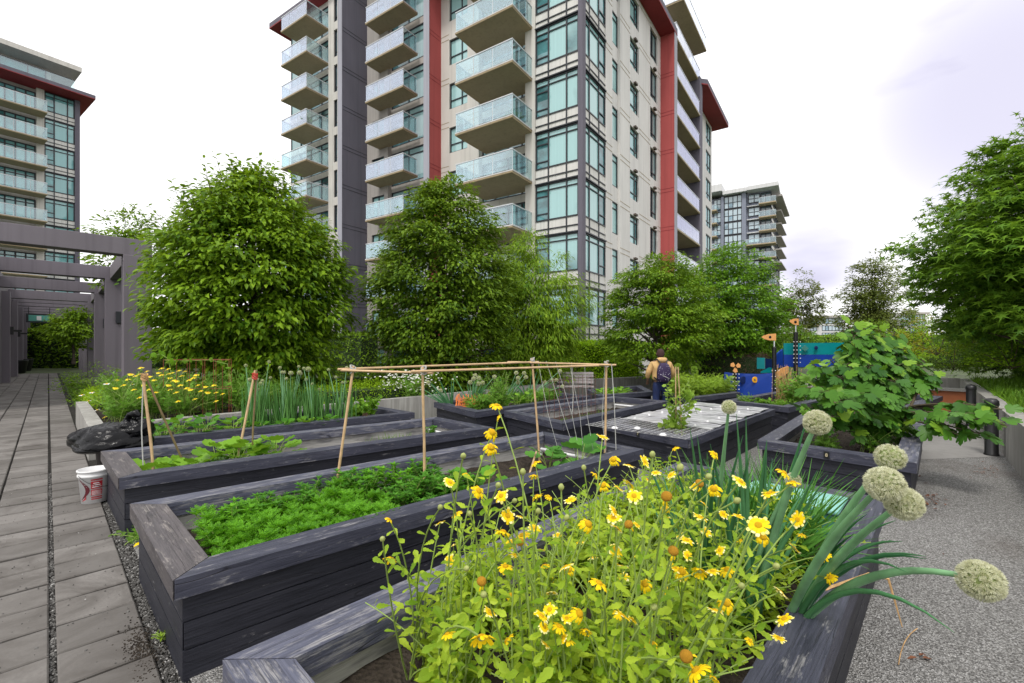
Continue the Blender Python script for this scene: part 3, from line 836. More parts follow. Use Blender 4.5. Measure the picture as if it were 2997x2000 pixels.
pb.inst(ST, pos, rand_dirs(k), (0, 0, 1), RNG.uniform(.003, .011, k)); tag(pb.build("spilled_soil", M['soil']), kind='stuff')

# ================================================================ RAISED BEDS
ZT = 0.57; CAPH = 0.11; CAPW = 0.2
def off_line(a, b, d):
    t = (b - a).normalized(); nrm = Vector((-t.y, t.x, 0)); return a + nrm * d, t
def inset(q, d):
    out = []
    for i in range(4):
        a, t1 = off_line(q[i - 1], q[i], d); b, t2 = off_line(q[i], q[(i + 1) % 4], d)
        den = t1.x * t2.y - t1.y * t2.x; w = b - a; s = (w.x * t2.y - w.y * t2.x) / den
        out.append(a + t1 * s)
    return out
BEDS = {}
def aligned(name, p, ang, root, build, mat):
    """a mesh of its own whose local X runs along the board, so the grain follows it"""
    mb = MB(); build(mb, Matrix.Rotation(-ang, 3, 'Z'), p)
    o = mb.build(name, mat, None, origin=(0, 0, 0))
    o.parent = root; o.location = p - root.location; o.rotation_euler = (0, 0, ang)
    return o
def raised_bed(key, label, FL, FR, BR, BL, zs=0.32, ztop=ZT, worn=(), soil=True, lin='lining', dz=0.0):
    q = [Vector((p[0], p[1], 0)) for p in (FL, FR, BR, BL)]                     # anticlockwise seen from above
    root = thing("raised_bed", label, "planter", (q[0] + q[1] + q[2] + q[3]) / 4, "dark timber raised beds in the community garden")
    qi = inset(q, CAPW); qs = inset(q, 0.05); qb = inset(q, 0.11); ql = inset(q, 0.17)
    seed = random.random() * 40
    for i in range(4):
        j = (i + 1) % 4
        ang = math.atan2(q[j].y - q[i].y, q[j].x - q[i].x)
        def cap(mb, R, p, i=i, j=j):
            m = (q[j] - q[i]).normalized() * 0.0045
            pts = [q[i] + m, q[j] - m, qi[j] - m, qi[i] + m]
            l = [R @ (a - p) for a in pts]
            mb.prism([(a.x, a.y) for a in l], ztop - CAPH, ztop)
        p = (q[i] + q[j]) / 2
        p = Vector((p.x, p.y, 0))
        o = aligned("cap_rail", p, ang, root, cap, M['capbrown' if i == 3 and key in 'BC' else 'capworn' if i in worn else 'cap'])
        bevel(o, 0.006)
        def side(mb, R, p, i=i, j=j):
            h = (ztop - CAPH) / 3
            for k in range(3):
                ins = 0.0 if k % 2 == 0 else 0.004
                t = (q[j] - q[i]).normalized()
                a, b, c, d = qs[i] + t * ins, qs[j] - t * ins, qb[j], qb[i]
                l = [R @ (x - p) for x in (a, b, c, d)]
                mb.prism([(x.x, x.y) for x in l], h * k + (0.004 if k else -0.03), h * (k + 1) - 0.004)
            # backing board closes the gaps
            l = [R @ (x - p) for x in (inset(q, 0.085)[i], inset(q, 0.085)[j], inset(q, 0.1)[j], inset(q, 0.1)[i])]
        o = aligned("side_wall", p, ang, root, side, M['side'])
        bevel(o, 0.005)
        def line(mb, R, p, i=i, j=j):
            l = [R @ (x - p) for x in (inset(q, 0.115)[i], inset(q, 0.115)[j], ql[j], ql[i])]
            mb.prism([(x.x, x.y) for x in l], -0.02, ztop - CAPH - 0.003)
        aligned("lining", p, ang, root, line, M[lin])
    if soil:
        s = MB(); nx, ny = 34, 14
        G = []
        for b in range(ny + 1):
            for a in range(nx + 1):
                f, h = a / nx, b / ny
                pp = (ql[0] * (1 - f) + ql[1] * f) * (1 - h) + (ql[3] * (1 - f) + ql[2] * f) * h
                edge = min(a, nx - a, b, ny - b)
                z = zs + (0.03 * math.sin(a * 1.9 + seed) * math.cos(b * 1.3 + seed) + random.uniform(-0.015, 0.015)) * (0.3 if edge == 0 else 1)
                G.append((pp.x, pp.y, z))
        s.add(G, [(b * (nx + 1) + a, b * (nx + 1) + a + 1, (b + 1) * (nx + 1) + a + 1, (b + 1) * (nx + 1) + a) for b in range(ny) for a in range(nx)])
        s.build("soil", M['soil'], root, smooth=True)
    BEDS[key] = (q, zs)
    return root
def bpt(key, s, w, z=None):
    if key == 'A2': return guv(.75 + 3.3 * s, 10.45 + 1.9 * w, .42)
    """point in a bed: s along the front edge from its left, w from front to back (0..1)"""
    q, zs = BEDS[key]
    p = (q[0] * (1 - s) + q[1] * s) * (1 - w) + (q[3] * (1 - s) + q[2] * s) * w
    return Vector((p.x, p.y, zs if z is None else z))

V2 = lambda x, y: Vector((x, y, 0))
# corners read off the photograph on the plane of the cap tops; FL FR = long edge towards the camera
raised_bed('C', "raised bed with bright green herbs and a bamboo frame, nearest whole bed on the left", V2(-1.78, 2.385), V2(1.587, 5.46), V2(.454, 6.58), V2(-2.996, 3.56), worn=(2,))
raised_bed('B', "raised bed with low cabbage leaves and two tied stick tripods", V2(-3.677, 4.243), V2(-.27, 6.917), V2(-1.32, 7.95), V2(-4.84, 5.346), worn=(2,))
dl = V2(-1.141, 1.787); du = V2(.690, .724); dn = V2(.724, -.690)
raised_bed('D', "raised bed in the near foreground full of yellow daisies and seeding onions", dl + dn * 1.72, dl + dn * 1.72 + du * 4.25, dl + du * 4.25, dl, worn=(2, 3), zs=0.36)
raised_bed('A', "raised bed of low leafy greens and tall green onion stalks, behind the tripod bed", V2(-5.15, 5.8), V2(-1.81, 8.48), V2(-2.9, 9.5), V2(-6.25, 6.95), zs=0.42)
raised_bed('F', "raised bed with white onion globes, feathery carrot tops and orange netting", V2(-.68, 8.52), V2(2.0, 11.36), V2(.85, 12.6), V2(-1.73, 10.04), zs=0.42)
raised_bed('E', "nearly empty raised bed with a standing wire mesh and a few weeds", V2(.806, 7.24), V2(3.56, 10.29), V2(2.5, 11.3), V2(-.157, 8.7), worn=(2,))
raised_bed('K', "raised bed covered by pale wire and plastic sheet panels", V2(2.32, 5.97), V2(5.18, 8.94), V2(4.1, 10.1), V2(1.457, 7.34), zs=0.44)
raised_bed('O', "raised bed holding the big fig tree", V2(4.26, 4.78), V2(7.2, 7.9), V2(6.0, 9.1), V2(3.22, 5.97), zs=0.36, worn=(0,))
raised_bed('G', "far raised bed with low leaves against the concrete wall, left of the person", P(1752, 1159, ZT), P(1912, 1147, ZT), P(1875, 1128, ZT), P(1715, 1139, ZT), zs=0.42)
raised_bed('H', "raised bed thick with feathery dill, right of the person", P(2010, 1167, ZT), P(2168, 1149, ZT), P(2070, 1131, ZT), P(1915, 1143, ZT), zs=0.42)
raised_bed('I', "raised bed of leafy sprigs and dry stalks in front of the blue play panel", P(2310, 1193, ZT), P(2420, 1166, ZT), P(2270, 1146, ZT), P(2117, 1172, ZT), zs=0.42)
raised_bed('J', "raised bed with a white pipe behind the fig tree", P(2640, 1208, ZT), P(2760, 1160, ZT), P(2640, 1152, ZT), P(2500, 1183, ZT), zs=0.36)

# plot tags nailed to the caps
def plot_tag(p, d, up, txt, label):
    c = bpy.data.curves.new("plot_tag", 'FONT'); c.body = txt; c.size = 0.055; c.extrude = 0.001; c.align_x = 'CENTER'; c.align_y = 'CENTER'
    root = MB()
    d = Vector(d).normalized(); n = d.cross(UP).normalized()
    for a in (1,):
        cn = [p + d * x + UP * z for x, z in ((-.028, -.042), (.028, -.042), (.028, .042), (-.028, .042))]
        root.plate(cn, 0.004, 0)
    ob = root.build("plot_tag", M['black'], origin=p)
    tag(ob, label, "sign")
    tmp = bpy.data.objects.new("lettering_curve", c); COL.objects.link(tmp)
    me = bpy.data.meshes.new_from_object(tmp.evaluated_get(bpy.context.evaluated_depsgraph_get())); bpy.data.objects.remove(tmp)
    me.name = "lettering"; me.materials.clear(); me.materials.append(M['tagpale'])
    tx = bpy.data.objects.new("lettering", me); COL.objects.link(tx)
    tx.parent = ob
    x = d; z = n
    mm = Matrix((x, UP, z)).transposed()
    tx.rotation_euler = mm.to_euler(); tx.location = n * 0.006
M['tagpale'] = mat_plain("tag_lettering", (0.6, 0.52, 0.32), 0.6, 0.05)
q = BEDS['O'][0]
ef = (q[0] - q[3]).normalized()
pp = P(2424, 1330, ZT - 0.055); tt = (pp - q[3]).dot(ef); pp = q[3] + ef * tt + Vector((ef.y, -ef.x, 0)) * 0.004; pp.z = ZT - 0.055
plot_tag(pp + Vector((ef.y, -ef.x, 0)) * 0.003, ef, UP, "8", "small plot tag reading 8 on the fig tree bed")
q = BEDS['K'][0]; ef = (q[0] - q[3]).normalized(); nn = Vector((ef.y, -ef.x, 0))
tt = (P(1882, 1268, ZT - 0.055) - q[3]).dot(ef); pp = q[3] + ef * tt + nn * 0.004; pp.z = ZT - 0.055
plot_tag(pp, ef, UP, "7", "small plot tag reading 7 on the covered bed")

# ================================================================ LOW CONCRETE WALLS
def low_wall(label, pts, h, th=0.2):
    mb = MB(); pts = [Vector((p[0], p[1], 0)) for p in pts]
    for i in range(len(pts) - 1):
        a, b = pts[i], pts[i + 1]; t = (b - a).normalized(); n = Vector((-t.y, t.x, 0))
        e = th if i < len(pts) - 2 else 0
        qd = [a, b + t * 0, b + n * th + t * 0, a + n * th]
        mb.prism([(p.x, p.y) for p in qd], -0.6, h - 0.003 * i)
    o = mb.build("concrete_wall", M['concrete'], origin=pts[0])
    bevel(o, 0.008); return tag(o, label, "wall")
w0 = P(1250, 1161, 0.5); w1 = P(1744, 1111, 0.5)
wd = (w1 - w0).normalized()
wa = guv(.45, 9.95); wb_ = guv(.45, 14.6); wc = P(1974, 1096, 0.55)
low_wall("long low concrete wall between the beds and the planting under the tower", [wb_, wa, w0, w1, wc], 0.52)
low_wall("low concrete wall turning across behind the dill bed to the play ship", [wc + Vector((0.05, 0, 0)), P(2066, 1091, 0.55), P(2130, 1093, 0.5)], 0.55)
r0 = V2(6.3, 5.45); r1 = V2(8.2, 7.58); rd = (r1 - r0).normalized()
low_wall("low concrete wall along the right side of the gravel path", [r0 - rd * 6, r1 + rd * 10.5, r1 + rd * 10.5 - V2(rd.y, -rd.x) * 2.6], 0.72, -0.22)

# ================================================================ PERGOLA
M['pergola'] = mat_panel("pergola_concrete", (0.185, 0.165, 0.19))
M['pergolaedge'] = mat_panel("pergola_inner", (0.155, 0.14, 0.152))
pc = [V2(-11.56, 14.0), V2(-16.4, 18.8)]
stp = (pc[1] - pc[0]); pt0 = pc[0]
pg = thing("pergola", "grey concrete pergola of square beams over the paved path at the left", "pergola", pt0)
AV = stp.normalized(); AU = V2(AV.y, -AV.x)                # along the path / away from the path to the right
ncol = 9
ZP = 5.06; BH = 0.5
for k in range(ncol):
    c = pt0 + stp * k
    m = MB(); m.box(c, AU, AV, -0.34, 0.34, -0.3, 0.3, -0.3, ZP - BH - 0.002); bevel(m.build("column", M['pergola'], pg), 0.015)
    m = MB(); m.box(c, AU, AV, -3.6, 0.345, -0.25, 0.25, ZP - BH, ZP); bevel(m.build("beam", M['pergola'], pg), 0.012)
    if k < ncol - 1:
        m = MB(); m.box(c, AU, AV, -0.2, 0.2, 0.252, stp.length - 0.252, ZP - BH - 0.02, ZP - 0.02); m.build("side_beam", M['pergolaedge'], pg)
for k in range(7, 2 * ncol + 8):
    if k % 2 == 0 and k < 2 * ncol: continue
    c = pt0 + stp * (k * 0.5)
    m = MB(); m.box(c, AU, AV, -3.6, -0.2, -0.2, 0.2, ZP - BH + 0.02, ZP - 0.03); m.build("beam", M['pergola'], pg)
for k, nm in ((0, "nearest"), (1, "second"), (2, "third")):
    c = pt0 + stp * k + AV * -0.3
    b = c + UP * (3.0)
    rt = thing("wall_lamp", f"dark square wall lamp on the {nm} pergola column", "lamp", b, "square wall lamps on the pergola columns")
    m = MB(); m.box(b, AU, AV, -0.02, 0.3, -0.09, -0.003, -0.24, 0.24); bevel(m.build("shade", M['frame'], rt), 0.01)
    m = MB(); m.box(b, AU, AV, 0.345, 0.44, -0.05, 0.12, -0.11, 0.11); m.build("junction_box", M['black'], rt)
    m = MB(); m.box(b, AU, AV, 0.36, 0.42, -0.062, -0.052, -0.06, 0.06); m.build("cover_plate", M['white'], rt)
# long wall of the low building on the path's far side
m = MB()
wl0 = pt0 - AU * 3.62 + AV * 0
m.box(wl0, AU, AV, -6, 0.0, 1.0, 62, -0.3, ZP + 0.4, 0)
for k in range(0, 9):
    m.box(wl0, AU, AV, 0.0, 0.28, 2 + 6.8 * k, 2.6 + 6.8 * k, -0.3, ZP - BH, 1)
bw = thing("garden_building", "long dark grey garden building wall running along the paved path", "building", wl0)
m.build("wall", [M['pergolaedge'], M['pergola']], bw)
for k in range(7):
    m = MB(); m.box(wl0, AU, AV, 0.003, 0.05, 4.2 + 6.8 * k, 6.4 + 6.8 * k, 0.0, 2.5); m.build("door", M['charcoal'], bw)
for k, nm in ((4, "nearer"), (5, "farther")):
    b = wl0 + AV * (2.3 + 6.8 * (k - 2)) + AU * 0.283 + UP * 2.6
    rt = thing("wall_lamp", f"{nm} dark lamp on the long garden building wall", "lamp", b)
    m = MB(); m.box(b, AU, AV, 0.0, 0.12, -0.12, 0.12, -0.2, 0.2); m.build("shade", M['black'], rt)
    m = MB(); m.box(b, AU, AV, 0.12, 0.4, -0.05, 0.05, -0.05, 0.05); m.build("arm", M['black'], rt)
# hanging exit sign under the pergola
b = pt0 + stp * 4.5 - AU * 2.0 + UP * 3.95
b = PD(115, 932, 31.0)
rt = thing("hanging_sign", "small pale green exit sign hanging under the pergola beams", "sign", b)
m = MB(); m.box(b, AU, AV, -0.62, 0.62, -0.06, 0.06, -0.3, 0.3); m.build("housing", M['frame'], rt)
M['signgreen'] = mat_plain("sign_green", (0.1, 0.36, 0.3), 0.5, 0.1)
m = MB(); m.box(b, AU, AV, -0.5, 0.5, -0.07, -0.062, -0.2, 0.2); m.build("panel", M['signgreen'], rt)
m = MB(); m.box(b, AU, AV, -0.12, 0.1, -0.08, -0.072, -0.14, 0.14); m.build("symbol", M['white'], rt)
for s_ in (-0.5, 0.5):
    m = MB(); m.tube([b + AU * s_ + UP * 0.3, b + AU * s_ + UP * 0.75], 0.02, 6); m.build("hanger", M['black'], rt)
for px, d, nm in ((56, 30.5, "nearer"), (74, 33.5, "farther")):
    p = PD(px, 1015, d); p.z = 0
    rt = thing("plant_pot", f"{nm} tall black tapered pot by the garden building wall", "plant pot", p)
    m = MB(); m.lathe([(0.28, 0), (0.3, 0.02), (0.44, 0.85), (0.46, 0.9), (0.4, 0.9), (0.38, 0.8)], p, 18); m.build("pot", M['black'], rt, smooth=True)
    m = MB(); m.lathe([(0.38, 0.82), (0.0, 0.84)], p, 18); m.build("soil", M['soil'], rt)
# ================================================================ FOLIAGE
def T(vs, fs): return (np.array(vs, float), fs)
LEAF = T([(0, 0, 0), (-.24, .4, .07), (0, .45, 0), (.24, .4, .07), (-.15, .75, 0), (.15, .75, 0), (0, .8, -.06), (0, 1.05, -.16)],
         [(0, 2, 1), (0, 3, 2), (1, 2, 6, 4), (2, 3, 5, 6), (4, 6, 7), (6, 5, 7)])
LEAFS = T([(0, 0, 0), (-.23, .45, .06), (0, .5, 0), (.23, .45, .06), (0, 1.0, -.1)], [(0, 2, 1), (0, 3, 2), (1, 2, 4), (2, 3, 4)])
WILLOW = T([(0, 0, 0), (-.1, .4, .02), (0, .42, 0), (.1, .4, .02), (0, 1.0, -.2)], [(0, 2, 1), (0, 3, 2), (1, 2, 4), (2, 3, 4)])
def star_tpl(n=5):
    vs = [(0, .38, .03)]; fs = []
    ang = [-2.35, -1.22, 0, 1.22, 2.35]; ln = [.52, .74, .82, .74, .52]
    for i in range(5):
        a = ang[i]
        vs.append((math.sin(a) * ln[i], .38 + math.cos(a) * ln[i], -.08))
        if i < 4:
            b = (ang[i] + ang[i + 1]) / 2; vs.append((math.sin(b) * .15, .38 + math.cos(b) * .15, .01))
    vs.append((0, .1, 0))
    m = len(vs) - 1
    for i in range(1, m): fs.append((0, i + 1, i))
    fs.append((0, 1, m)); 
    return T(vs, fs)
STAR = star_tpl()
def fig_tpl():
    out = [(0, 0), (-.2, -.04), (-.4, .1), (-.46, .34), (-.38, .42), (-.27, .43), (-.35, .56), (-.38, .78), (-.24, .86), (-.17, .7), (-.15, .9), (0, 1.05),
           (.15, .9), (.17, .7), (.24, .86), (.38, .78), (.35, .56), (.27, .43), (.38, .42), (.46, .34), (.4, .1), (.2, -.04)]
    vs = [(0, .36, .0)] + [(x, y, -.25 * x * x + .05 * abs(x) - .16 * max(0, y - .3) ** 2 - .02) for x, y in out]
    n = len(out)
    return T(vs, [(0, i + 1, (i + 1) % n + 1) for i in range(n)])
FIG = fig_tpl()
def round_tpl(n=10, wavy=.06):
    vs = [(0, .4, -.06)]
    for i in range(n):
        a = 2 * math.pi * i / n - math.pi / 2
        r = .5 * (1 + wavy * (-1) ** i)
        vs.append((math.cos(a) * r, .5 + math.sin(a) * r, .03 * (-1) ** i))
    return T(vs, [(0, i + 1, (i + 1) % n + 1) for i in range(n)])
ROUND = round_tpl()
def blade_tpl(w=.03, bend=.35, seg=5):
    vs, fs = [], []
    for i in range(seg + 1):
        f = i / seg; ww = w * (1 - f ** 2.2) + 0.001
        y = f - .12 * bend * f * f; z = -bend * f * f
        vs += [(-ww, y, z), (ww, y, z)]
    fs = [(2 * i, 2 * i + 1, 2 * i + 3, 2 * i + 2) for i in range(seg)]
    return T(vs, fs)
BLADE = blade_tpl(); BLADE2 = blade_tpl(.022, .8)
def lobed_tpl():
    """spoon-shaped leaf with a few soft lobes"""
    half = [(.03, 0), (.04, .2), (.11, .34), (.09, .42), (.17, .55), (.14, .64), (.2, .76), (.15, .9)]
    vs, fs = [], []
    for x, y in half:
        z = -.2 * y * y
        vs += [(-x, y, z + .25 * x), (0, y, z), (x, y, z + .25 * x)]
    vs.append((0, 1.02, -.22)); n = len(half)
    for i in range(n - 1):
        a = 3 * i
        fs += [(a, a + 1, a + 4, a + 3), (a + 1, a + 2, a + 5, a + 4)]
    a = 3 * (n - 1); fs += [(a, a + 1, 3 * n), (a + 1, a + 2, 3 * n)]
    return T(vs, fs)
LOBED = lobed_tpl()
def feather_tpl():
    vs = [(-.012, 0, 0), (.012, 0, 0), (.012, .5, -.01), (-.012, .5, -.01), (0, 1, -.14)]; fs = [(0, 1, 2, 3), (3, 2, 4)]
    for y, l in ((.14, .2), (.32, .27), (.5, .27), (.68, .21), (.84, .13)):
        for sg in (-1, 1):
            i = len(vs); z = -.14 * y * y
            vs += [(0, y - .03, z), (sg * l * .55, y + .02, z + .03), (sg * l, y + .17, z - .01), (sg * l * .45, y + .15, z + .03), (0, y + .05, z)]
            f = (i, i + 1, i + 2, i + 3, i + 4); fs.append(f if sg > 0 else f[::-1])
    return T(vs, fs)
FEATHER = feather_tpl()

def nrm(a): return a / (np.linalg.norm(a, axis=1, keepdims=True) + 1e-9)

def spray(mb, tpl, centres, radii, per, size, droop=0.35, out=None, mat=0, flat=0.75, jit=0.5, up=0.55):
    """leaf clumps: leaves lie over the upper and outer shell of each clump, tips pointing out and down"""
    centres = np.asarray(centres, float); radii = np.asarray(radii, float)
    N = len(centres); tot = N * per
    C = np.repeat(centres, per, 0); R_ = np.repeat(radii, per)
    d = nrm(RNG.normal(0, 1, (tot, 3))); d[:, 2] = np.where(d[:, 2] < -0.35, -d[:, 2], d[:, 2])
    rr = R_ * RNG.uniform(0.35, 1.08, tot)
    pos = C + d * rr[:, None] * np.array([1, 1, flat])
    o = d.copy()
    if out is not None: o = nrm(d * 0.7 + np.repeat(np.asarray(out, float), per, 0) * 0.8)
    h = o.copy(); h[:, 2] = h[:, 2] * 0.25
    Y = nrm(nrm(h) + RNG.normal(0, jit * 0.6, (tot, 3)) + np.array([0, 0, -droop]))
    Z = nrm(o * 0.75 + np.array([0, 0, up]) + RNG.normal(0, jit, (tot, 3)) * 0.6)
    mb.inst(tpl, pos, Y, Z, size * RNG.uniform(0.65, 1.2, tot), mat)

def crown_centres(c, rx, ry, rz, n, shell=0.55, shape='egg', seed=None, gap=0.0):
    """clump centres through an egg-shaped crown with an uneven outline"""
    out = []; dirs = []
    lob = RNG.normal(0, 1, (9, 3)); lob = nrm(lob); amp = RNG.uniform(-0.16, 0.2, 9)
    holes = nrm(RNG.normal(0, 1, (6, 3)))
    while len(out) < n:
        d = nrm(RNG.normal(0, 1, (1, 3)))[0]
        f = 1 + sum(amp[i] * max(0, float(d @ lob[i])) ** 6 for i in range(9)) + RNG.normal(0, 0.04)
        if gap and max(float(d @ h) for h in holes) > 1 - gap and RNG.random() < 0.75: continue
        r = f * (shell + (1 - shell) * RNG.random() ** 0.6)
        z = d[2]
        w = 1.0
        if shape == 'egg': w = 1.0 - 0.3 * max(0, z) ** 1.5 + 0.06 * min(0, z)
        if shape == 'cone': w = 1.0 - 0.62 * (z + 1) / 2 + 0.15
        out.append((c[0] + d[0] * rx * r * w, c[1] + d[1] * ry * r * w, c[2] + z * rz * r)); dirs.append(d)
    return np.array(out), np.array(dirs)

def make_tree(name, label, base, trunk_h, trunk_r, c, rx, ry, rz, n, per, tpl, size, mat, rcl, shape='egg', shell=0.5, droop=0.35, flat=0.75,
              limbs=40, shoots=0, group=None, gap=0.0, cat="tree", lean=(0, 0), zmin=0.3, jit=0.5, bark='bark', keep=None, shoot_len=0.6, inner=0):
    base = Vector(base); c = Vector(c)
    root = thing(name, label, cat, base, group)
    cs, ds = crown_centres(c, rx, ry, rz, n, shell, shape, gap=gap)
    cs[:, 2] = np.maximum(cs[:, 2], base.z + zmin + RNG.random(len(cs)) * 0.4)
    if keep is not None:
        k = np.array([keep(p) for p in cs]); cs, ds = cs[k], ds[k]
    tr = MB()
    top = Vector((c.x, c.y, c.z + rz * 0.55))
    pts = [base - UP * 0.1]
    for i in range(1, 9):
        f = i / 8; p = base.lerp(top, f) + Vector((random.gauss(0, .05), random.gauss(0, .05), 0)) * rz * 0.35
        pts.append(p)
    rs = [trunk_r * (1.25 - 1.1 * i / 8) for i in range(9)]; rs[0] *= 1.25
    tr.tube(pts, rs, 8)
    order = RNG.permutation(len(cs))
    for k in order[:limbs]:
        e = Vector(cs[k]); f = max(0.08, min(0.95, (e.z - base.z) / max(0.1, top.z - base.z) * 0.8 - 0.05))
        f = max(f, trunk_h / max(0.1, (top.z - base.z)))
        i = min(7, int(f * 8)); s = pts[i].lerp(pts[i + 1], f * 8 - i)
        m = s.lerp(e, 0.55) + UP * (e - s).length * 0.07 + Vector((random.gauss(0, .06), random.gauss(0, .06), 0))
        r0 = rs[i] * 0.42
        tr.tube([s, s.lerp(m, 0.5) + UP * 0.02, m, m.lerp(e, 0.6), e], [r0, r0 * 0.75, r0 * 0.5, r0 * 0.3, 0.006], 5)
    cr = MB()
    spray(cr, tpl, cs, rcl * RNG.uniform(0.7, 1.3, len(cs)), per, size, droop, ds, 0, flat, jit)
    if inner:
        ci, di = crown_centres(c, rx * .72, ry * .72, rz * .74, inner, 0.2, shape)
        ci[:, 2] = np.maximum(ci[:, 2], base.z + zmin)
        spray(cr, tpl, ci, np.full(len(ci), rcl * 1.1), 40, size * 1.25, droop, di, 0, flat, jit)
    if shoots:
        for k in range(shoots):
            d = nrm(RNG.normal(0, 1, (1, 3)))[0]; d[2] = abs(d[2]) * 1.1 + 0.15; d = d / np.linalg.norm(d)
            w = 1.0 - 0.3 * d[2] ** 1.5
            s = Vector((c.x + d[0] * rx * w * .88, c.y + d[1] * ry * w * .88, c.z + d[2] * rz * .9))
            L = shoot_len * random.uniform(0.5, 1.2)
            v = (Vector(d) * 0.6 + UP * 0.65 + Vector((random.gauss(0, .15), random.gauss(0, .15), 0))).normalized()
            e = s + v * L
            tr.tube([s, s.lerp(e, .5) + Vector((random.gauss(0, .02), 0, 0)), e], [0.008, 0.006, 0.003], 4, cap=False)
            m = int(L / 0.075)
            q = []; yd = []
            for i in range(m):
                f = (i + 0.5) / m
                p = s.lerp(e, f); q.append(p)
                sd = Vector((math.cos(i * 2.4 + k), math.sin(i * 2.4 + k), 0.25)); yd.append(sd + v * 0.25)
            if m: cr.inst(tpl, q, yd, (0, 0, 1), size * RNG.uniform(0.7, 1.05, m))
    tr.build("trunk", M[bark], root, smooth=True)
    cr.build("crown", mat, root)
    return root

M['leaf_a'] = mat_leaf("leaf_ash", (0.026, 0.09, 0.006), (0.23, 0.38, 0.018), 0.32)
M['leaf_b'] = mat_leaf("leaf_dogwood", (0.022, 0.075, 0.008), (0.19, 0.31, 0.02), 0.3)
M['leaf_light'] = mat_leaf("leaf_willow", (0.06, 0.16, 0.01), (0.27, 0.42, 0.026), 0.34)
M['leaf_c'] = mat_leaf("leaf_hornbeam", (0.03, 0.095, 0.009), (0.22, 0.37, 0.022), 0.3)
M['leaf_d'] = mat_leaf("leaf_bright", (0.03, 0.105, 0.01), (0.2, 0.39, 0.022), 0.3)
M['leaf_e'] = mat_leaf("leaf_olive", (0.06, 0.1, 0.02), (0.22, 0.27, 0.06), 0.4)
M['leaf_maple'] = mat_leaf("leaf_sweetgum", (0.025, 0.095, 0.014), (0.2, 0.36, 0.03), 0.34)
M['leaf_hedge'] = mat_leaf("leaf_hedge", (0.04, 0.125, 0.008), (0.25, 0.42, 0.018), 0.3)
M['leaf_bright'] = mat_leaf("leaf_hedge_bright", (0.1, 0.24, 0.006), (0.34, 0.54, 0.018), 0.36)
M['leaf_red'] = mat_leaf("leaf_bronze", (0.03, 0.02, 0.016), (0.12, 0.075, 0.055), 0.2)
M['leaf_yellow'] = mat_leaf("leaf_yellowgreen", (0.12, 0.17, 0.01), (0.42, 0.4, 0.02), 0.3)
M['core'] = mat_plain("hedge_core", (0.02, 0.04, 0.009), 0.95, 0.3, 5)

# ------- the two big trees in front of the tower
make_tree("broadleaf_tree", "big round tree with drooping leaves at left, next to the pergola", (-7.2, 12.6, -0.1), 0.5, 0.13, (-7.2, 12.5, 3.25), 2.42, 2.2, 3.35, 620, 66, LEAF, 0.175, M['leaf_a'], 0.45, inner=150, shell=0.55, droop=0.55, shoots=90, limbs=60, shoot_len=0.85)
make_tree("broadleaf_tree", "dense dark green egg-shaped tree before the red fin of the tower", (-2.1, 14.3, -0.1), 0.4, 0.13, (-2.2, 14.2, 3.15), 2.2, 2.1, 3.85, 780, 64, LEAFS, 0.15, M['leaf_b'], 0.4, inner=170, shell=0.6, droop=0.5, shoots=60, limbs=60, shoot_len=0.5)
make_tree("light_tree", "pale yellow-green tree with drooping narrow leaves at the tower's corner", (0.6, 16.2, -0.3), 0.8, 0.09, (0.7, 16.3, 2.95), 2.0, 1.7, 2.75, 400, 84, WILLOW, 0.19, M['leaf_light'], 0.44, inner=40, shell=0.35, droop=0.8, shoots=16, limbs=60, gap=0.1, bark='twig', shoot_len=0.5)
make_tree("layered_tree", "layered green tree right of the tower's corner, behind the person", (5.5, 17.6, -0.3), 0.7, 0.11, (5.6, 17.5, 2.95), 2.15, 1.9, 2.35, 430, 66, LEAFS, 0.14, M['leaf_c'], 0.42, inner=110, shell=0.5, droop=0.4, flat=0.4, shoots=14, limbs=60)
make_tree("layered_tree", "bright green spreading tree before the far tower, above the bronze hedge", (9.3, 19.8, -0.3), 0.7, 0.13, (9.3, 19.8, 3.1), 2.6, 2.4, 2.75, 540, 64, LEAFS, 0.15, M['leaf_d'], 0.46, inner=140, shell=0.5, droop=0.4, flat=0.4, shoots=24, limbs=70)
# ------- slighter trees behind
make_tree("slender_tree", "thin see-through tree behind the ship's rear flag mast", (14.6, 32, -0.5), 1.5, 0.1, PD(2340, 900, 32), 1.45, 1.3, 2.4, 150, 40, LEAFS, 0.2, M['leaf_e'], 0.42, shell=0.15, gap=0.12, limbs=90, bark='bark')
make_tree("slender_tree", "tall pointed olive-green tree standing alone above the fig", (22.4, 28, -0.5), 1.6, 0.14, PD(2553, 895, 28), 2.3, 2.0, 3.2, 420, 46, LEAFS, 0.17, M['leaf_e'], 0.45, shape='cone', shell=0.2, gap=0.06, limbs=90)
make_tree("slender_tree", "small loose tree beside the far pale block, left of the big maple", PD(2700, 1060, 26), 0.6, 0.07, PD(2700, 975, 26), 1.0, 0.9, 1.15, 60, 32, LEAFS, 0.15, M['leaf_d'], 0.36, shell=0.2, limbs=30)
make_tree("slender_tree", "sparse tree peeping over the pergola beam at the left", (-17.3, 20.6, -0.3), 1.0, 0.1, PD(375, 745, 20.4), 1.75, 1.5, 2.0, 120, 26, LEAF, 0.2, M['leaf_a'], 0.45, shell=0.2, gap=0.1, limbs=70, shoots=20)
make_tree("small_tree", "small round tree growing under the pergola beside the lamps", PD(215, 1062, 27.5), 1.2, 0.07, PD(216, 962, 27.5), 1.35, 1.2, 1.25, 110, 36, LEAF, 0.19, M['leaf_a'], 0.4, shell=0.3, droop=0.5, limbs=30)
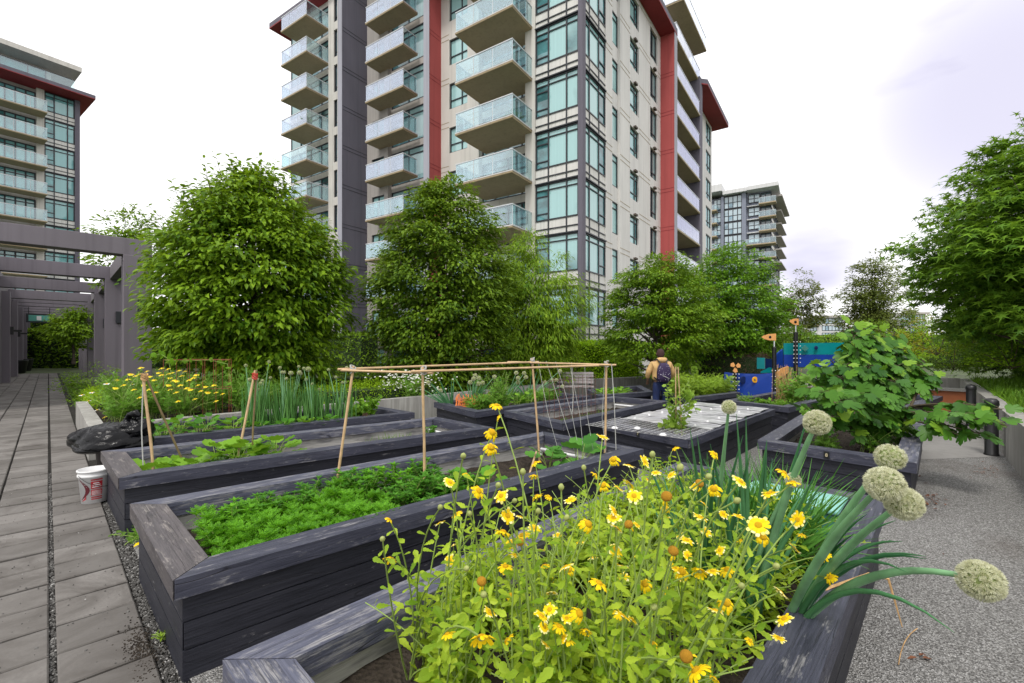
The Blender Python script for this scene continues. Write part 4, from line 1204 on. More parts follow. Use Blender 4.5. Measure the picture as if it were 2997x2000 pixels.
make_tree("small_tree", "dark tree at the far end of the paved path", PD(120, 1066, 45), 0.6, 0.1, PD(105, 1010, 46), 3.4, 2.2, 1.9, 150, 36, LEAF, 0.24, M['leaf_a'], 0.6, shell=0.2, limbs=30)
# ------- big maple on the right
make_tree("maple_tree", "large star-leaved maple filling the right edge of the view", (13.1, 10.7, 0.1), 1.0, 0.17, (12.95, 10.6, 4.15), 2.95, 2.9, 3.1, 560, 54, STAR, 0.21, M['leaf_maple'], 0.52, inner=90, zmin=1.9, shell=0.4, droop=0.45, shoots=60, limbs=80, gap=0.05, flat=0.6)
make_tree("maple_tree", "second maple standing behind the large one over the hedge", (17.0, 14.6, 0.1), 1.0, 0.15, (17.2, 14.6, 2.9), 2.7, 2.6, 2.7, 300, 46, STAR, 0.19, M['leaf_maple'], 0.6, shell=0.35, droop=0.45, shoots=10, limbs=60)
make_tree("bronze_tree", "dark bronze-leaved tree half hidden behind the large maple", PD(2830, 1000, 17), 1.0, 0.1, PD(2860, 760, 17), 1.2, 1.2, 2.0, 90, 32, LEAFS, 0.16, M['leaf_red'], 0.45, shell=0.2, limbs=40)

# ================================================================ HEDGES AND SHRUBS
def hedge(name, label, a, b, w, z0, z1, mat, size=0.07, dens=240, tpl=LEAFS, cat="hedge", rough=0.07, group=None, loc=None):
    """clipped hedge along a line a-b, leaves through its skin over a dark woody core"""
    a, b = Vector((a[0], a[1], 0)), Vector((b[0], b[1], 0)); L = (b - a).length
    t = (b - a).normalized(); n = Vector((-t.y, t.x, 0))
    root = thing(name, label, cat, (a + b) / 2 + UP * z0, group)
    c = MB(); q = [a + t * .12 + n * (w / 2 - .12), a + t * .12 - n * (w / 2 - .12), b - t * .12 - n * (w / 2 - .12), b - t * .12 + n * (w / 2 - .12)]
    c.prism([(p.x, p.y) for p in q][::-1], z0, z1 - 0.12); c.build("branches", M['core'], root)
    mb = MB()
    def face(o, ex, ey, lx, ly, nm):
        k = int(lx * ly * dens * 1.7); 
        if k < 1: return
        x = RNG.random(k) * lx; y = RNG.random(k) * ly
        dep = RNG.normal(0, rough, k) - 0.04 + 0.05 * np.sin(x * 2.3 + y) * np.cos(y * 3.1)
        o, ex, ey, nm = map(lambda v: np.array(v, float), (o, ex, ey, nm))
        pos = o + x[:, None] * ex + y[:, None] * ey + dep[:, None] * nm
        Y = nm * 0.6 + RNG.normal(0, 0.5, (k, 3)) + np.array((0, 0, 0.15)); Z = nm * 0.5 + np.array((0, 0, .9)) + RNG.normal(0, 0.4, (k, 3))
        mb.inst(tpl, pos, Y, Z, size * RNG.uniform(0.6, 1.25, k))
    h = z1 - z0
    face(a + n * w / 2 + UP * z0, t, UP, L, h, n); face(a - n * w / 2 + UP * z0, t, UP, L, h, -n)
    face(a - n * w / 2 + UP * z0, n, UP, w, h, -t); face(b - n * w / 2 + UP * z0, n, UP, w, h, t)
    face(a - n * w / 2 + UP * z1, t, n, L, w, UP)
    mb.build("foliage", mat, root)
    return root
def shrub(name, label, c, rx, ry, rz, mat, size=0.08, n=40, per=26, tpl=LEAFS, rcl=0.22, droop=0.2, cat="shrub", group=None, flat=0.8, shell=0.5):
    c = Vector(c); root = thing(name, label, cat, c, group)
    cs, ds = crown_centres((c.x, c.y, c.z + rz * 0.45), rx, ry, rz * 0.62, n, shell)
    cs[:, 2] = np.maximum(cs[:, 2], c.z + 0.05)
    mb = MB(); spray(mb, tpl, cs, rcl * RNG.uniform(.7, 1.3, len(cs)), per, size, droop, ds, 0, flat)
    mb.build("foliage", mat, root)
    st = MB()
    for k in range(10):
        e = Vector(cs[k % len(cs)]); st.tube([c, c.lerp(e, .5) + UP * .05, e], [.014, .01, .005], 5)
    st.build("stem", M['twig'], root)
    return root

# clipped hedge at the foot of the tower
ha, hb = PD(1565, 1030, 20.8), PD(1868, 1030, 21.7)
hedge("hedge", "clipped bright green hedge at the foot of the tower", ha, hb, 0.8, -0.1, 2.0, M['leaf_bright'], 0.085, 800)
# planting between the wall and the tower
def wl(s, off): p = w0 + wd * s; n = Vector((-wd.y, wd.x, 0)); return Vector((p.x, p.y, 0)) + n * off
hedge("hedge", "low box hedge behind the daisies under the big left tree", guv(4.4, 11.0), guv(8.3, 11.0), 1.2, 0.1, 0.82, M['leaf_bright'], 0.05, 420)
hedge("hedge", "dark low hedge in front of the round trees", guv(.9, 13.9), guv(9.5, 13.2), 0.9, 0.0, .95, M['leaf_hedge'], 0.06, 260)
shr = [(1.0, 1.3, .7, .6, .95, 'leaf_bright', "feathery bright shrub behind the onion bed wall"), (2.6, 1.9, .8, .6, 1.15, 'leaf_hedge', "dark rounded shrub left of the bench"),
       (6.8, 1.0, .75, .6, .95, 'leaf_bright', "yellow-green shrub right of the bench"), (8.4, 1.1, .8, .6, 1.25, 'leaf_bright', "tall feathery yellow-green shrub left of the person"),
       (5.0, 2.6, .9, .7, 1.35, 'leaf_hedge', "rounded grey-green shrub before the clipped hedge"), (9.6, 2.2, .9, .8, 1.2, 'leaf_c', "dark leafy shrub right behind the person"),
       (3.9, 1.0, .8, .5, .7, 'leaf_c', "low spreading shrub behind the bench")]
for s, o, rx, ry, rz, m_, lb in shr:
    p = wl(s, o); p.z = 0.25
    shrub("shrub", lb, p, rx, ry, rz, M[m_], 0.075 if m_ != 'leaf_hedge' else 0.055, 46, 34, LEAFS if 'feathery' not in lb else WILLOW, 0.22)
ba, bb = PD(2040, 1050, 19.5), PD(2245, 1050, 17.6)
hedge("hedge", "bronze-brown hedge behind the play ship's bow", ba, bb, 0.8, 0.0, 1.5, M['leaf_red'], 0.06, 300)
hedge("hedge", "yellow-green hedge behind the bronze one, under the spreading tree", PD(2120, 1030, 21.5), PD(2300, 1030, 21.5), 1.0, 0.0, 1.85, M['leaf_bright'], 0.07, 220)
shrub("shrub", "dark shrub under the layered tree, left of the bronze hedge", PD(2010, 1060, 19.5), 1.0, .8, 1.5, M['leaf_c'], 0.09, 50, 34)
# right-hand side: long dark hedge, grass bank, yellow shrub
rn = Vector((rd.y, -rd.x, 0))
hedge("hedge", "long dark hedge running beside the right-hand concrete wall", r0 + rn * 2.1 - rd * 1.0, r1 + rn * 2.1 + rd * 13, 1.2, 0.6, 2.05, M['leaf_hedge'], 0.085, 210)
shrub("shrub", "golden yellow shrub beyond the fig tree at the end of the hedge", PD(2745, 1040, 18), 1.3, 1.0, 1.5, M['leaf_yellow'], 0.09, 60, 36)
shrub("shrub", "dark low spreading shrub above the wall's far corner", PD(2790, 1085, 14.6), 0.9, .7, 0.8, M['leaf_b'], 0.07, 60, 36)
shrub("shrub", "rounded green shrub at the near end of the grass bank", PD(2960, 1080, 11.2), 1.0, .8, 1.1, M['leaf_hedge'], 0.08, 60, 34)
shrub("shrub", "yellow-green bush between the fig tree and the far slender trees", PD(2670, 1050, 22), 1.6, 1.0, 1.4, M['leaf_bright'], 0.1, 60, 34)
shrub("shrub", "green bush hiding the foot of the far tall olive tree", PD(2560, 1040, 24), 2.2, 1.0, 1.6, M['leaf_c'], 0.12, 70, 34)
shrub("shrub", "bush hiding the foot of the thin see-through tree", PD(2340, 1035, 26), 2.4, 1.0, 1.3, M['leaf_d'], 0.12, 70, 34)
# raised grass bank behind the right wall
g = MB(); a0 = r0 - rd * 6 + rn * 0.2; a1 = r1 + rd * 10.5 + rn * 0.2
g.add([a0 + UP * .66, a1 + UP * .66, a1 + rn * 6 + UP * .9, a0 + rn * 6 + UP * .9], [(0, 3, 2, 1)])
tag(g.build("grass_bank", M['ground']), kind='structure')
M['grass'] = mat_leaf("grass_blades", (0.05, 0.14, 0.012), (0.17, 0.32, 0.03), 0.3)
g = MB(); k = 9000; s_ = RNG.random(k) * 19; o_ = RNG.random(k) * 1.6 + .02
A0 = np.array(a0); pos = A0 + s_[:, None] * np.array(rd) + o_[:, None] * np.array(rn); pos[:, 2] = .65
g.inst(BLADE, pos, np.array((0, 0, 1.0)) + RNG.normal(0, .35, (k, 3)), RNG.normal(0, 1, (k, 3)), RNG.uniform(.12, .3, k), xs=1.6)
tag(g.build("grass", M['grass']), kind='stuff')
# lawn strip and small hedges beside the path, left
g = MB(); k = 7000; u_ = RNG.uniform(PATH_E + .14, PATH_E + .9, k); v_ = RNG.uniform(9.8, 30, k)
pos = u_[:, None] * np.array(GU) + v_[:, None] * np.array(GV)
g.inst(BLADE, pos, np.array((0, 0, 1.0)) + RNG.normal(0, .4, (k, 3)), RNG.normal(0, 1, (k, 3)), RNG.uniform(.05, .13, k), xs=2.0)
tag(g.build("lawn", M['grass']), kind='stuff')
hedge("hedge", "low clipped hedge on the lawn strip by the nearest pergola column", guv(1.15, 13.6), guv(1.15, 17.5), 0.9, -.05, .62, M['leaf_bright'], .06, 320)
shrub("shrub", "round dark shrub between the second and third pergola columns", guv(1.1, 22.0, -.05), .9, 1.0, 1.1, M['leaf_hedge'], .08, 50, 34)
shrub("shrub", "blue-green shrub at the foot of the second pergola column", guv(1.2, 18.8, -.05), .7, .8, .8, M['leaf_c'], .08, 40, 30)
hedge("hedge", "low hedge across the far end of the paved path", guv(-2.5, 60), guv(4, 60), 1.0, -.05, 1.0, M['leaf_red'], .1, 140)
hedge("hedge", "dark tall hedge closing the view beyond the pergola", guv(-5, 64), guv(8, 64), 1.5, -.05, 5.0, M['leaf_hedge'], .22, 40)
# distant green belt so the garden's edge meets planting, not the horizon
hedge("hedge", "long tree-high green belt far behind the play ship", PD(1900, 1030, 60), PD(3400, 1030, 60), 3.0, -1, 3.1, M['leaf_c'], .35, 22)
hedge("hedge", "long tree-high green belt behind the big left tree and pergola", (-60, 42), (-18, 40), 3.0, -1, 3.2, M['leaf_c'], .35, 22)
hedge("hedge", "planting belt between the two left towers behind the trees", (-17, 34.5), (-9, 29), 1.5, -1, 2.6, M['leaf_c'], .2, 40)
# ================================================================ BED PLANTS
M['lf_daisy'] = mat_leaf("leaf_daisy", (0.11, 0.25, 0.013), (0.43, 0.57, 0.045), 0.38, clump=2.5)
M['stem_daisy'] = mat_plain("stem_daisy", (0.26, 0.37, 0.08), 0.55, 0.25, 5)
M['petal_in'] = mat_leaf("petal_yellow", (0.92, 0.6, 0.006), (0.98, 0.72, 0.01), 0.25, 0.55, (0.95, 0.75, 0.02))
M['petal_out'] = mat_leaf("petal_cream", (0.93, 0.8, 0.12), (0.95, 0.9, 0.5), 0.25, 0.55, (0.9, 0.82, 0.4))
M['petal_gold'] = mat_leaf("petal_gold", (0.92, 0.58, 0.006), (0.98, 0.7, 0.01), 0.25, 0.55, (0.9, 0.6, 0.02))
def mat_disc(name, a, b):
    t = NT(name); v = t.vor(t.coord("Object"), 420)
    return t.done(t.bsdf(t.ramp(v, [(0.0, b), (0.6, a)]), 0.8, t.bump(v, 0.8, 0.002), 0.2))
M['disc'] = mat_disc("flower_disc", (0.72, 0.4, 0.01), (0.92, 0.62, 0.015))
M['disc_old'] = mat_disc("spent_disc", (0.45, 0.22, 0.02), (0.8, 0.43, 0.02))
M['bud'] = mat_plain("bud_green", (0.3, 0.34, 0.1), 0.6, 0.2, 90)
M['onion'] = mat_leaf("onion_leaf", (0.04, 0.155, 0.065), (0.11, 0.29, 0.12), 0.12, 0.4, clump=3)
M['scape'] = mat_plain("onion_stalk", (0.17, 0.35, 0.17), 0.45, 0.3, 8)
M['floret'] = mat_leaf("onion_floret", (0.5, 0.5, 0.28), (0.8, 0.8, 0.62), 0.2, 0.7, (0.7, 0.7, 0.5))
M['umbelcore'] = mat_plain("onion_head_core", (0.2, 0.25, 0.08), 0.8, 0.4, 60)
M['dry'] = mat_plain("dry_leaf", (0.46, 0.28, 0.12), 0.8, 0.3, 20)
M['herb'] = mat_leaf("leaf_herb", (0.05, 0.17, 0.008), (0.16, 0.42, 0.02), 0.35, clump=4)
M['herb2'] = mat_leaf("leaf_herb_dark", (0.035, 0.13, 0.012), (0.11, 0.31, 0.025), 0.3, clump=4)
M['cabbage'] = mat_leaf("leaf_cabbage", (0.055, 0.18, 0.012), (0.19, 0.38, 0.028), 0.3, 0.35, clump=5)
M['squash'] = mat_leaf("leaf_squash", (0.03, 0.13, 0.02), (0.1, 0.28, 0.04), 0.25, 0.5, clump=5)
M['figleaf'] = mat_leaf("leaf_fig", (0.018, 0.075, 0.012), (0.085, 0.215, 0.022), 0.16, 0.4, clump=2.5)
M['figyoung'] = mat_leaf("leaf_fig_young", (0.09, 0.23, 0.018), (0.22, 0.38, 0.035), 0.25, 0.4, clump=2.5)
M['fern'] = mat_leaf("leaf_feathery", (0.06, 0.17, 0.02), (0.19, 0.38, 0.04), 0.3, clump=3)
M['dill'] = mat_leaf("leaf_dill", (0.12, 0.24, 0.015), (0.3, 0.45, 0.04), 0.35, clump=3)
M['pea'] = mat_leaf("leaf_pea", (0.14, 0.28, 0.03), (0.35, 0.52, 0.08), 0.4, clump=5)
M['white_petal'] = mat_leaf("petal_white", (0.75, 0.75, 0.66), (0.85, 0.85, 0.8), 0.2, 0.6, (0.8, 0.8, 0.7))

# ---- flower heads of the near daisies (unit: 1 = flower width)
def petal_ring(mb, n, rin, rout, w, dz, droop, m_in, m_out, seed, skip=0.0):
    rr = random.Random(seed)
    for k in range(n):
        if rr.random() < skip: continue
        a = 2 * math.pi * (k + rr.uniform(-.25, .25)) / n
        ro = rout * rr.uniform(.78, 1.08); dr = droop + rr.uniform(-.09, .09)
        ca, sa = math.cos(a), math.sin(a)
        def pt(r, o, z): return (ca * r - sa * o, sa * r + ca * o, z)
        rm = rin + (ro - rin) * .66; re = rin + (ro - rin) * .92
        zm = dz - dr * .35; ze = dz - dr * .8; zt = dz - dr
        v = [pt(rin, -w * .3, dz), pt(rin, w * .3, dz), pt(rm, -w * .52, zm), pt(rm, 0, zm + .02), pt(rm, w * .52, zm),
             pt(re, -w * .46, ze), pt(re, 0, ze + .01), pt(re, w * .46, ze), pt(ro, -w * .17, zt), pt(ro * .985, 0, zt), pt(ro, w * .17, zt)]
        mb.add(v, [(0, 1, 3), (0, 3, 2), (1, 4, 3)], m_in)
        if m_out and rr.random() < .25: mb.add(v, [(2, 3, 6, 5), (3, 4, 7, 6), (5, 6, 9, 8), (6, 7, 10, 9)], m_in); continue
        mb.add(v, [(2, 3, 6, 5), (3, 4, 7, 6), (5, 6, 9, 8), (6, 7, 10, 9)], m_out)
def dome(r, h, n=12, rings=4):
    return [(r * math.cos(i / rings * math.pi / 2), h * math.sin(i / rings * math.pi / 2)) for i in range(rings)] + [(0.001, h)]
FLW = []
def flower_variant(kind, seed):
    p = MB()
    if kind == 'open': petal_ring(p, 13, .12, .5, .165, .0, .06, 0, 1, seed)
    elif kind == 'flat': petal_ring(p, 13, .13, .5, .17, .0, -.02, 0, 1, seed)
    elif kind == 'gold': petal_ring(p, 13, .14, .5, .16, .0, .16, 0, 0, seed)
    elif kind == 'droop': petal_ring(p, 12, .2, .46, .16, .0, .34, 0, 0, seed)
    elif kind == 'spent': petal_ring(p, 9, .22, .34, .09, -.06, .3, 0, 0, seed, .5)
    p.lathe([(.02, -.12), (.1, -.09), (.15, -.02), (.13, .01)], n=10, mat=2)
    pm = p.build("flower", [M['petal_in'], M['petal_out'], M['bud']], mesh_only=True)
    d = MB()
    r, h = {'open': (.155, .07), 'flat': (.15, .05), 'gold': (.18, .11), 'droop': (.225, .19), 'spent': (.25, .22)}[kind]
    d.lathe([(r * .8, -.03)] + dome(r, h), n=12)
    dm = d.build("disc", M['disc_old' if kind in ('spent',) else 'disc'], mesh_only=True)
    dm.polygons.foreach_set("use_smooth", np.ones(len(dm.polygons), bool))
    return pm, dm
FV = {k: [flower_variant(k, s + i * 10) for i in range(3)] for s, k in enumerate(('open', 'flat', 'gold', 'droop', 'spent'))}
def place_flower(parent, p, face, size, kind):
    pm, dm = random.choice(FV[kind])
    o = bpy.data.objects.new("flower", pm); COL.objects.link(o); o.parent = parent
    o.location = Vector(p) - parent.location
    q = Vector(face).to_track_quat('Z', 'Y')
    o.rotation_mode = 'QUATERNION'; o.rotation_quaternion = q; o.scale = (size,) * 3
    d = bpy.data.objects.new("disc", dm); COL.objects.link(d); d.parent = o
    return o

# flower positions in the photo (column, row, width in the 2350-wide view, kind)
FL = [(1140,930,38,'gold'),(1143,958,24,'gold'),(1130,993,38,'droop'),(1127,1027,46,'droop'),(1383,1003,33,'flat'),(1550,1028,22,'gold'),(1408,1055,38,'droop'),
 (1443,1068,36,'open'),(1480,1060,40,'flat'),(1640,1042,34,'gold'),(1505,1085,26,'open'),(1367,1090,28,'gold'),(1540,1090,30,'open'),(1033,1107,42,'open'),(1070,1088,26,'gold'),
 (1228,1062,30,'gold'),(1225,1092,32,'gold'),(1150,1138,46,'open'),(1260,1140,24,'gold'),(1310,1147,42,'flat'),(1485,1100,30,'open'),(1445,1112,40,'open'),(1605,1110,30,'spent'),
 (1700,1105,48,'open'),(1800,1085,44,'gold'),(1820,1107,46,'gold'),(1765,1132,44,'open'),(1808,1145,30,'flat'),(1530,1140,38,'spent'),(1527,1166,28,'droop'),(1455,1138,46,'open'),
 (1525,1187,40,'flat'),(1740,1205,60,'flat'),(1830,1193,45,'flat'),(1840,1227,26,'gold'),(1350,1203,46,'droop'),(1408,1188,42,'open'),(1416,1212,46,'open'),(1443,1204,30,'spent'),
 (1225,1212,38,'flat'),(1155,1220,46,'gold'),(1195,1245,28,'spent'),(1620,1220,34,'open'),(1605,1246,26,'open'),(1545,1265,36,'spent'),(1185,1273,44,'open'),(1240,1262,32,'open'),
 (1250,1298,32,'gold'),(1298,1300,48,'open'),(1160,1300,42,'gold'),(1105,1335,34,'spent'),(1265,1330,28,'gold'),(1410,1262,40,'open'),(1430,1325,36,'open'),(1480,1340,44,'droop'),
 (1375,1338,50,'gold'),(1465,1275,34,'gold'),(1668,1308,40,'gold'),(1565,1312,42,'droop'),(1892,1275,34,'gold'),(1905,1325,34,'gold'),(1345,1447,42,'gold'),(1303,1470,44,'gold'),
 (1243,1413,52,'open'),(1430,1413,50,'open'),(1125,1405,40,'open'),(1105,1463,72,'gold'),(1027,1455,44,'gold'),(1032,1286,36,'open'),(1010,1200,34,'open'),(895,1282,40,'gold'),
 (893,1192,25,'gold'),(1047,1180,34,'gold'),(1040,1252,26,'flat'),(1642,1400,52,'open'),(1667,1384,48,'droop'),(1800,1420,52,'open'),(1575,1507,44,'spent'),(1597,1538,68,'gold'),
 (1640,1556,34,'gold'),(1330,1245,30,'open'),(1280,1228,28,'flat'),(1575,1190,30,'open'),(1660,1180,32,'open'),(1700,1240,30,'gold'),(1560,1230,28,'open'),(1360,1280,32,'open')]
BUDS = [(878,1238,14),(1200,1085,14),(1063,1048,14),(1143,1115,14),(1497,1045,14),(1288,1120,14),(1010,1165,13),(1078,1180,13),(1235,1175,13),(1560,1075,16),(1625,1095,15),(1690,1150,15),(1300,1190,13),(1180,1150,12),(1340,1075,12),(1110,1365,16),(1500,1395,15),(1700,1345,15),(1780,1300,15),(1070,1305,14)]
DQ, DZ = BEDS['D'][0], BEDS['D'][1]
roots = []
for s in (0.15, 0.27, 0.4, 0.52, 0.64):
    for w in (0.24, 0.42, 0.6, 0.78):
        p = bpt('D', s + random.uniform(-.035, .035), w + random.uniform(-.05, .05)); roots.append(p)
PLANT_TXT = ["yellow daisy plant with cream-tipped petals at the left edge of the near clump", "tallest yellow daisy plant, rising above the herb bed rail",
             "yellow daisy plant in the near clump with the biggest open flower low in front"]
plants = []
for p in roots:
    plants.append(dict(p=p, stem=MB(), leaf=MB(), fl=[]))
def stem_curve(a, b, bow=0.15):
    a, b = Vector(a), Vector(b); h = (b - a)
    side = Vector((random.gauss(0, 1), random.gauss(0, 1), 0)) * h.length * 0.06
    c1 = a + Vector((h.x * .12, h.y * .12, h.z * .42)) + side
    c2 = a + Vector((h.x * .55, h.y * .55, h.z * .8)) + side * .6
    pts = []
    n = 9
    for i in range(n + 1):
        t_ = i / n; u_ = 1 - t_
        pts.append(a * u_ ** 3 + c1 * 3 * u_ * u_ * t_ + c2 * 3 * u_ * t_ * t_ + b * t_ ** 3)
    return pts
def leaf_along(mb, pts, f0, f1, k, size, tpl=LOBED, mat=0):
    n = len(pts) - 1
    P_, Y_, Z_ = [], [], []
    for i in range(k):
        f = f0 + (f1 - f0) * (i + random.random()) / k
        j = min(n - 1, int(f * n)); p = pts[j].lerp(pts[j + 1], f * n - j); t_ = (pts[j + 1] - pts[j]).normalized()
        a = i * 2.4 + random.random()
        sd = Vector((math.cos(a), math.sin(a), 0)); sd = (sd - t_ * sd.dot(t_)).normalized()
        P_.append(p); Y_.append(sd + t_ * random.uniform(.15, .7)); Z_.append(t_ + sd * -.3 + Vector((random.gauss(0, .3), random.gauss(0, .3), random.gauss(0, .2))))
    sz = np.array([size * random.uniform(.6, 1.25) * (1.15 - 0.5 * (f0 + (f1 - f0) * i / max(1, k))) for i in range(k)])
    mb.inst(tpl, P_, Y_, Z_, sz, mat)
FSZ = 0.062
for _ in range(46):
    FL.append((random.uniform(1080, 1840), random.uniform(1110, 1480), random.uniform(28, 46), random.choice(('gold', 'open', 'open', 'flat', 'droop'))))
for x, y, w, kd in FL + [(b[0], b[1], b[2], 'bud') for b in BUDS]:
    real = FSZ if kd != 'bud' else 0.018
    if kd in ('spent',): real = FSZ * .62
    d = real * FPX / (w * K); d = max(0.95, min(2.15, d))
    if y > 1380: d = min(d, 1.35)
    if x < 1000: d = max(1.45, min(d, 1.7))
    p = DD(x, y, d)
    best = min(plants, key=lambda q: ((q['p'].x - p.x) ** 2 + (q['p'].y - p.y) ** 2) ** .5 + .03 * len(q['fl']))
    best['fl'].append((p, w * K * d / FPX, kd))
for pi, pl in enumerate(plants):
    p0 = pl['p']; pl['root'] = r_ = thing("daisy_plant", "yellow daisy plant in the dense near clump, cream-tipped petals on pale green stems", "flower", p0, "yellow daisies in the near raised bed")
    hub = []
    for k in range(7):
        a = random.uniform(0, 6.28); hub.append(p0 + Vector((math.cos(a), math.sin(a), 0)) * random.uniform(.02, .1))
    def shoot(e, lv, rad_, f0=.12, sz=.075):
        s = random.choice(hub); pts = stem_curve(s, e)
        pl['stem'].tube(pts, [rad_ * (1.25 - .6 * i / (len(pts) - 1)) for i in range(len(pts))], 5, cap=False)
        leaf_along(pl['leaf'], pts, f0, .93, lv, sz)
        return pts
    for (p, sz, kd) in pl['fl']:
        pts = shoot(p, 13, .0036, .2, .058)
        t_ = (pts[-1] - pts[-2]).normalized()
        if kd == 'bud':
            pl['stem'].lathe([(.002, -.01), (.008, -.002), (.009, .005), (.005, .012), (.001, .013)], p, 8, 1, axis=t_)
            continue
        toC = (Vector((0, 0, CZ)) - p).normalized()
        fd = UP * random.uniform(.6, 1.1) + toC * random.uniform(-.15, .4) + Vector((random.gauss(0, .6), random.gauss(0, .4), 0))
        if kd == 'droop' or kd == 'spent': fd = UP * .5 + toC * .6 + Vector((random.gauss(0, .25), 0, 0))
        place_flower(r_, p, fd, sz * random.uniform(.78, .95) if kd != 'spent' else sz / .62 * .85, kd)
    # leafy side shoots that fill the clump
    ns = 48
    for k in range(ns):
        a = random.uniform(0, 6.28); rr = abs(random.gauss(0, .25)); h = random.uniform(.12, .56)
        e = p0 + Vector((math.cos(a) * rr, math.sin(a) * rr, h))
        lim = 1035 + 25 * math.sin(e.z * 20)
        if (HX + FPX * e.x / max(.2, e.y)) / K < lim and k > 1: continue
        if e.dot(dn) > -.8 and e.y < 2.3 and random.random() < .88: continue
        shoot(e, 14, .0034, .1, random.choice((.06, .075, .1)))
    pl['leaf'].build("leaves", M['lf_daisy'], r_)
    pl['stem'].build("stem", [M['stem_daisy'], M['bud']], r_, smooth=True)

# ---- onions
def floret_tpl():
    vs = [(0, 0, 0)]; fs = []
    for k in range(6):
        a = k * math.pi / 3
        for q, r in ((-.34, .6), (0, 1.0), (.34, .6)):
            vs.append((math.cos(a + q) * r * .5, .15 + .55 * (r > .9), math.sin(a + q) * r * .5))
        b = 1 + 3 * k; fs += [(0, b, b + 1), (0, b + 1, b + 2)]
    return T(vs, fs)
FLORET = floret_tpl()
def onion_head(root, c, r, axis, n=330, name="flower_head"):
    i = np.arange(n) + .5; ph = np.arccos(1 - 2 * i / n * 0.93); th = math.pi * (1 + 5 ** .5) * i
    d = np.stack([np.cos(th) * np.sin(ph), np.sin(th) * np.sin(ph), np.cos(ph)], 1)
    q = Vector(axis).to_track_quat('Z', 'Y').to_matrix(); d = d @ np.array(q.transposed())
    mb = MB()
    d = nrm(d + RNG.normal(0, .07, d.shape))
    mb.inst(FLORET, np.array(c) + d * (r * RNG.uniform(.72, .88, n))[:, None], d, RNG.normal(0, 1, (n, 3)), r * (.2 if n > 300 else .3))
    o = mb.build(name, M['floret'], root)
    co = MB(); co.lathe([(r * .78 * math.sin(a), -r * .78 * math.cos(a)) for a in [math.pi * k / 10 for k in range(11)]], c, 14)
    co.build("head_core", M['umbelcore'], o, smooth=True)
def onion_stalk(mb, pts, r, n=10, swell=1.25, tip=.55):
    m = len(pts) - 1
    mb.tube(pts, [r * (1 + (swell - 1) * math.sin(math.pi * min(1, i / m * 1.2)) - (1 - tip) * (i / m) ** 3) for i in range(m + 1)], n)
def bez(a, c, b, n=10):
    a, c, b = Vector(a), Vector(c), Vector(b)
    return [a * (1 - t_) ** 2 + c * 2 * t_ * (1 - t_) + b * t_ * t_ for t_ in [i / n for i in range(n + 1)]]
def onion_leaf(mb, a, b, r=.009, lift=.2, sag=None):
    r = r * 1.2
    a, b = Vector(a), Vector(b); c = a.lerp(b, .45) + UP * lift * (b - a).length
    pts = bez(a, c, b, 9)
    mb.tube(pts, [r * (1.0 - .2 * i / 9) * (1 - (i / 9) ** 3 * .93) for i in range(10)], 7)

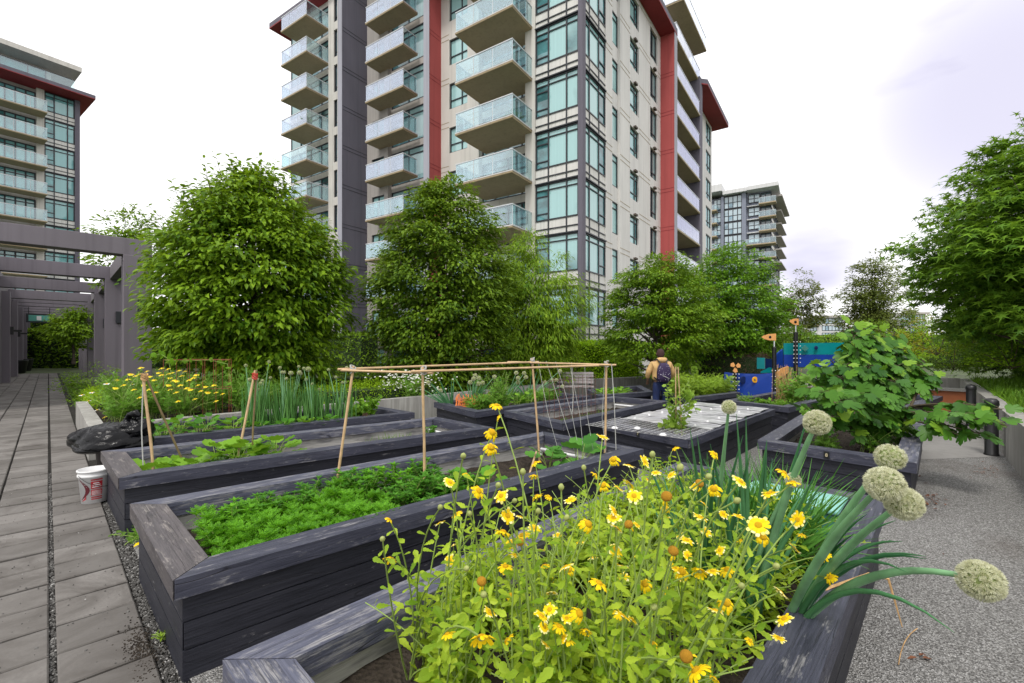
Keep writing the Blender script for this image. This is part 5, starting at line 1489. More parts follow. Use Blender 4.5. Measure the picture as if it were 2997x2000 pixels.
heads = [((1673, 935, 35), 1.95, "upright onion with a small pale head, farthest back in the near clump", 0), ((1875, 970, 60), 1.75, "onion with a round white head standing before the fig tree", 1),
         ((2043, 1050, 64), 1.62, "onion whose head shows just above the plot tag bed's corner", 2), ((2030, 1112, 84), 1.5, "onion with a big white head leaning right over the bed rail", 2),
         ((2074, 1155, 80), 1.55, "onion with a big white head tucked under its neighbour's head", 2), ((2250, 1332, 92), 1.5, "onion lying almost flat over the gravel path, big white head", 3), ((1820, 1102, 36), 1.9, "short onion with a small greenish head behind yellow daisies", 1)]
ob0 = PD(2345, 1840, 2.2); ob0.z = DZ
for k, ((x, y, w), d, lb, kind) in enumerate(heads):
    c = DD(x, y, d); r = w * K * d / FPX / 2
    b = ob0 + Vector((random.uniform(-.12, .05), random.uniform(-.06, .14), 0))
    if k == 0: b = ob0 + Vector((-.32, .28, 0))
    if k == 1 or k == 6: b = ob0 + Vector((-.18 - .06 * (k == 6), .1, 0))
    root = thing("onion_plant", lb, "plant", b, "seeding onions in the near raised bed")
    m = MB()
    ctrl = b.lerp(c, .5) + UP * (.12 if kind != 3 else .3) + (Vector((-.04, 0, 0)) if kind else Vector((0, 0, 0)))
    pts = bez(b, ctrl, c, 12); ax = (pts[-1] - pts[-2]).normalized()
    pts[-1] = c - ax * r * .6
    onion_stalk(m, pts, .0145 if k not in (0, 6) else .0095)
    m.build("stalk", M['scape'], root, smooth=True)
    onion_head(root, c, r, ax, 760 if r > .05 else 420)
    lf = MB()
    if k == 0:
        tg = [(1583, 980), (1600, 1000), (1640, 1040), (1545, 1060), (1705, 1000), (1720, 1045), (1560, 1180)]
        for tx, ty in tg: onion_leaf(lf, b + Vector((random.uniform(-.05, .05), random.uniform(-.05, .05), 0)), DD(tx, ty, 1.95 + random.uniform(-.1, .15)), .012, .08)
    elif k in (1, 6):
        for tx, ty in [(1690, 950), (1712, 958), (1858, 940), (1875, 1080), (1900, 1090), (1630, 1020)][k // 6 * 3:][:3] + [(1760, 1010)]: onion_leaf(lf, b + Vector((random.uniform(-.05, .05), random.uniform(-.05, .05), 0)), DD(tx, ty, 1.9), .012, .06)
    elif k == 3:
        for tx, ty, dd in [(2055, 1195, 1.75), (2045, 1240, 1.75)]: onion_leaf(lf, b, DD(tx, ty, dd), .012, .25)
    elif k == 4:
        for tx, ty, dd in [(2070, 1243, 1.7), (2125, 1277, 1.62), (2125, 1283, 1.6)]: onion_leaf(lf, b, DD(tx, ty, dd), .012, .3)
    elif k == 5:
        for tx, ty, dd in [(2190, 1452, 1.45), (2085, 1315, 1.6)]: onion_leaf(lf, b, DD(tx, ty, dd), .012, .42)
        dr = MB(); e1 = PD(2545, 1690, 2.42); e1.z = ZT + .02
        e0 = b + UP * .16
        e2 = PD(2600, 1700, 2.38); e2.z = ZT + .012
        e3 = e2 + Vector((.03, -.05, -.22))
        dr.tube([e0, e0.lerp(e1, .5) + UP * .02, e1, e2, e2.lerp(e3, .4), e3], [.005, .007, .008, .007, .005, .002], 5); dr.build("dry_leaf", M['dry'], root)
    else:
        for tx, ty, dd in [(1960, 1225, 1.9), (1990, 1180, 1.8)]: onion_leaf(lf, b, DD(tx, ty, dd), .011, .2)
    lf.build("leaves", M['onion'], root, smooth=True)
# young onion blades behind
for k, (x, y, lb) in enumerate([(1585, 1075, "clump of upright blue-green onion leaves behind the daisies"), (1735, 1100, "onion leaves beside the fine grassy chives")]):
    b = DD(x, y + 330, 2.5); b.z = DZ
    root = thing("onion_plant", lb, "plant", b); lf = MB()
    for i in range(11):
        a = random.uniform(0, 6.28); h = random.uniform(.5, .85)
        onion_leaf(lf, b + Vector((random.gauss(0, .04), random.gauss(0, .04), 0)), b + Vector((math.cos(a) * .28, math.sin(a) * .2, h)), .012, .1)
    lf.build("leaves", M['onion'], root, smooth=True)
# chives
cv = DD(1745, 1150, 3.05); cv.z = DZ
root = thing("chive_clump", "bushy clump of fine grassy chives at the far end of the near bed", "plant", cv); mb = MB()
k = 900; pos = np.array(cv) + np.stack([RNG.normal(0, .13, k), RNG.normal(0, .13, k), np.zeros(k)], 1)
mb.inst(blade_tpl(.011, .45), pos, np.stack([RNG.normal(0, .42, k), RNG.normal(0, .42, k), np.ones(k)], 1), RNG.normal(0, 1, (k, 3)), RNG.uniform(.4, .72, k))
M['chive'] = mat_leaf("chive_blade", (0.03, 0.13, 0.02), (0.12, 0.31, 0.05), .2, clump=4)
mb.build("leaves", M['chive'], root)
# teal storage box at the far end of the near bed
bx = bpt('D', .885, .33); tq = (DQ[1] - DQ[0]).normalized(); tn = Vector((-tq.y, tq.x, 0))
rt = thing("storage_box", "translucent teal plastic box at the far end of the near bed", "box", bx)
M['teal'] = mat_plain("teal_plastic", (0.07, 0.24, 0.21), .3, .15, 4)
M['teallid'] = mat_plain("teal_lid", (0.22, 0.5, 0.44), .3, .1, 4)
m = MB(); m.box(bx, tq, tn, -.2, .2, -.32, .32, 0, .2); bevel(m.build("tub", M['teal'], rt), .02)
m = MB(); m.box(bx, tq, tn, -.225, .225, -.345, .345, .201, .235); bevel(m.build("lid", M['teallid'], rt), .012)
# a white pipe end lies beside it
pp0 = bpt('D', .945, .12, .44); pp1 = bpt('D', .945, .85, .44)
m = MB(); m.tube([pp0, pp1], .018, 8); tag(m.build("water_pipe", M['white'], origin=pp0), "white water pipe across the far end of the near bed", "pipe")
for key, lb in (('C', "white water pipe across the far end of the herb bed"), ('B', "white water pipe at the far end of the tripod bed"), ('E', "white water pipe at the far end of the nearly empty bed")):
    a, b = bpt(key, .935, .17, .40), bpt(key, .935, .85, .40)
    m = MB(); m.tube([a, b, b - Vector((0, 0, .12))], .02, 8); tag(m.build("water_pipe", M['white'], origin=a), lb, "pipe")
a, b = P(2560, 1196, .5), P(2690, 1192, .5)
m = MB(); m.tube([a, b], .022, 8); tag(m.build("water_pipe", M['white'], origin=a), "white water pipe lying in the bed behind the fig", "pipe")

# ---- herb bed C: many bushy seedlings
def herb_mesh(kind, h):
    lf, st = MB(), MB()
    for k in range(7 if kind == 'broad' else 9):
        a = random.uniform(0, 6.28); e = Vector((math.cos(a) * .1, math.sin(a) * .1, h * random.uniform(.65, 1)))
        pts = stem_curve((random.gauss(0, .015), random.gauss(0, .015), 0), e)
        st.tube(pts, .0032, 4, cap=False)
        if kind == 'broad':
            n = len(pts) - 1
            for i in range(2, n + 1):
                L = .085 * (.8 + .4 * (1 - i / n))
                for s in range(2):
                    q = a + i * 1.57 + s * math.pi
                    y = Vector((math.cos(q), math.sin(q), .35)); lf.inst(LEAFS, [pts[i]], [y], [(0, 0, 1)], L * random.uniform(.8, 1.2))
            for s in range(5):
                q = s * 1.256; lf.inst(LEAFS, [pts[-1]], [(math.cos(q), math.sin(q), .8)], [(math.cos(q) * -.5, math.sin(q) * -.5, 1)], .05)
        else:
            leaf_along(lf, pts, .2, 1.0, 15, .085, FEATHER); 
            for s in range(6):
                q = s * 1.05; lf.inst(FEATHER, [pts[-1]], [(math.cos(q), math.sin(q), .9)], [(0, 0, 1)], .065)
    return lf, st
def proto(name, label, cat, group, kind, h, lm, sm='stem_daisy'):
    r_ = thing(name, label, cat, (0, 0, 0), group); lf, st = herb_mesh(kind, h)
    lf.build("leaves", M[lm], r_); st.build("stem", M[sm], r_, smooth=True); return r_
def scatter(protos, pts, scale=(.8, 1.2)):
    for i, p in enumerate(pts):
        o = protos[i] if i < len(protos) else copy_tree(random.choice(protos))
        o.location = p; o.rotation_euler = (0, 0, random.uniform(0, 6.28)); s = random.uniform(*scale); o.scale = (s, s, s)
prs = [proto("herb_plant", "fine-leaved bright green seedling in the dense front mass of the herb bed", "herb", "fine-leaved seedlings in the herb bed", 'fine', .2, 'herb') for _ in range(4)]
pts = [bpt('C', s + random.uniform(-.012, .012), w + random.uniform(-.03, .03)) for s in np.linspace(.085, .3, 8) for w in np.linspace(.18, .62, 6)]
scatter(prs, pts, (.85, 1.25))
prs = [proto("mint_plant", "upright broad-leaved green plant in the middle of the herb bed", "herb", "broad-leaved plants in the herb bed", 'broad', .3, 'herb2' if i else 'herb') for i in range(4)]
pts = [bpt('C', s + random.uniform(-.015, .015), w + random.uniform(-.03, .03)) for s in np.linspace(.13, .5, 12) for w in (.2, .34, .48, .62, .74) if not (s < .3 and w < .6) and random.random() < .75]
scatter(prs, pts, (.75, 1.2))
# ---- generic rosettes of big leaves
def rosette(name, label, p, n, size, tpl, mat, h=.12, cat="vegetable", group=None, spread=.6, stemr=.005):
    p = Vector(p); r_ = thing(name, label, cat, p, group); lf, st = MB(), MB()
    for k in range(n):
        a = k * 2.399 + random.uniform(-.3, .3); f = k / n
        el = .25 + 1.0 * f
        b = p + Vector((math.cos(a) * .02, math.sin(a) * .02, .01)); d = Vector((math.cos(a) * math.cos(el), math.sin(a) * math.cos(el), math.sin(el)))
        q = b + Vector((d.x * spread * size, d.y * spread * size, h * (.4 + .9 * f)))
        st.tube([b, b.lerp(q, .5) + UP * .02, q], [stemr, stemr, stemr * .7], 5, cap=False)
        s = size * random.uniform(.75, 1.15) * (1 - .3 * f)
        lf.inst(tpl, [q], [Vector((math.cos(a), math.sin(a), .15 + .5 * f))], [Vector((-math.cos(a) * .4 + random.gauss(0, .15), -math.sin(a) * .4 + random.gauss(0, .15), 1))], s, mat=0, xs=1.0)
    lf.build("leaves", M[mat], r_, smooth=True); st.build("stem", M['stem_daisy'], r_, smooth=True)
    return r_
CAB = round_tpl(16, .035); 
cabs = [(.075, .5, 'flat pale leaves spreading at the foot of the first tripod'), (.115, .4, 'wide flat leaves between the two front poles'), (.165, .5, 'leaves lying low along the rail right of the first pole'), (.235, .62, 'upright cupped leaves left of the second tripod'),
        (.265, .48, 'bright cupped leaves under the second tripod'), (.305, .62, 'leaves right under the tied stick tops'), (.375, .6, 'a lone cabbage right of the second tripod')]
for k, (s, w, tx) in enumerate(cabs):
    rosette("cabbage_plant", "young cabbage with " + tx, bpt('B', s, w), 11, .25 if k < 3 else .24, CAB, 'cabbage', .12 if k < 3 else .22)
def grassy(label, p, n, h, mat='grass', sp=.08, name="grass_tuft", cat="plant"):
    r_ = thing(name, label, cat, p); m = MB(); pos = np.array(p) + np.stack([RNG.normal(0, sp, n), RNG.normal(0, sp, n), np.zeros(n)], 1)
    m.inst(BLADE, pos, np.stack([RNG.normal(0, .35, n), RNG.normal(0, .35, n), np.ones(n)], 1), RNG.normal(0, 1, (n, 3)), RNG.uniform(.5, 1.1, n) * h)
    m.build("leaves", M[mat], r_); return r_
grassy("weedy grass tuft in the middle of the tripod bed", bpt('B', .62, .5), 40, .16); grassy("taller weedy grass tuft farther along the tripod bed", bpt('B', .72, .5), 70, .22, sp=.12)
grassy("bright grass tuft left of the leafy weed in the tripod bed", bpt('B', .8, .55), 50, .16)
weed = proto("weed_plant", "leafy dark weed at the far end of the tripod bed", "weed", None, 'broad', .22, 'herb2'); weed.location = bpt('B', .87, .55)
# herb bed far end: squash plants, dead stems
rosette("squash_plant", "squash plant with big leaves by the white pipe in the herb bed", bpt('C', .865, .3), 9, .3, CAB, 'squash', .26)
rosette("squash_plant", "smaller squash plant left of the big-leaved one in the herb bed", bpt('C', .83, .5), 6, .21, CAB, 'squash', .2)
rosette("squash_plant", "squash seedling by the lying bamboo cane", bpt('C', .76, .3), 4, .15, CAB, 'squash', .12)
for k, (s, w, lb) in enumerate([(.5, .3, "leafy squash plant at the foot of the front bamboo pole"), (.545, .22, "squash plant just right of the front bamboo pole")]): rosette("squash_plant", lb, bpt('C', s, w), 8, .19, CAB, 'herb2', .2)
a, b = bpt('C', .6, .12, .36), bpt('C', .83, .62, .5); m = MB(); m.tube([a, a.lerp(b, .5), b], .011, 7); tag(m.build("bamboo_cane", M['bamboo'], origin=a), "bamboo cane lying slanted across the soil of the herb bed", "cane")
a, b = bpt('C', .66, .12, .36), bpt('C', .8, .35, .36); m = MB(); m.tube([a, a.lerp(b, .5), b], .008, 7); tag(m.build("bamboo_cane", M['bamboo'], origin=a), "thinner cane lying behind the slanted one", "cane")
for s, w, lb in ((.59, .5, "dead leaf litter plant beside the slanted cane"), (.88, .2, "brown and green weeds in front of the white pipe")):
    p = bpt('C', s, w); r_ = thing("weed_plant", lb, "weed", p); m = MB(); spray(m, LEAFS, [p + UP * .04, p + UP * .03 + GU * .12], [.1, .09], 60, .04); m.build("leaves", M['leaf_red'], r_)
# ================================================================ BEDS FARTHER BACK
def bushy(name, label, p, n, h, spread, tpl, size, lm, cat="plant", group=None, leaves=14, f0=.15, sm='stem_daisy', up=False):
    p = Vector(p); r_ = thing(name, label, cat, p, group); lf, st = MB(), MB()
    for k in range(n):
        a = random.uniform(0, 6.28); rr = spread * math.sqrt(random.random())
        e = p + Vector((math.cos(a) * rr, math.sin(a) * rr, h * random.uniform(.55, 1.05)))
        pts = stem_curve(p + Vector((random.gauss(0, spread * .25), random.gauss(0, spread * .25), 0)), e)
        st.tube(pts, .004, 4, cap=False); leaf_along(lf, pts, f0, 1.0, leaves, size, tpl)
    lf.build("leaves", M[lm], r_); st.build("stem", M[sm], r_, smooth=True)
    return r_
g = MB(); g.add([guv(.6, 10.1, .4), guv(9.5, 10.1, .4), guv(9.5, 14.6, .4), guv(.6, 14.6, .4)], [(0, 1, 2, 3)])
tag(g.build("planting_soil", M['soil']), kind='structure')
# tall yellow and cream daisies of the planting by the path
bid = []
for k in range(15):
    s, w = [(.06, .2), (.06, .55), (.1, .85), (.2, .3), (.22, .7), (.34, .2), (.36, .5), (.36, .85), (.5, .3), (.52, .7), (.64, .25), (.66, .6), (.78, .3), (.8, .7), (.92, .4)][k]
    bid.append(bushy("daisy_bush", "fine-leaved bush of yellow and cream daisies in the planting behind the low wall", bpt('A2', s, w), 24, .85 if w > .4 else .62, .45, FEATHER, .13, 'fern', "flower", "daisy bushes in the planting behind the low wall", 20))
FB = [(500,180,0),(340,265,0),(325,320,0),(430,225,0),(490,225,0),(460,237,0),(685,190,0),(740,270,0),(720,268,0),(640,185,0),(800,205,0),(830,265,0),(890,300,0),(1000,300,0),(1060,360,0),(1015,350,0),(870,395,0),
      (815,320,0),(650,340,0),(490,385,0),(430,390,1),(330,437,1),(140,410,1),(95,368,1),(265,290,1),(440,297,1),(250,520,0),(590,265,0),(555,330,0),(755,410,0),(1015,410,0),(945,310,0),(640,230,0),(690,222,0),(715,215,0),
      (380,300,0),(410,260,0),(560,240,0),(620,215,0),(780,235,0),(840,330,0),(930,280,0),(960,350,0),(700,330,0),(600,350,0),(520,300,0),(450,330,0),(760,200,0),(880,230,0),(690,300,0),(740,350,0),(540,205,0),(610,300,0),(770,300,0),(700,250,0),(860,250,0),(910,340,0),(580,380,1),(200,470,1),(165,350,1)]
FVW = []
M['lemon'] = mat_leaf("petal_lemon", (0.9, 0.74, 0.03), (0.96, 0.84, 0.06), 0.25, 0.55, (0.95, 0.85, 0.1))
p_ = MB(); petal_ring(p_, 12, .1, .5, .17, 0, .05, 0, 0, 77); FLEM = p_.build("flower", [M['lemon']], mesh_only=True)
for kk in range(2):
    p_ = MB(); petal_ring(p_, 11, .12, .5, .2, 0, .03, 0, 0, 50 + kk); FVW.append(p_.build("flower", [M['white_petal']], mesh_only=True))
for x, y, wh in FB:
    px, py = 200 + .4255 * x, 1000 + .4255 * y
    p = PD(px, py, random.uniform(7.6, 9.4) if x > 250 else random.uniform(8.2, 9.2))
    b = min(bid, key=lambda o: (o.location - Vector((p.x, p.y, o.location.z))).length)
    o = place_flower(b, p, UP * 1.0 + Vector((random.gauss(0, .25), -.22, 0)), .105, 'gold')
    o.data = FVW[0] if wh else FLEM
    st = MB(); st.tube(stem_curve(b.location, p), .004, 4, cap=False); so = st.build("stem", M['stem_daisy'], b)
M['onion2'] = mat_leaf("onion_leaf_bright", (0.045, 0.15, 0.03), (0.14, 0.31, 0.08), 0.15, 0.4, clump=3)
# red wire plant cage with a bean vine
M['cagered'] = mat_plain("rust_red_wire", (0.26, 0.05, 0.03), .6, .2, 5)
cb = PD(590, 1100, 9.2); cb.z = .42
rt = thing("plant_cage", "red wire plant cage with vine leaves behind the yellow daisies", "plant cage", cb)
m = MB(); top = CZ + (HY - 1053) / FPX * 9.2
xs = np.linspace(-.62, .68, 6)
for x in xs:
    for yy in (-.2, .2): m.tube([cb + Vector((x * (1 if yy < 0 else .7), yy, 0)), cb + Vector((x * (1 if yy < 0 else .7), yy, top - .42))], .0045, 5)
for z in (top - .42, .55):
    m.tube([cb + Vector((-.62, -.2, z)), cb + Vector((.68, -.2, z)), cb + Vector((.48, .2, z)), cb + Vector((-.43, .2, z)), cb + Vector((-.62, -.2, z))], .0045, 5)
m.build("wires", M['cagered'], rt)
r_ = thing("bean_vine", "thin bean vine climbing over the red wire cage", "vine", cb + Vector((-.5, 0, 0))); m = MB(); l_ = MB()
pts = [cb + Vector(v) for v in ((-.5, 0, 0), (-.55, 0, .5), (-.6, -.1, top - .4), (-.75, -.1, top - .3), (-.95, 0, top - .33))]
m.tube(pts, .005, 4); pts2 = [cb + Vector(v) for v in ((-.6, -.2, top - .42), (-.2, -.22, top - .44), (.3, -.2, top - .42), (.65, -.2, top - .5), (.75, -.2, .5))]
m.tube(pts2, .005, 4); leaf_along(l_, pts, .5, 1, 6, .13, CAB); leaf_along(l_, pts2, 0, 1, 14, .13, CAB)
m.build("stem", M['stem_daisy'], r_); l_.build("leaves", M['cabbage'], r_)
# onion stalks of bed A
OH = [(1220,165),(1250,260),(1240,262),(1300,262),(1335,270),(1305,330),(1325,292),(1380,140),(1390,250),(1455,180),(1495,345),(1500,255),(1470,212),(1485,212),(1530,218),(1590,215),(1585,172),(1620,185),(1635,262),(1650,190),(1680,292),(1725,328),(1790,195),(1840,245),(1885,283),(1905,280),(1915,178),(1600,222)]
cl = []
for k in range(10):
    s = .41 + .036 * k; w = .55 + .3 * ((k * 7) % 3 - 1) * .7
    p = bpt('A', s, max(.2, min(.85, w))); cl.append((p, MB(), MB()))
for k, (p, lf, st) in enumerate(cl):
    for i in range(30):
        a = random.uniform(0, 6.28); h = random.uniform(.45, .86); q = p + Vector((random.gauss(0, .1), random.gauss(0, .09), 0))
        onion_leaf(lf, q, q + Vector((math.cos(a) * .1, math.sin(a) * .1, h)), .0095, .03)
hd = {}
for x, y in OH:
    px, py = 200 + .4255 * x, 1000 + .4255 * y
    i = min(range(10), key=lambda j: abs(HX + FPX * cl[j][0].x / cl[j][0].y - px)); p = cl[i][0]
    c = PD(px, py, p.y + random.uniform(-.1, .1)); hd.setdefault(i, []).append(c)
    onion_stalk(cl[i][2], bez(p, p.lerp(c, .5) + UP * .08, c, 7), .008, 6)
for i, (p, lf, st) in enumerate(cl):
    r_ = thing("onion_plant", "clump of tall straight onion leaves with small white heads in the bed behind the tripods", "plant", p, "onion clumps in the bed behind the tripods")
    lf.build("leaves", M['onion2'], r_, smooth=True)
    if st.v: st.build("stalk", M['scape'], r_, smooth=True)
    for c in hd.get(i, []): onion_head(r_, c, .028 if random.random() < .75 else .045, UP, 70)
for k, (s, w) in enumerate([(.06, .3), (.1, .7), (.14, .25), (.2, .6), (.24, .2), (.29, .65), (.34, .25), (.42, .2), (.5, .15), (.58, .18), (.66, .15)]):
    rosette("strawberry_plant", "low leafy green plant along the front of the onion bed", bpt('A', s, w), 16, .15, ROUND, 'cabbage' if k % 3 == 0 else 'herb2', .2 if k < 7 else .13, "plant", "low leafy plants in the onion bed", .9)
bushy("basil_bush", "rounded bright basil-like bush at the right end of the onion bed", bpt('A', .86, .5), 34, .42, .36, ROUND, .09, 'cabbage', leaves=12)
bushy("red_lettuce", "small red-leaved plant at the rail of the onion bed", bpt('A', .8, .15), 12, .16, .14, CAB, .07, 'leaf_red', leaves=8)
# bed F: onion globes, carrots, orange netting
GH = [(570,195),(590,210),(560,215),(540,235),(588,243),(612,237),(680,203),(805,180),(850,182),(860,205),(815,210),(815,235),(1055,170),(1010,222),(1035,222),(970,235),(1070,258),(800,300),(300,235),(370,283)]
grp = {}
for x, y in GH:
    px, py = 1100 + .5106 * x, 1000 + .5106 * y
    k = 0 if px < 1330 else 1 if px < 1460 else 2 if px < 1560 else 3
    grp.setdefault(k, []).append((px, py))
GB = {0: (.08, .8), 1: (.17, .62), 2: (.4, .5), 3: (.66, .6)}
for k, lst in grp.items():
    b = bpt('F', *GB[k]); r_ = thing("onion_plant", ["leaning onion clump with two white globes at the left end of the netted bed", "onion clump with six white globes over the orange netting", "tall onion clump with white globes in the middle of the netted bed", "onion clump with white globes before the bench"][k], "plant", b)
    st, lf = MB(), MB()
    for px, py in lst:
        c = PD(px, py, b.y + random.uniform(-.25, .25)); onion_stalk(st, bez(b, b.lerp(c, .5) + UP * .1, c, 7), .01, 6); onion_head(r_, c, .05, UP, 110)
    for i in range(16):
        a = random.uniform(0, 6.28); onion_leaf(lf, b, b + Vector((math.cos(a) * .4 - (.35 if k == 0 else 0), math.sin(a) * .25, random.uniform(.3, .8))), .014, .06)
    st.build("stalk", M['scape'], r_, smooth=True); lf.build("leaves", M['onion'], r_, smooth=True)
for k, (s, w, h) in enumerate([(.1, .3, .35), (.16, .25, .4), (.22, .3, .42), (.27, .4, .7), (.3, .3, .6), (.34, .45, .8), (.44, .3, .35), (.52, .35, .35), (.6, .3, .4), (.7, .35, .35), (.8, .4, .35), (.25, .7, .8)]):
    bushy("carrot_plant", "feathery bright carrot tops in the netted bed" if h < .5 else "tall feathery fennel-like plant in the netted bed", bpt('F', s, w), 16, h, .24, FEATHER, .13, 'fern', "vegetable", "feathery carrot tops in the netted bed" if h < .5 else "tall feathery plants in the netted bed", 13)
for k, (s, w) in enumerate([(.38, .2), (.47, .18)]): rosette("bean_plant", f"{'left' if k == 0 else 'right'} heart-leaved bean seedling at the rail of the netted bed", bpt('F', s, w), 7, .16, CAB, 'cabbage', .26)
M['orange'] = mat_plain("orange_net", (0.85, 0.25, 0.06), .6, .15, 6)
ob = bpt('F', .14, .55); m = MB()
for i in range(22):
    for j in range(3):
        a = ob + GU * (i * .05 - .4 + random.gauss(0, .02)) + UP * (.1); m.tube([a, a + UP * random.uniform(.12, .3) + GU * random.gauss(0, .06)], .009, 4)
m.tube([ob - GU * .3 + UP * .22, ob + UP * .17, ob + GU * .5 + UP * .24], .014, 5); m.tube([ob - GU * .3 + UP * .12, ob + UP * .1, ob + GU * .5 + UP * .13], .014, 5)
m.box(ob, GU, GV, -.12, .2, -.03, .03, .1, .2)
tag(m.build("orange_netting", M['orange'], origin=ob), "crumpled bright orange plastic netting among the carrot tops", "netting")
# white daisies behind the wall
wb = wl(-.2, .55); wb.z = .3
r_ = bushy("white_daisy_bush", "bush of small white daisies spilling at the concrete wall", wb + UP * .05, 40, .75, .75, FEATHER, .12, 'fern', "flower", leaves=12)
m = MB()
for i in range(230):
    p = wb + Vector((random.gauss(0, .42), random.gauss(0, .25), random.uniform(.35, .88))); m.inst((np.array([v.co[:] for v in FVW[1].vertices]), [tuple(f.vertices) for f in FVW[1].polygons]), [p], [(1, 0, 0)], [(random.gauss(0, .3), -.5, .8)], .05)
m.build("blossoms", M['white_petal'], r_)
# beds E, G, H, I, J, O: weeds and crops
for k, (s, w) in enumerate([(.12, .3), (.2, .25), (.27, .5), (.5, .55), (.68, .6)]): grassy("low green weed tuft in the nearly empty bed with the mesh", bpt('E', s, w), 36, .15, 'fern', .1, "weed_tuft", "weed")["group"] = "weed tufts in the nearly empty bed"
eb = bpt('E', .3, .55); rt = thing("wire_trellis", "rusty open wire mesh standing in the nearly empty bed", "trellis", eb)
M['rust'] = mat_plain("rusty_wire", (0.13, 0.055, 0.045), .8, .3, 9)
tE = (BEDS['E'][0][1] - BEDS['E'][0][0]).normalized(); m = MB()
for i in range(12): a = eb + tE * (i * .16 - .75); m.tube([a, a + UP * (.86 + .02 * (i % 3))], .005, 4)
for z in (.12, .3, .48, .66, .84): m.tube([eb + tE * -.78 + UP * z, eb + tE * 1.05 + UP * z], .0045, 4)
m.build("mesh", M['rust'], rt)
for k, (s, w) in enumerate([(.12, .3), (.2, .6), (.3, .3), (.38, .6), (.48, .35), (.55, .6)]): rosette("leafy_plant", "low leafy plant in the far bed against the wall", bpt('G', s, w), 14, .17, ROUND, 'cabbage', .14, "vegetable", "low leafy plants in the far bed", .9)
for k in range(13):
    s, w = .08 + .07 * k, (.3, .65)[k % 2]
    bushy("dill_plant", "feathery yellow-green dill plant right of the person", bpt('H', s, w), 16, random.uniform(.45, .65), .34, FEATHER, .16, 'dill', "herb", "dill plants right of the person", 14)
for k, (s, w, d_) in enumerate([(.15, .5, .7), (.5, .6, .62)]):
    b = bpt('H', s, w); c = b + UP * (.85 if k == 0 else .75); r_ = thing("dill_flower", ["taller dill stem with a pale yellow seed head beside the person", "dill stem with a pale yellow seed head before the wall"][k], "herb", b); m = MB(); m.tube([b, b.lerp(c, .5), c], .007, 5); m.build("stem", M['stem_daisy'], r_)
    m = MB(); kq = 90; dd = nrm(RNG.normal(0, 1, (kq, 3))); m.inst(FEATHER, np.repeat(np.array(c)[None], kq, 0), dd, RNG.normal(0, 1, (kq, 3)), .1); m.build("seed_head", M['pea'], r_)
for k, (s, w, h, mt) in enumerate([(.12, .75, .3, 'fern'), (.2, .5, .22, 'fern'), (.3, .3, .2, 'cabbage'), (.45, .25, .6, 'fern'), (.52, .35, .75, 'fern'), (.62, .25, .8, 'fern'), (.72, .3, .55, 'dill'), (.7, .6, .6, 'dill'), (.85, .4, .6, 'dill')]):
    bushy("leafy_plant", "leafy green sprigs in the bed before the blue play panel", bpt('I', s, w), 15, h, .22, ROUND if k % 2 else FEATHER, .09, mt, "vegetable", "leafy sprigs before the blue play panel", 12)
for k in range(3):
    b = bpt('I', .62 + .1 * k, .55); r_ = thing("dry_stalks", "bundle of dry straw-coloured stalks in the bed before the blue play panel", "plant", b, "dry stalks before the play ship"); m = MB()
    for i in range(16): a = b + Vector((random.gauss(0, .14), random.gauss(0, .1), 0)); m.tube([a, a + Vector((random.gauss(0, .12), random.gauss(0, .08), random.uniform(.5, .95)))], .005, 4)
    m.build("stalks", M['dry'], r_)
for k, (s, w, lb) in enumerate([(.3, .3, "soft green weed clump at the foot of the fig tree"), (.2, .6, "feathery weeds in the fig bed's front corner"), (.45, .2, "low weeds by the rail of the fig bed")]):
    bushy("weed_plant", lb, bpt('O', s, w), 18, .34, .26, FEATHER if k else LEAFS, .1, 'fern', "weed", leaves=10)
# covered bed: pale sheets, wire grid, a climbing pea
KQ = BEDS['K'][0]; kt = (KQ[1] - KQ[0]).normalized(); kn = Vector((-kt.y, kt.x, 0)); kl = (KQ[1] - KQ[0]).length; kw = (KQ[3] - KQ[0]).length
M['sheet'] = mat_plain("pale_sheet", (0.5, 0.5, 0.52), .35, .2, 3)
t = NT("ribbed_sheet"); wv = t.noise(t.pos((1.2, 1.2, 1)), 3, 3); rb = t.n.new("ShaderNodeTexWave"); rb.inputs["Scale"].default_value = 2.4; rb.inputs["Distortion"].default_value = 1.5
t.l.new(t.pos(rot=(0, 0, -GA)), rb.inputs["Vector"])
M['sheet'] = t.done(t.bsdf(t.mix(t.ramp(wv, [(.35, .0), (.65, 1.)]), t.mix(rb.outputs["Fac"], (0.2, 0.2, 0.21), (0.46, 0.46, 0.48)), t.mix(rb.outputs["Fac"], (0.36, .36, .375), (.72, .72, .74))), .28, t.bump(rb.outputs["Fac"], .5, .01), .6))
ko = KQ[0] + UP * 0
for k in range(6):
    rt = thing("cover_sheet", "ribbed pale plastic sheet lying over the covered bed", "sheet", ko + kt * (1.15 + .5 * k) + kn * .8 + UP * .59, "sheets over the covered bed")
    m = MB(); x0 = .9 + .5 * k; n = 10; vs = []
    for i in range(n + 1):
        for j in range(4): vs.append(ko + kt * (x0 + (.53) * j / 3) + kn * (.06 + (kw - .14) * i / n + random.gauss(0, .004)) + UP * (ZT + .018 + .012 * (k % 2) + .006 * math.sin(j * 2 + i) + random.gauss(0, .003)))
    m.add(vs, [(4 * i + j, 4 * i + j + 1, 4 * i + j + 5, 4 * i + j + 4) for i in range(n) for j in range(3)]); o = m.build("panel", M['sheet'], rt)
    so = o.modifiers.new("solid", 'SOLIDIFY'); so.thickness = .006
    for yy in (.3, .8, 1.3):
        m = MB(); m.lathe([(.02, 0), (.018, .018), (.008, .028)], ko + kt * (x0 + .05) + kn * yy + UP * (ZT + .03), 8); m.build("clip", M['white'], rt, smooth=True)
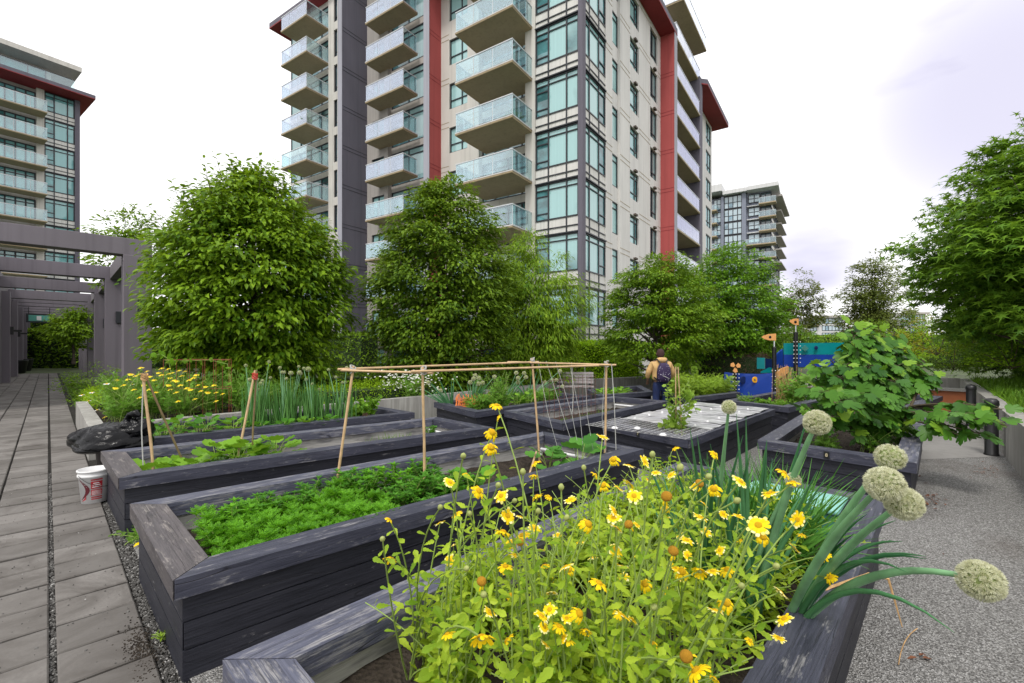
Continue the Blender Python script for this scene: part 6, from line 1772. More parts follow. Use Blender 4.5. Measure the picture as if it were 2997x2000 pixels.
rt = thing("cover_grid", "white wire grid panel over the front end of the covered bed", "panel", ko + kt * .5 + kn * .8 + UP * ZT); m = MB()
for i in range(11): a = ko + kt * (-.03 + .095 * i) + UP * (ZT + .016); m.tube([a + kn * .02, a + kn * (kw - .02)], .002, 4)
for j in range(17): a = ko + kn * (.03 + (kw - .06) * j / 16) + UP * (ZT + .02); m.tube([a + kt * -.05, a + kt * 1.0], .002, 4)
m.build("grid", M['white'], rt)
for k, (x, y) in enumerate([(-.01, .35), (-.01, 1.1), (.2, .85)]):
    a = ko + kt * x + kn * y + UP * ZT
    m = MB(); m.lathe([(.05, 0), (.05, .012), (.02, .03)], a + UP * .02, 12); m.build("clip", M['white'], rt, smooth=True)
pb_ = PD(1985, 1262, 6.75); pb_.z = .44
rt = thing("plant_stakes", "pair of thin bamboo stakes rising through the covered bed", "stake", pb_); m = MB()
for a, b in ((-.03, .03), (.05, -.02), (.0, .06)): m.tube([pb_ + Vector((a, b, 0)), pb_ + Vector((a * .2 - .02, b, 1.06))], .008, 6)
m.build("canes", M['bamboo'], rt)
r_ = thing("pea_vine", "pale green pea vine climbing the stakes in the covered bed", "vine", pb_); st, lf = MB(), MB()
for k in range(9):
    a = random.uniform(0, 6.28); h = random.uniform(.45, .85); pts = [pb_ + Vector((math.cos(a + i * .6) * (.05 + .02 * i), math.sin(a + i * .6) * .06, h * i / 7)) for i in range(8)]
    st.tube(pts, .004, 4); leaf_along(lf, pts, .15, 1, 20, .085, ROUND)
for k in range(4):
    pts = bez(pb_ + UP * .62, pb_ + Vector((.15, 0, .75)), pb_ + Vector((random.uniform(.12, .3), random.gauss(0, .1), random.uniform(.3, .65))), 6); st.tube(pts, .004, 4); leaf_along(lf, pts, .1, 1, 12, .12, ROUND)
for k in range(5):
    a = random.uniform(2, 4.2); pts = bez(pb_ + UP * .2, pb_ + Vector((math.cos(a) * .2, 0, .3)), pb_ + Vector((math.cos(a) * random.uniform(.2, .4), random.gauss(0, .1), .18)), 5); st.tube(pts, .003, 4); leaf_along(lf, pts, .1, 1, 8, .1, ROUND)
st.build("stem", M['stem_daisy'], r_); lf.build("leaves", M['pea'], r_)

# ================================================================ BAMBOO FRAME AND TRIPODS
def cane(a, b, r=.0125, mat='bamboo'):
    a, b = Vector(a), Vector(b); m = MB(); n = 9; pts = []; rr = []
    s = (b - a).cross(UP); s = s.normalized() if s.length > .01 else Vector((1, 0, 0))
    for i in range(n + 1):
        f = i / n; pts.append(a.lerp(b, f) + s * math.sin(f * 5) * .006 * (b - a).length); rr.append(r * (1.06 if i % 2 else .97))
    m.tube(pts, rr, 8); return m
tz = lambda x, y, d: PD(x * K, y * K, d)
fb = bpt('C', .4, .5)
rt = thing("bamboo_trellis", "rectangular bamboo cane frame tied with string over the herb bed", "trellis", fb)
l1, l2, l3, l4 = Vector((-1.72, 4.4, .3)), Vector((-.86, 4.42, .3)), Vector((.36, 5.95, .3)), Vector((1.12, 5.5, .3))
t1, t2, t3, t4 = tz(810, 848, 4.45), tz(972, 850, 4.45), tz(1222, 828, 6.0), tz(1392, 836, 5.5)
for a, b in ((l1, t1), (l2, t2), (l3, t3), (l4, t4)): cane(a, b + (b - a).normalized() * .03, .0135).build("post", M['bamboo'], rt, smooth=True)
for a, b in ((tz(775, 848, 4.4), tz(1237, 831, 6.05)), (tz(943, 853, 4.35), tz(1415, 838, 5.6)), (tz(782, 850, 4.42), tz(995, 857, 4.47)), (tz(1165, 831, 6.15), tz(1402, 838, 5.4))):
    cane(a, b, .012).build("rail", M['bamboo'], rt, smooth=True)
m = MB()
for c in (t1, t2, t3, t4):
    for i in range(5):
        q = random.uniform(0, 6); ring = [c + Vector((math.cos(x) * .026, math.sin(x) * .026, (i - 2) * .011 + .02 * math.sin(x + q))) for x in np.linspace(0, 6.28, 10)]
        m.tube(ring, .0055, 5)
m.build("binding", M['string'], rt)
m = MB()
for k, (f, g_) in enumerate([(.08, .35), (.2, .5), (.33, .62), (.52, .74), (.72, .86), (.98, 1.0)]):
    a = t3.lerp(t4, f) ; b = l3.lerp(l4, g_ * .8 + .1) + Vector((random.gauss(0, .06), -.12, 0)); m.tube([a, a.lerp(b, .5) + Vector((random.gauss(0, .03), 0, 0)), b], .003, 4)
a = t4 + Vector((.06, 0, 0)); m.tube([a, a + Vector((.03, -.02, -.5)), a + Vector((.06, 0, -1.2))], .006, 4)
a = t3.lerp(t4, .55); m.tube([a, a + Vector((.02, 0, -.4)), a + Vector((.01, 0, -.62))], .006, 4)
m.build("strings", M['string'], rt)
def tripod(label, top, feet, olds, tie, over=.03):
    rt = thing("stick_tripod", label, "plant support", feet[0]); top = Vector(top)
    for k, f in enumerate(feet):
        f = Vector(f); e = top + (top - f).normalized() * over + Vector((.012 * (k - .5), .01 * k, 0)); cane(f, e, .014 if not olds[k] else .011).build("cane", M['bamboo_old' if olds[k] else 'bamboo'], rt, smooth=True)
    m = MB()
    for i in range(6): m.tube([top + Vector((math.cos(x) * .03, math.sin(x) * .03, (i - 3) * .012 + .012 * math.sin(2 * x + i))) for x in np.linspace(0, 6.28, 9)], .007, 5)
    m.build("binding", M[tie], rt); return rt
f1, f1b = bpt('B', .085, .47), bpt('B', .165, .62)
tripod("two bamboo sticks tied in a peak at the left end of the tripod bed", PD(423, 1103, f1.y + .06), [f1, f1b], [0, 1], 'dry')
f2, f2b = bpt('B', .271, .57), bpt('B', .327, .71)
tripod("two bamboo sticks tied with red string in the tripod bed", PD(746, 1100, f2.y + .2), [f2, f2b], [0, 1], 'red', .07)
m = MB(); a = PD(419, 1110, f1.y + .1); b = f1 + Vector((-.07, -.05, 0)); m.tube([a, a.lerp(b, .5) + Vector((-.02, 0, 0)), b], .006, 5); tag(m.build("garden_string", M['string'], origin=b), "pale string hanging from the first stick peak", "string")

# ================================================================ FIG TREE
fg = bpt('O', .4, .45); fg = Vector((5.35, 6.75, .34))
rt = thing("fig_tree", "big-leaved fig tree growing in the raised bed at right", "tree", fg)
br, lf, yl = MB(), MB(), MB()
tips = [(1965,742,6.6),(2010,775,6.7),(2055,762,6.9),(1905,825,6.2),(1862,835,6.1),(2100,820,6.9),(2135,862,6.7),(1850,890,6.0),(1845,940,5.9),(1880,985,5.8),(1905,960,5.7),(1950,900,5.8),(2000,850,6.1),(2040,905,6.0),
        (2080,945,6.2),(2000,965,5.8),(1950,995,5.9),(1985,805,6.3),(1925,865,5.9),(2060,840,6.4),(1880,900,5.7),(2030,985,6.1),(2070,1000,6.3),(1960,950,5.6),(1915,925,5.6),(1990,905,5.6),(2055,870,6.1),(1945,835,6.0),
        (2020,820,6.5),(1940,795,6.4),(1985,768,6.5),(2035,790,6.6),(2075,795,6.8),(2112,838,6.8),(1960,770,6.3),(1950,752,6.5),(1978,750,6.7),(2000,758,6.6),(2030,770,6.7),(1995,835,6.1),(1870,870,6.3),(2090,870,6.8),(1990,1010,6.2),
        (2235,930,5.5),(2312,978,5.2),(2275,1003,5.3),(2205,1000,5.5),(2215,950,5.4),(2255,965,5.3),(2300,940,5.3)]
forks = [fg + Vector((-.25, -.1, .55)), fg + Vector((.1, .1, .8)), fg + Vector((.35, -.25, .6)), fg + Vector((-.05, -.3, .5))]
for f in forks:
    br.tube([fg + Vector((random.gauss(0, .05), random.gauss(0, .05), -.05)), fg.lerp(f, .5) + Vector((random.gauss(0, .03), 0, 0)), f], [.035, .03, .024], 8)
for k, (x, y, d) in enumerate(tips):
    e = tz(x, y, d); f = min(forks, key=lambda q: (q - e).length); low = k >= 43
    c = f.lerp(e, .5) + UP * (.12 if not low else .05)
    pts = bez(f, c, e, 8); br.tube(pts, [.02 - .0018 * i for i in range(9)], 6)
    n = 23 if not low else 10
    for i in range(n):
        fr_ = (.3 if not low else .55) + (.7 if not low else .45) * (i + .5) / n; j = min(7, int(fr_ * 8)); p = pts[j].lerp(pts[j + 1], fr_ * 8 - j)
        a = i * 2.4 + k; sd = Vector((math.cos(a), math.sin(a) * .9 - .35, random.uniform(-.1, .35))).normalized()
        q = p + sd * random.uniform(.05, .11) + UP * .01; br.tube([p, p.lerp(q, .5) + UP * .01, q], .0035, 4, cap=False)
        y_ = (sd * .8 + Vector((0, 0, -.75 if i < n - 2 else .1)) + Vector((random.gauss(0, .25), random.gauss(0, .2), random.gauss(0, .2))))
        z_ = UP * .6 + sd * .6 + Vector((random.gauss(0, .3), -.45 + random.gauss(0, .3), 0))
        top = i >= n - 2 and y < 900
        (yl if top or random.random() < .1 else lf).inst(FIG, [q], [y_], [z_], random.uniform(.13, .215) * (.8 if top else 1.0))
br.build("branches", M['twig'], rt, smooth=True); lf.build("leaves", M['figleaf'], rt, smooth=True); yl.build("young_leaves", M['figyoung'], rt, smooth=True)

# ================================================================ BAG, BUCKET, BENCH, BOLLARDS
t = NT("bin_bag"); w2_ = t.noise(t.coord("Object", (1, 1, 1.6)), 9, 4, .55, 2.2)
M['bag'] = t.done(t.bsdf((0.003, 0.003, 0.004), .17, t.bump(w2_, .22, .04), .5, 0.0, **{"IOR": 1.3}))
bc = PD(330, 1282, 5.75)
def sack(mb, c, r, n=120, m_=60, pleat=.05, np_=13, sag=.5, seed=0, lumps=.14):
    """slack plastic sack: soft lumps, pleats drawn towards the tied side"""
    rr = random.Random(seed); L = [(rr.uniform(1, 4), rr.uniform(1, 4), rr.uniform(0, 6)) for _ in range(6)]; vs = []
    for i in range(m_ + 1):
        ph = math.pi * i / m_
        for j in range(n):
            th = 2 * math.pi * j / n; d = Vector((math.sin(ph) * math.cos(th), math.sin(ph) * math.sin(th), math.cos(ph)))
            f = 1 + sum(lumps * .3 * math.sin(a * th + b * ph + o) for a, b, o in [(round(x), y, z) for x, y, z in L]) * math.sin(ph)
            w = abs(((th * np_ / 6.283 + .7 * math.sin(3 * ph + 2) + .25 * math.sin(2 * th)) % 1) - .5) * 2
            f -= pleat * (1 - w) ** 2 * (.35 + .65 * max(0, d.z)) * min(1, 3 * math.sin(ph))
            w2 = abs(((ph * 2.3 + .5 * math.sin(2 * th + 1)) % 1) - .5) * 2
            f -= pleat * .6 * (1 - w2) ** 3
            vs.append((c[0] + d.x * r[0] * f, c[1] + d.y * r[1] * f, c[2] + d.z * r[2] * f * (sag if d.z < 0 else 1)))
    mb.add(vs, [(i * n + j, (i + 1) * n + j, (i + 1) * n + (j + 1) % n, i * n + (j + 1) % n) for i in range(m_) for j in range(n)])
m = MB(); sack(m, bc + Vector((-.06, .05, -.08)), (.47, .34, .27), sag=.42, seed=3)
rt = thing("garbage_bag", "black plastic garbage bag slumped on a dark pot by the path", "garbage bag", bc)
m.build("sack", M['bag'], rt, smooth=True)
m = MB(); sack(m, bc + Vector((.2, .1, .08)), (.22, .2, .17), 80, 40, .12, 9, .8, 5); m.tube([bc + Vector((.12, .08, .2)), bc + Vector((.16, .06, .29)), bc + Vector((.26, .05, .3)), bc + Vector((.3, .05, .27))], [.05, .03, .055, .02], 10); m.build("tied_top", M['bag'], rt, smooth=True)
bk = PD(278, 1462, 5.3); bk.z = 0
pk_ = bk + Vector((-.12, .38, 0))
rt = thing("flower_pot", "dark brown pot under the garbage bag, behind the white bucket", "pot", pk_)
M['potbrown'] = mat_plain("pot_brown", (0.03, 0.025, 0.025), .45, .2, 5)
m = MB(); m.lathe([(.13, 0), (.14, .02), (.165, .5), (.2, .51), (.2, .6), (.17, .6), (.16, .5)], pk_, 24); m.build("pot", M['potbrown'], rt, smooth=True)
m = MB(); m.lathe([(.168, .545), (0, .55)], pk_, 24); m.build("soil", M['soil'], rt)
rt = thing("bucket", "white plastic bucket with a dark red swoosh and a red text panel", "bucket", bk)
BR = lambda z: .122 + .026 * z / .38
m = MB(); m.lathe([(.1, 0), (.12, .004), (BR(.3), .3), (BR(.31) + .012, .305), (BR(.33) + .012, .325), (BR(.34) + .004, .33), (BR(.36) + .004, .36), (BR(.37) + .014, .365), (BR(.38) + .012, .38), (BR(.38) - .004, .38), (.115, .02), (0, .02)], bk, 36); m.build("tub", M['white'], rt, smooth=True)
def patch(mb, poly, o, rf, dr=.0012, mat=0):
    """flat outline (angle in degrees, height) wrapped on the bucket"""
    vs = [o + Vector((math.cos(rad(a)) * (rf(z) + dr), math.sin(rad(a)) * (rf(z) + dr), z)) for a, z in poly]
    mb.add(vs, [tuple(range(len(vs)))], mat)
M['bredl'] = mat_plain("bucket_red", (0.42, 0.02, 0.03), .4, .1, 5); M['bmar'] = mat_plain("bucket_maroon", (0.1, 0.012, 0.02), .4, .1, 5)
m = MB()
A0_ = -70
for i in range(9):                                                  # curved swoosh
    f0, f1 = i / 9, (i + 1) / 9
    def arc(f, w): return (A0_ - 48 + 34 * math.sin(f * math.pi * .92) + w, .29 - .24 * f)
    w0_, w1_ = 3 + 15 * math.sin(f0 * math.pi), 3 + 15 * math.sin(f1 * math.pi)
    patch(m, [arc(f0, 0), arc(f0, w0_), arc(f1, w1_), arc(f1, 0)], bk, BR, .0014, 1)
patch(m, [(A0_ - 38, .03), (A0_ - 16, .08), (A0_ - 12, .11), (A0_ - 14, .055)], bk, BR, .002, 0)
def rect(a0, a1, z0, z1, dr=.0014, mt=0):
    n = 4
    for i in range(n): patch(m, [(a0 + (a1 - a0) * i / n, z0), (a0 + (a1 - a0) * (i + 1) / n, z0), (a0 + (a1 - a0) * (i + 1) / n, z1), (a0 + (a1 - a0) * i / n, z1)], bk, BR, dr, mt)
rect(A0_ + 8, A0_ + 50, .27, .285)
for z0, z1 in ((.175, .26), (.1, .165)): rect(A0_ + 8, A0_ + 50, z0, z1)
for q in range(2): rect(A0_ + 8, A0_ + 50, .05 + .022 * q, .062 + .022 * q)
m.build("label", [M['bredl'], M['bmar']], rt)
m = MB()
for q in range(3): rect(A0_ + 12 + 2 * q, A0_ + 46 - 4 * q, .19 + .022 * q, .2 + .022 * q, .0024, 0)
for q in range(4): rect(A0_ + 11, A0_ + 47 - 3 * (q % 2), .108 + .013 * q, .113 + .013 * q, .0024, 0)
m.build("lettering", M['white'], rt)
m = MB(); hp = [bk + Vector((math.cos(rad(A0_ - 35 + q)) * (BR(.33) + .02), math.sin(rad(A0_ - 35 + q)) * (BR(.33) + .02), .335 - .15 * math.sin(rad(q) * .9))) for q in range(0, 200, 12)]
m.tube(hp, .0028, 5); m.build("handle", M['frame'], rt)
# bench
bp = PD(1684, 1015, 15.6); bp.z = 0; bx_ = Vector((math.cos(rad(8)), -math.sin(rad(8)), 0)); by_ = Vector((-bx_.y, bx_.x, 0))
rt = thing("park_bench", "weathered grey slatted bench in front of the concrete wall", "bench", bp)
M['benchwood'] = mat_greywood("bench_wood", (0.27, .24, .235), (.44, .4, .4))
for k in range(4): m = MB(); m.box(bp + UP * 0, bx_, by_, -.62, .62, -.3 + .11 * k, -.21 + .11 * k, .43, .465); m.build("seat_slat", M['benchwood'], rt)
for k in range(4): m = MB(); m.box(bp, bx_, by_, -.62, .62, .17 + .025 * k, .2 + .025 * k, .53 + .1 * k, .615 + .1 * k); m.build("back_slat", M['benchwood'], rt)
for s in (-.5, .5):
    m = MB(); m.box(bp, bx_, by_, s - .03, s + .03, -.28, -.22, 0, .428); m.build("leg", M['frame'], rt)
    m = MB(); m.box(bp, bx_, by_, s - .03, s + .03, .15, .2, 0, .428); m.build("leg", M['frame'], rt)
    m = MB(); m.box(bp, bx_, by_, s - .025, s + .025, .275, .3, .3, .95); m.build("back_post", M['frame'], rt)
for px, d, lb in ((2902, 7.55, "nearer black bollard beside the right-hand wall"), (2842, 10.3, "farther black bollard beside the right-hand wall")):
    p = PD(px, HY, d); p.z = 0; rt = thing("bollard", lb, "bollard", p)
    m = MB(); m.lathe([(.095, 0), (.095, .02), (.085, .03), (.085, .82)], p, 20); m.build("post", M['black'], rt, smooth=True)
    m = MB(); m.lathe([(.09, .822), (.095, .84), (.09, .9), (.06, .935), (.001, .945)], p, 20); m.build("cap", M['black'], rt, smooth=True)

# ================================================================ PLAY SHIP
M['pblue'] = mat_plain("play_blue", (0.008, 0.045, 0.3), .35, .12, 2); M['pteal'] = mat_plain("play_teal", (0.0, 0.23, 0.25), .35, .12, 2)
M['porange'] = mat_plain("play_orange", (0.78, 0.38, 0.13), .45, .1, 3); M['pyellow'] = mat_plain("play_yellow", (0.85, 0.42, 0.02), .4, .1, 3)
M['pnavy'] = mat_plain("play_dark", (0.006, 0.02, 0.1), .4, .1, 3)
so = PD(2266, HY, 15.6); so.z = 0
ship = thing("play_ship", "blue and teal playground ship with orange flags on black masts", "playground", so)
def spanel(name, pts, d0, d1, mat, th=.05):
    """upright panel: photo columns/rows mapped on a plane running from depth d0 (left) to d1 (right)"""
    xs = [p[0] for p in pts]; a, b = min(xs), max(xs); m = MB()
    m.plate([PD(x, y, d0 + (d1 - d0) * (x - a) / max(1, b - a)) for x, y in pts], th); return bevel(m.build(name, M[mat], ship), .012)
spanel("bow_panel", [(2121, 1089), (2140, 1092), (2180, 1094), (2222, 1095), (2262, 1092), (2262, 1158), (2150, 1158), (2126, 1140), (2120, 1112)], 16.2, 15.2, 'pblue')
spanel("stern_panel_top", [(2294, 1005), (2480, 1003), (2480, 1038), (2294, 1038)], 16.0, 15.6, 'pteal')
spanel("stern_panel", [(2294, 1038.5), (2480, 1038.5), (2470, 1076), (2294, 1074)], 16.0, 15.6, 'pblue')
spanel("stair_panel", [(2268, 1042), (2292, 1022), (2292, 1076), (2268, 1078)], 15.7, 16.0, 'pblue')
spanel("side_panel", [(2215, 1047), (2238, 1048), (2238, 1080), (2215, 1080)], 17.0, 16.8, 'pteal')
spanel("side_panel", [(2240, 1050), (2266, 1052), (2266, 1080), (2240, 1080)], 16.8, 16.4, 'pnavy')
spanel("seat_panel", [(2226, 1088), (2250, 1076), (2262, 1078), (2262, 1092), (2226, 1092)], 16.4, 16.0, 'pteal')
spanel("wing_panel", [(2271, 1094), (2286, 1080), (2308, 1072), (2308, 1090), (2298, 1098), (2272, 1115)], 15.4, 15.5, 'porange')
def disc_on(name, px, py, d, r, mat, par=ship, ax=(0.15, -1, 0), th=.02):
    m = MB(); m.lathe([(r, 0), (r, th * .7), (r * .85, th)], PD(px, py, d), 20, axis=ax); return m.build(name, M[mat], par, smooth=False)
o = disc_on("porthole", 2209, 1112, 15.48, .105, 'pyellow'); m = MB(); m.lathe([(.03, 0), (.02, .02), (0.001, .025)], PD(2209, 1112, 15.455), 10, axis=(.15, -1, 0)); m.build("hub", M['pnavy'], o)
disc_on("porthole", 2388, 1018.5, 15.72, .07, 'pnavy'); disc_on("porthole", 2175, 1112, 15.72, .12, 'pnavy')
m = MB(); c_ = PD(2355, 1020, 15.78); m.plate([c_ + Vector((-.13, 0, 0)), c_ + Vector((0, 0, -.11)), c_ + Vector((.13, 0, 0)), c_ + Vector((0, 0, .11))], .02); m.build("emblem", M['teal'], ship)
BOLT = MB(); BOLT.lathe([(.019, 0), (.014, .014), (.001, .019)], (0, 0, 0), 8, axis=(0, -1, .2)); BOLT = BOLT.build("bolt", M['white'], mesh_only=True)
def bolt(par, p):
    o = bpy.data.objects.new("bolt", BOLT); COL.objects.link(o); o.parent = par; o.location = p - world_loc(par)
for px, d, yt, yb, yf, lbl in ((2266, 15.25, 1018, 1160, 977, 0), (2329, 15.6, 974, 1130, 933, 1)):
    p = PD(px, HY, d); zt = CZ + (HY - yt) / FPX * d; zf = CZ + (HY - yf) / FPX * d
    m = MB(); q = Vector((p.x, p.y, 0)); m.tube([q, q + UP * zt], .068, 14); m.lathe([(.05, 0), (.03, .03), (.001, .035)], q + UP * zt, 14); mo = m.build("mast", M['black'], ship, smooth=True)
    m = MB(); m.tube([q + UP * zt, q + UP * (zf - .02)], .018, 8); m.build("flagpole", M['rail'], mo)
    m = MB(); s_ = d / FPX
    if lbl == 0: pts = [(4, 0), (4, 20), (-16, 19.5), (-30, 16), (-38, 10.5), (-32, 6), (-16, 1)]
    else: pts = [(7, 0), (7, 19), (-6, 18), (-13, 14), (-19, 9), (-16, 4), (-6, .5)]
    m.plate([Vector((p.x + x * s_, p.y - .03, zf - y * s_)) for x, y in pts], .03); fo = m.build("flag", M['porange'], ship)
    m = MB(); m.lathe([(.045, 0), (.001, .012)], Vector((p.x - (14 if lbl == 0 else 3) * s_, p.y - .04, zf - 10 * s_)), 12, axis=(0, -1, 0)); m.build("eye_hole", M['black'], fo)
    for i in range(6 if lbl else 4):
        z = zt - .32 - .14 * i if lbl else 1.0 - .2 * i
        for dx in (-.11, .0, .11): bolt(mo, Vector((p.x + dx, p.y - .07, z)))
p = PD(2151, HY, 15.6); q = Vector((p.x, p.y, 0)); m = MB(); m.tube([q, q + UP * .98], .068, 14); m.lathe([(.07, 0), (.05, .03), (.001, .04)], q + UP * .98, 14); mo = m.build("mast", M['black'], ship, smooth=True)
for i in range(7):
    for dx in (-.1, .0, .1): bolt(mo, Vector((p.x + dx, p.y - .075, .86 - .13 * i)))
m = MB(); c_ = q + UP * 1.1
for k in range(3): a = k * 2.09 + .4; m.plate([c_ + Vector((math.cos(a + x) * r_, -.02 * k, math.sin(a + x) * r_)) for x, r_ in ((-.7, .06), (-.5, .17), (0, .2), (.5, .17), (.7, .06))], .03)
m.tube([q + UP * .98, c_], .015, 6); m.build("spinner", M['porange'], ship)
op = PD(2745, HY, 12.0); op.z = 0
rt = thing("play_counter", "orange and teal play counter beside the far end of the right-hand wall", "playground", op)
m = MB(); m.box(op, GU, GV, -.1, .12, -.62, .62, 0, .66); bevel(m.build("front_panel", M['porange2'] if 'porange2' in M else mat_plain("play_terracotta", (0.55, 0.17, 0.06), .5, .1, 2), rt), .03)
m = MB(); m.box(op, GU, GV, -.3, .3, -.75, .75, .663, .71); m.build("top", M['concrete'], rt)
m = MB(); m.box(op, GU, GV, -.08, .0, .63, 1.4, 0, .62); m.build("side_panel", M['pteal'], rt)

# ================================================================ PERSON
pe = PD(1934, HY, 11.8); pe.z = 0
person = thing("person", "person seen from behind in a tan hooded jacket and dark blue trousers, wearing a backpack", "person", pe)
def skin(name, verts, edges, radii, mat, lev=2, root=0):
    me = bpy.data.meshes.new(name); me.from_pydata([Vector(v) for v in verts], edges, []); me.update()
    o = bpy.data.objects.new(name, me); COL.objects.link(o); o.parent = person
    sk = o.modifiers.new("skin", 'SKIN'); sk.use_smooth_shade = True
    for i, r in enumerate(radii):
        sv = me.skin_vertices[0].data[i]; sv.radius = r if isinstance(r, tuple) else (r, r); sv.use_root = (i == root)
    sb = o.modifiers.new("sub", 'SUBSURF'); sb.levels = lev; sb.render_levels = lev
    me.materials.append(mat); return o
M['skinm'] = mat_plain("skin", (0.16, 0.085, 0.055), .5, .1, 12); M['jacket'] = mat_plain("tan_jacket", (0.56, 0.36, 0.15), .85, .18, 9, .3); M['trouser'] = mat_plain("navy_trousers", (0.008, 0.018, 0.075), .85, .3, 8, .2)
M['hairm'] = mat_plain("dark_hat", (0.045, 0.02, 0.018), .9, .25, 40, .3)
bv = [(0, 0, .92), (0, 0, 1.12), (0, .0, 1.34), (0, .01, 1.45), (0, .02, 1.53), (0, .03, 1.6), (0, .035, 1.66)]; be = [(i, i + 1) for i in range(6)]; brd = [(.15, .11), (.14, .1), (.17, .1), .06, .055, .085, .08]
def chain(vs, es, rs, start, pts, radii):
    prev = start
    for p_, r in zip(pts, radii): vs.append(p_); rs.append(r); es.append((prev, len(vs) - 1)); prev = len(vs) - 1
    return prev
for s in (-1, 1):
    chain(bv, be, brd, 2, [(s * .2, 0, 1.4), (s * .29, .02, 1.14), (s * .3, .14, .93)], [.06, .05, .036])
    chain(bv, be, brd, 0, [(s * .1, 0, .88), (s * .115, .02, .48), (s * .12, -.02, .1), (s * .13, .1, .04)], [.09, .06, .045, .04])
    h = chain(bv, be, brd, len(bv) - 5, [(s * .295, .18, .87)], [(.035, .018)])
    for f in range(4): chain(bv, be, brd, h, [(s * .295 - .025 + .017 * f, .2, .82 + .004 * abs(f - 1.5)), (s * .295 - .025 + .017 * f, .2, .79 + .006 * abs(f - 1.5))], [.009, .008])
    chain(bv, be, brd, h, [(s * .27 - s * .02, .215, .85), (s * .25, .22, .825)], [.01, .009])
skin("body", bv, be, brd, M['skinm'])
jv = [(0, 0, .9), (0, 0, 1.0), (0, -.01, 1.2), (0, -.01, 1.34), (0, .0, 1.43), (0, .005, 1.5)]; je = [(i, i + 1) for i in range(5)]; jr = [(.235, .17), (.25, .18), (.245, .175), (.215, .145), (.155, .11), (.09, .085)]
for s in (-1, 1): chain(jv, je, jr, 3, [(s * .22, 0, 1.345), (s * .315, .02, 1.14), (s * .315, .13, .97)], [.085, .082, .06])
skin("jacket", jv, je, jr, M['jacket'])
skin("hood", [(-.12, -.02, 1.45), (-.075, -.11, 1.46), (0, -.14, 1.465), (.075, -.11, 1.46), (.12, -.02, 1.45)], [(0, 1), (1, 2), (2, 3), (3, 4)], [.055, .066, .07, .066, .055], M['jacket'], root=2)
tv = [(0, 0, .95), (0, 0, .86)]; te = [(0, 1)]; tr_ = [(.19, .14), (.19, .14)]
for s in (-1, 1): chain(tv, te, tr_, 1, [(s * .11, 0, .72), (s * .12, .02, .46), (s * .125, -.02, .1)], [.112, .095, .085])
skin("trousers", tv, te, tr_, M['trouser'])
m = MB(); m.lathe([(.001, -.125)] + [(.1 * math.sin(math.pi * q / 10) ** .8, -.125 * math.cos(math.pi * q / 10)) for q in range(1, 10)] + [(.001, .125)], pe + Vector((0, .025, 1.62)), 18, axis=(0, .12, 1)); m.build('hat', M['hairm'], person, smooth=True)
for s in (-1, 1): skin("shoe", [(s * .13, -.05, .045), (s * .135, .08, .045), (s * .14, .19, .035)], [(0, 1), (1, 2)], [.045, .048, .035], M['black'])
for s in (-1, 1): m = MB(); m.lathe([(.012, 0), (.028, .004), (.02, .012)], pe + Vector((s * .092, .035, 1.61)), 10, axis=(s, -.2, 0)); m.build("ear", M['skinm'], person, smooth=True)
t = NT("backpack_print"); vv = t.vor(t.coord("Object"), 26); n2 = t.noise(t.coord("Object"), 14, 3)
M['pack'] = t.done(t.bsdf(t.mix(t.ramp(t.math('ADD', vv, t.math('MULTIPLY', n2, .7)), [(.5, 1.), (.55, 0.)]), (0.025, 0.012, 0.055), (0.5, .48, .58)), .75))
bp0 = pe + Vector((.0, -.24, 1.14)); bpk = thing("backpack", "dark purple backpack with a white print on the person's back", "backpack", bp0)
m = MB(); pr = []
for i, (z, w, d) in enumerate([(-.24, .11, .06), (-.235, .155, .09), (-.12, .17, .11), (0, .168, .115), (.12, .15, .105), (.2, .115, .085), (.245, .06, .05), (.25, .01, .01)]):
    for j in range(20):
        a = 2 * math.pi * j / 20; ca, sa = math.cos(a), math.sin(a); k_ = (abs(ca) ** 4 + abs(sa) ** 4) ** -.25
        pr.append(bp0 + Vector((ca * k_ * w, sa * k_ * d, z)))
m.add(pr, [(i * 20 + j, i * 20 + (j + 1) % 20, (i + 1) * 20 + (j + 1) % 20, (i + 1) * 20 + j) for i in range(7) for j in range(20)]); m.add(pr, [tuple(range(20))[::-1]])
m.build("bag", M['pack'], bpk, smooth=True)
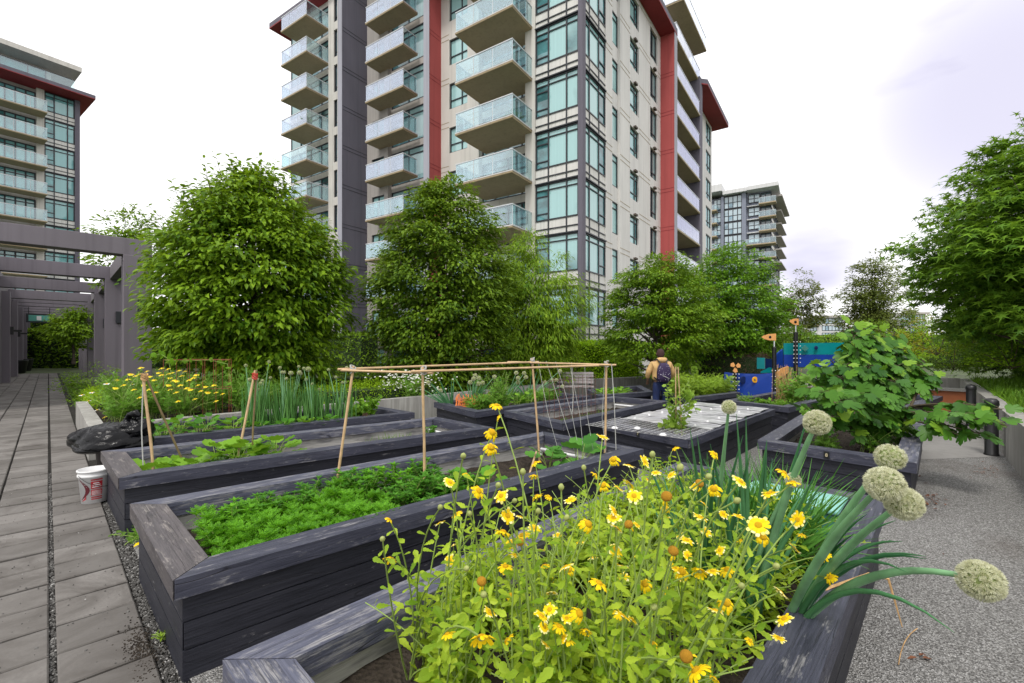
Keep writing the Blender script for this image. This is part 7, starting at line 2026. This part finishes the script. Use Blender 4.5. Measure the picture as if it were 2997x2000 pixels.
for s in (-1, 1):
    m = MB(); m.tube([bp0 + Vector((s * .07, .04, .23)), bp0 + Vector((s * .12, .12, .33)), bp0 + Vector((s * .15, .22, .34)), bp0 + Vector((s * .17, .36, .2)), bp0 + Vector((s * .2, .34, 0)), bp0 + Vector((s * .2, .2, -.12)), bp0 + Vector((s * .15, .04, -.19))], .02, 6); m.build("strap", M['black'], bpk, smooth=True)
m = MB(); m.tube([bp0 + Vector((-.09, -.1, -.06)), bp0 + Vector((0, -.118, -.1)), bp0 + Vector((.1, -.1, -.15))], .008, 5); m.build("pocket_zip", M['string'], bpk)

# ================================================================ SMALL STUFF ON THE GROUND
m = MB(); k = 130
pp_ = [P(*q) for q in [(2660 + random.gauss(0, 18), 1420 + random.gauss(0, 40)) for _ in range(50)] + [(2722 + random.gauss(0, 20), 1460 + random.gauss(0, 12)) for _ in range(35)] + [(2880 + random.gauss(0, 25), 1375 + random.gauss(0, 12)) for _ in range(30)] + [(2690, 1925), (2685, 1930), (2692, 1918), (2700, 1932), (2758, 1623)]]
m.inst(LEAFS, np.array([list(p + UP * .012) for p in pp_]), RNG.normal(0, 1, (len(pp_), 3)) * np.array([1, 1, .15]), (0, 0, 1), RNG.uniform(.03, .07, len(pp_)))
M['litter'] = mat_leaf("leaf_litter", (0.08, .03, .018), (.24, .1, .05), .1)
tag(m.build("leaf_litter", M['litter']), kind='stuff')
m = MB(); a = P(2660, 1840, .02); m.tube(bez(P(2685, 1840, .03), P(2640, 1865, .012), P(2630, 1945, .012), 12), .003, 5); tag(m.build("dry_straw", M['dry'], origin=a), "curved dry straw lying on the gravel path", "twig")
wd_ = P(372, 1590); bushy("weed_plant", "small ground weed at the corner between the two left beds", wd_ + Vector((.05, .05, 0)), 16, .12, .22, FEATHER, .06, 'fern', "weed", leaves=8)
b2_ = P(475, 1872); bushy("weed_plant", "tiny mossy weed at the foot of the herb bed", b2_, 8, .05, .06, LEAFS, .03, 'dill', "weed", leaves=6)
yp = P(390, 1602, .01); m = MB(); m.inst(LEAF, [yp], [(.3, 1, .3)], [(0, -.4, 1)], .09); tag(m.build("fallen_petal", M['petal_gold'], origin=yp), "single yellow petal lying by the corner of the herb bed", "petal")
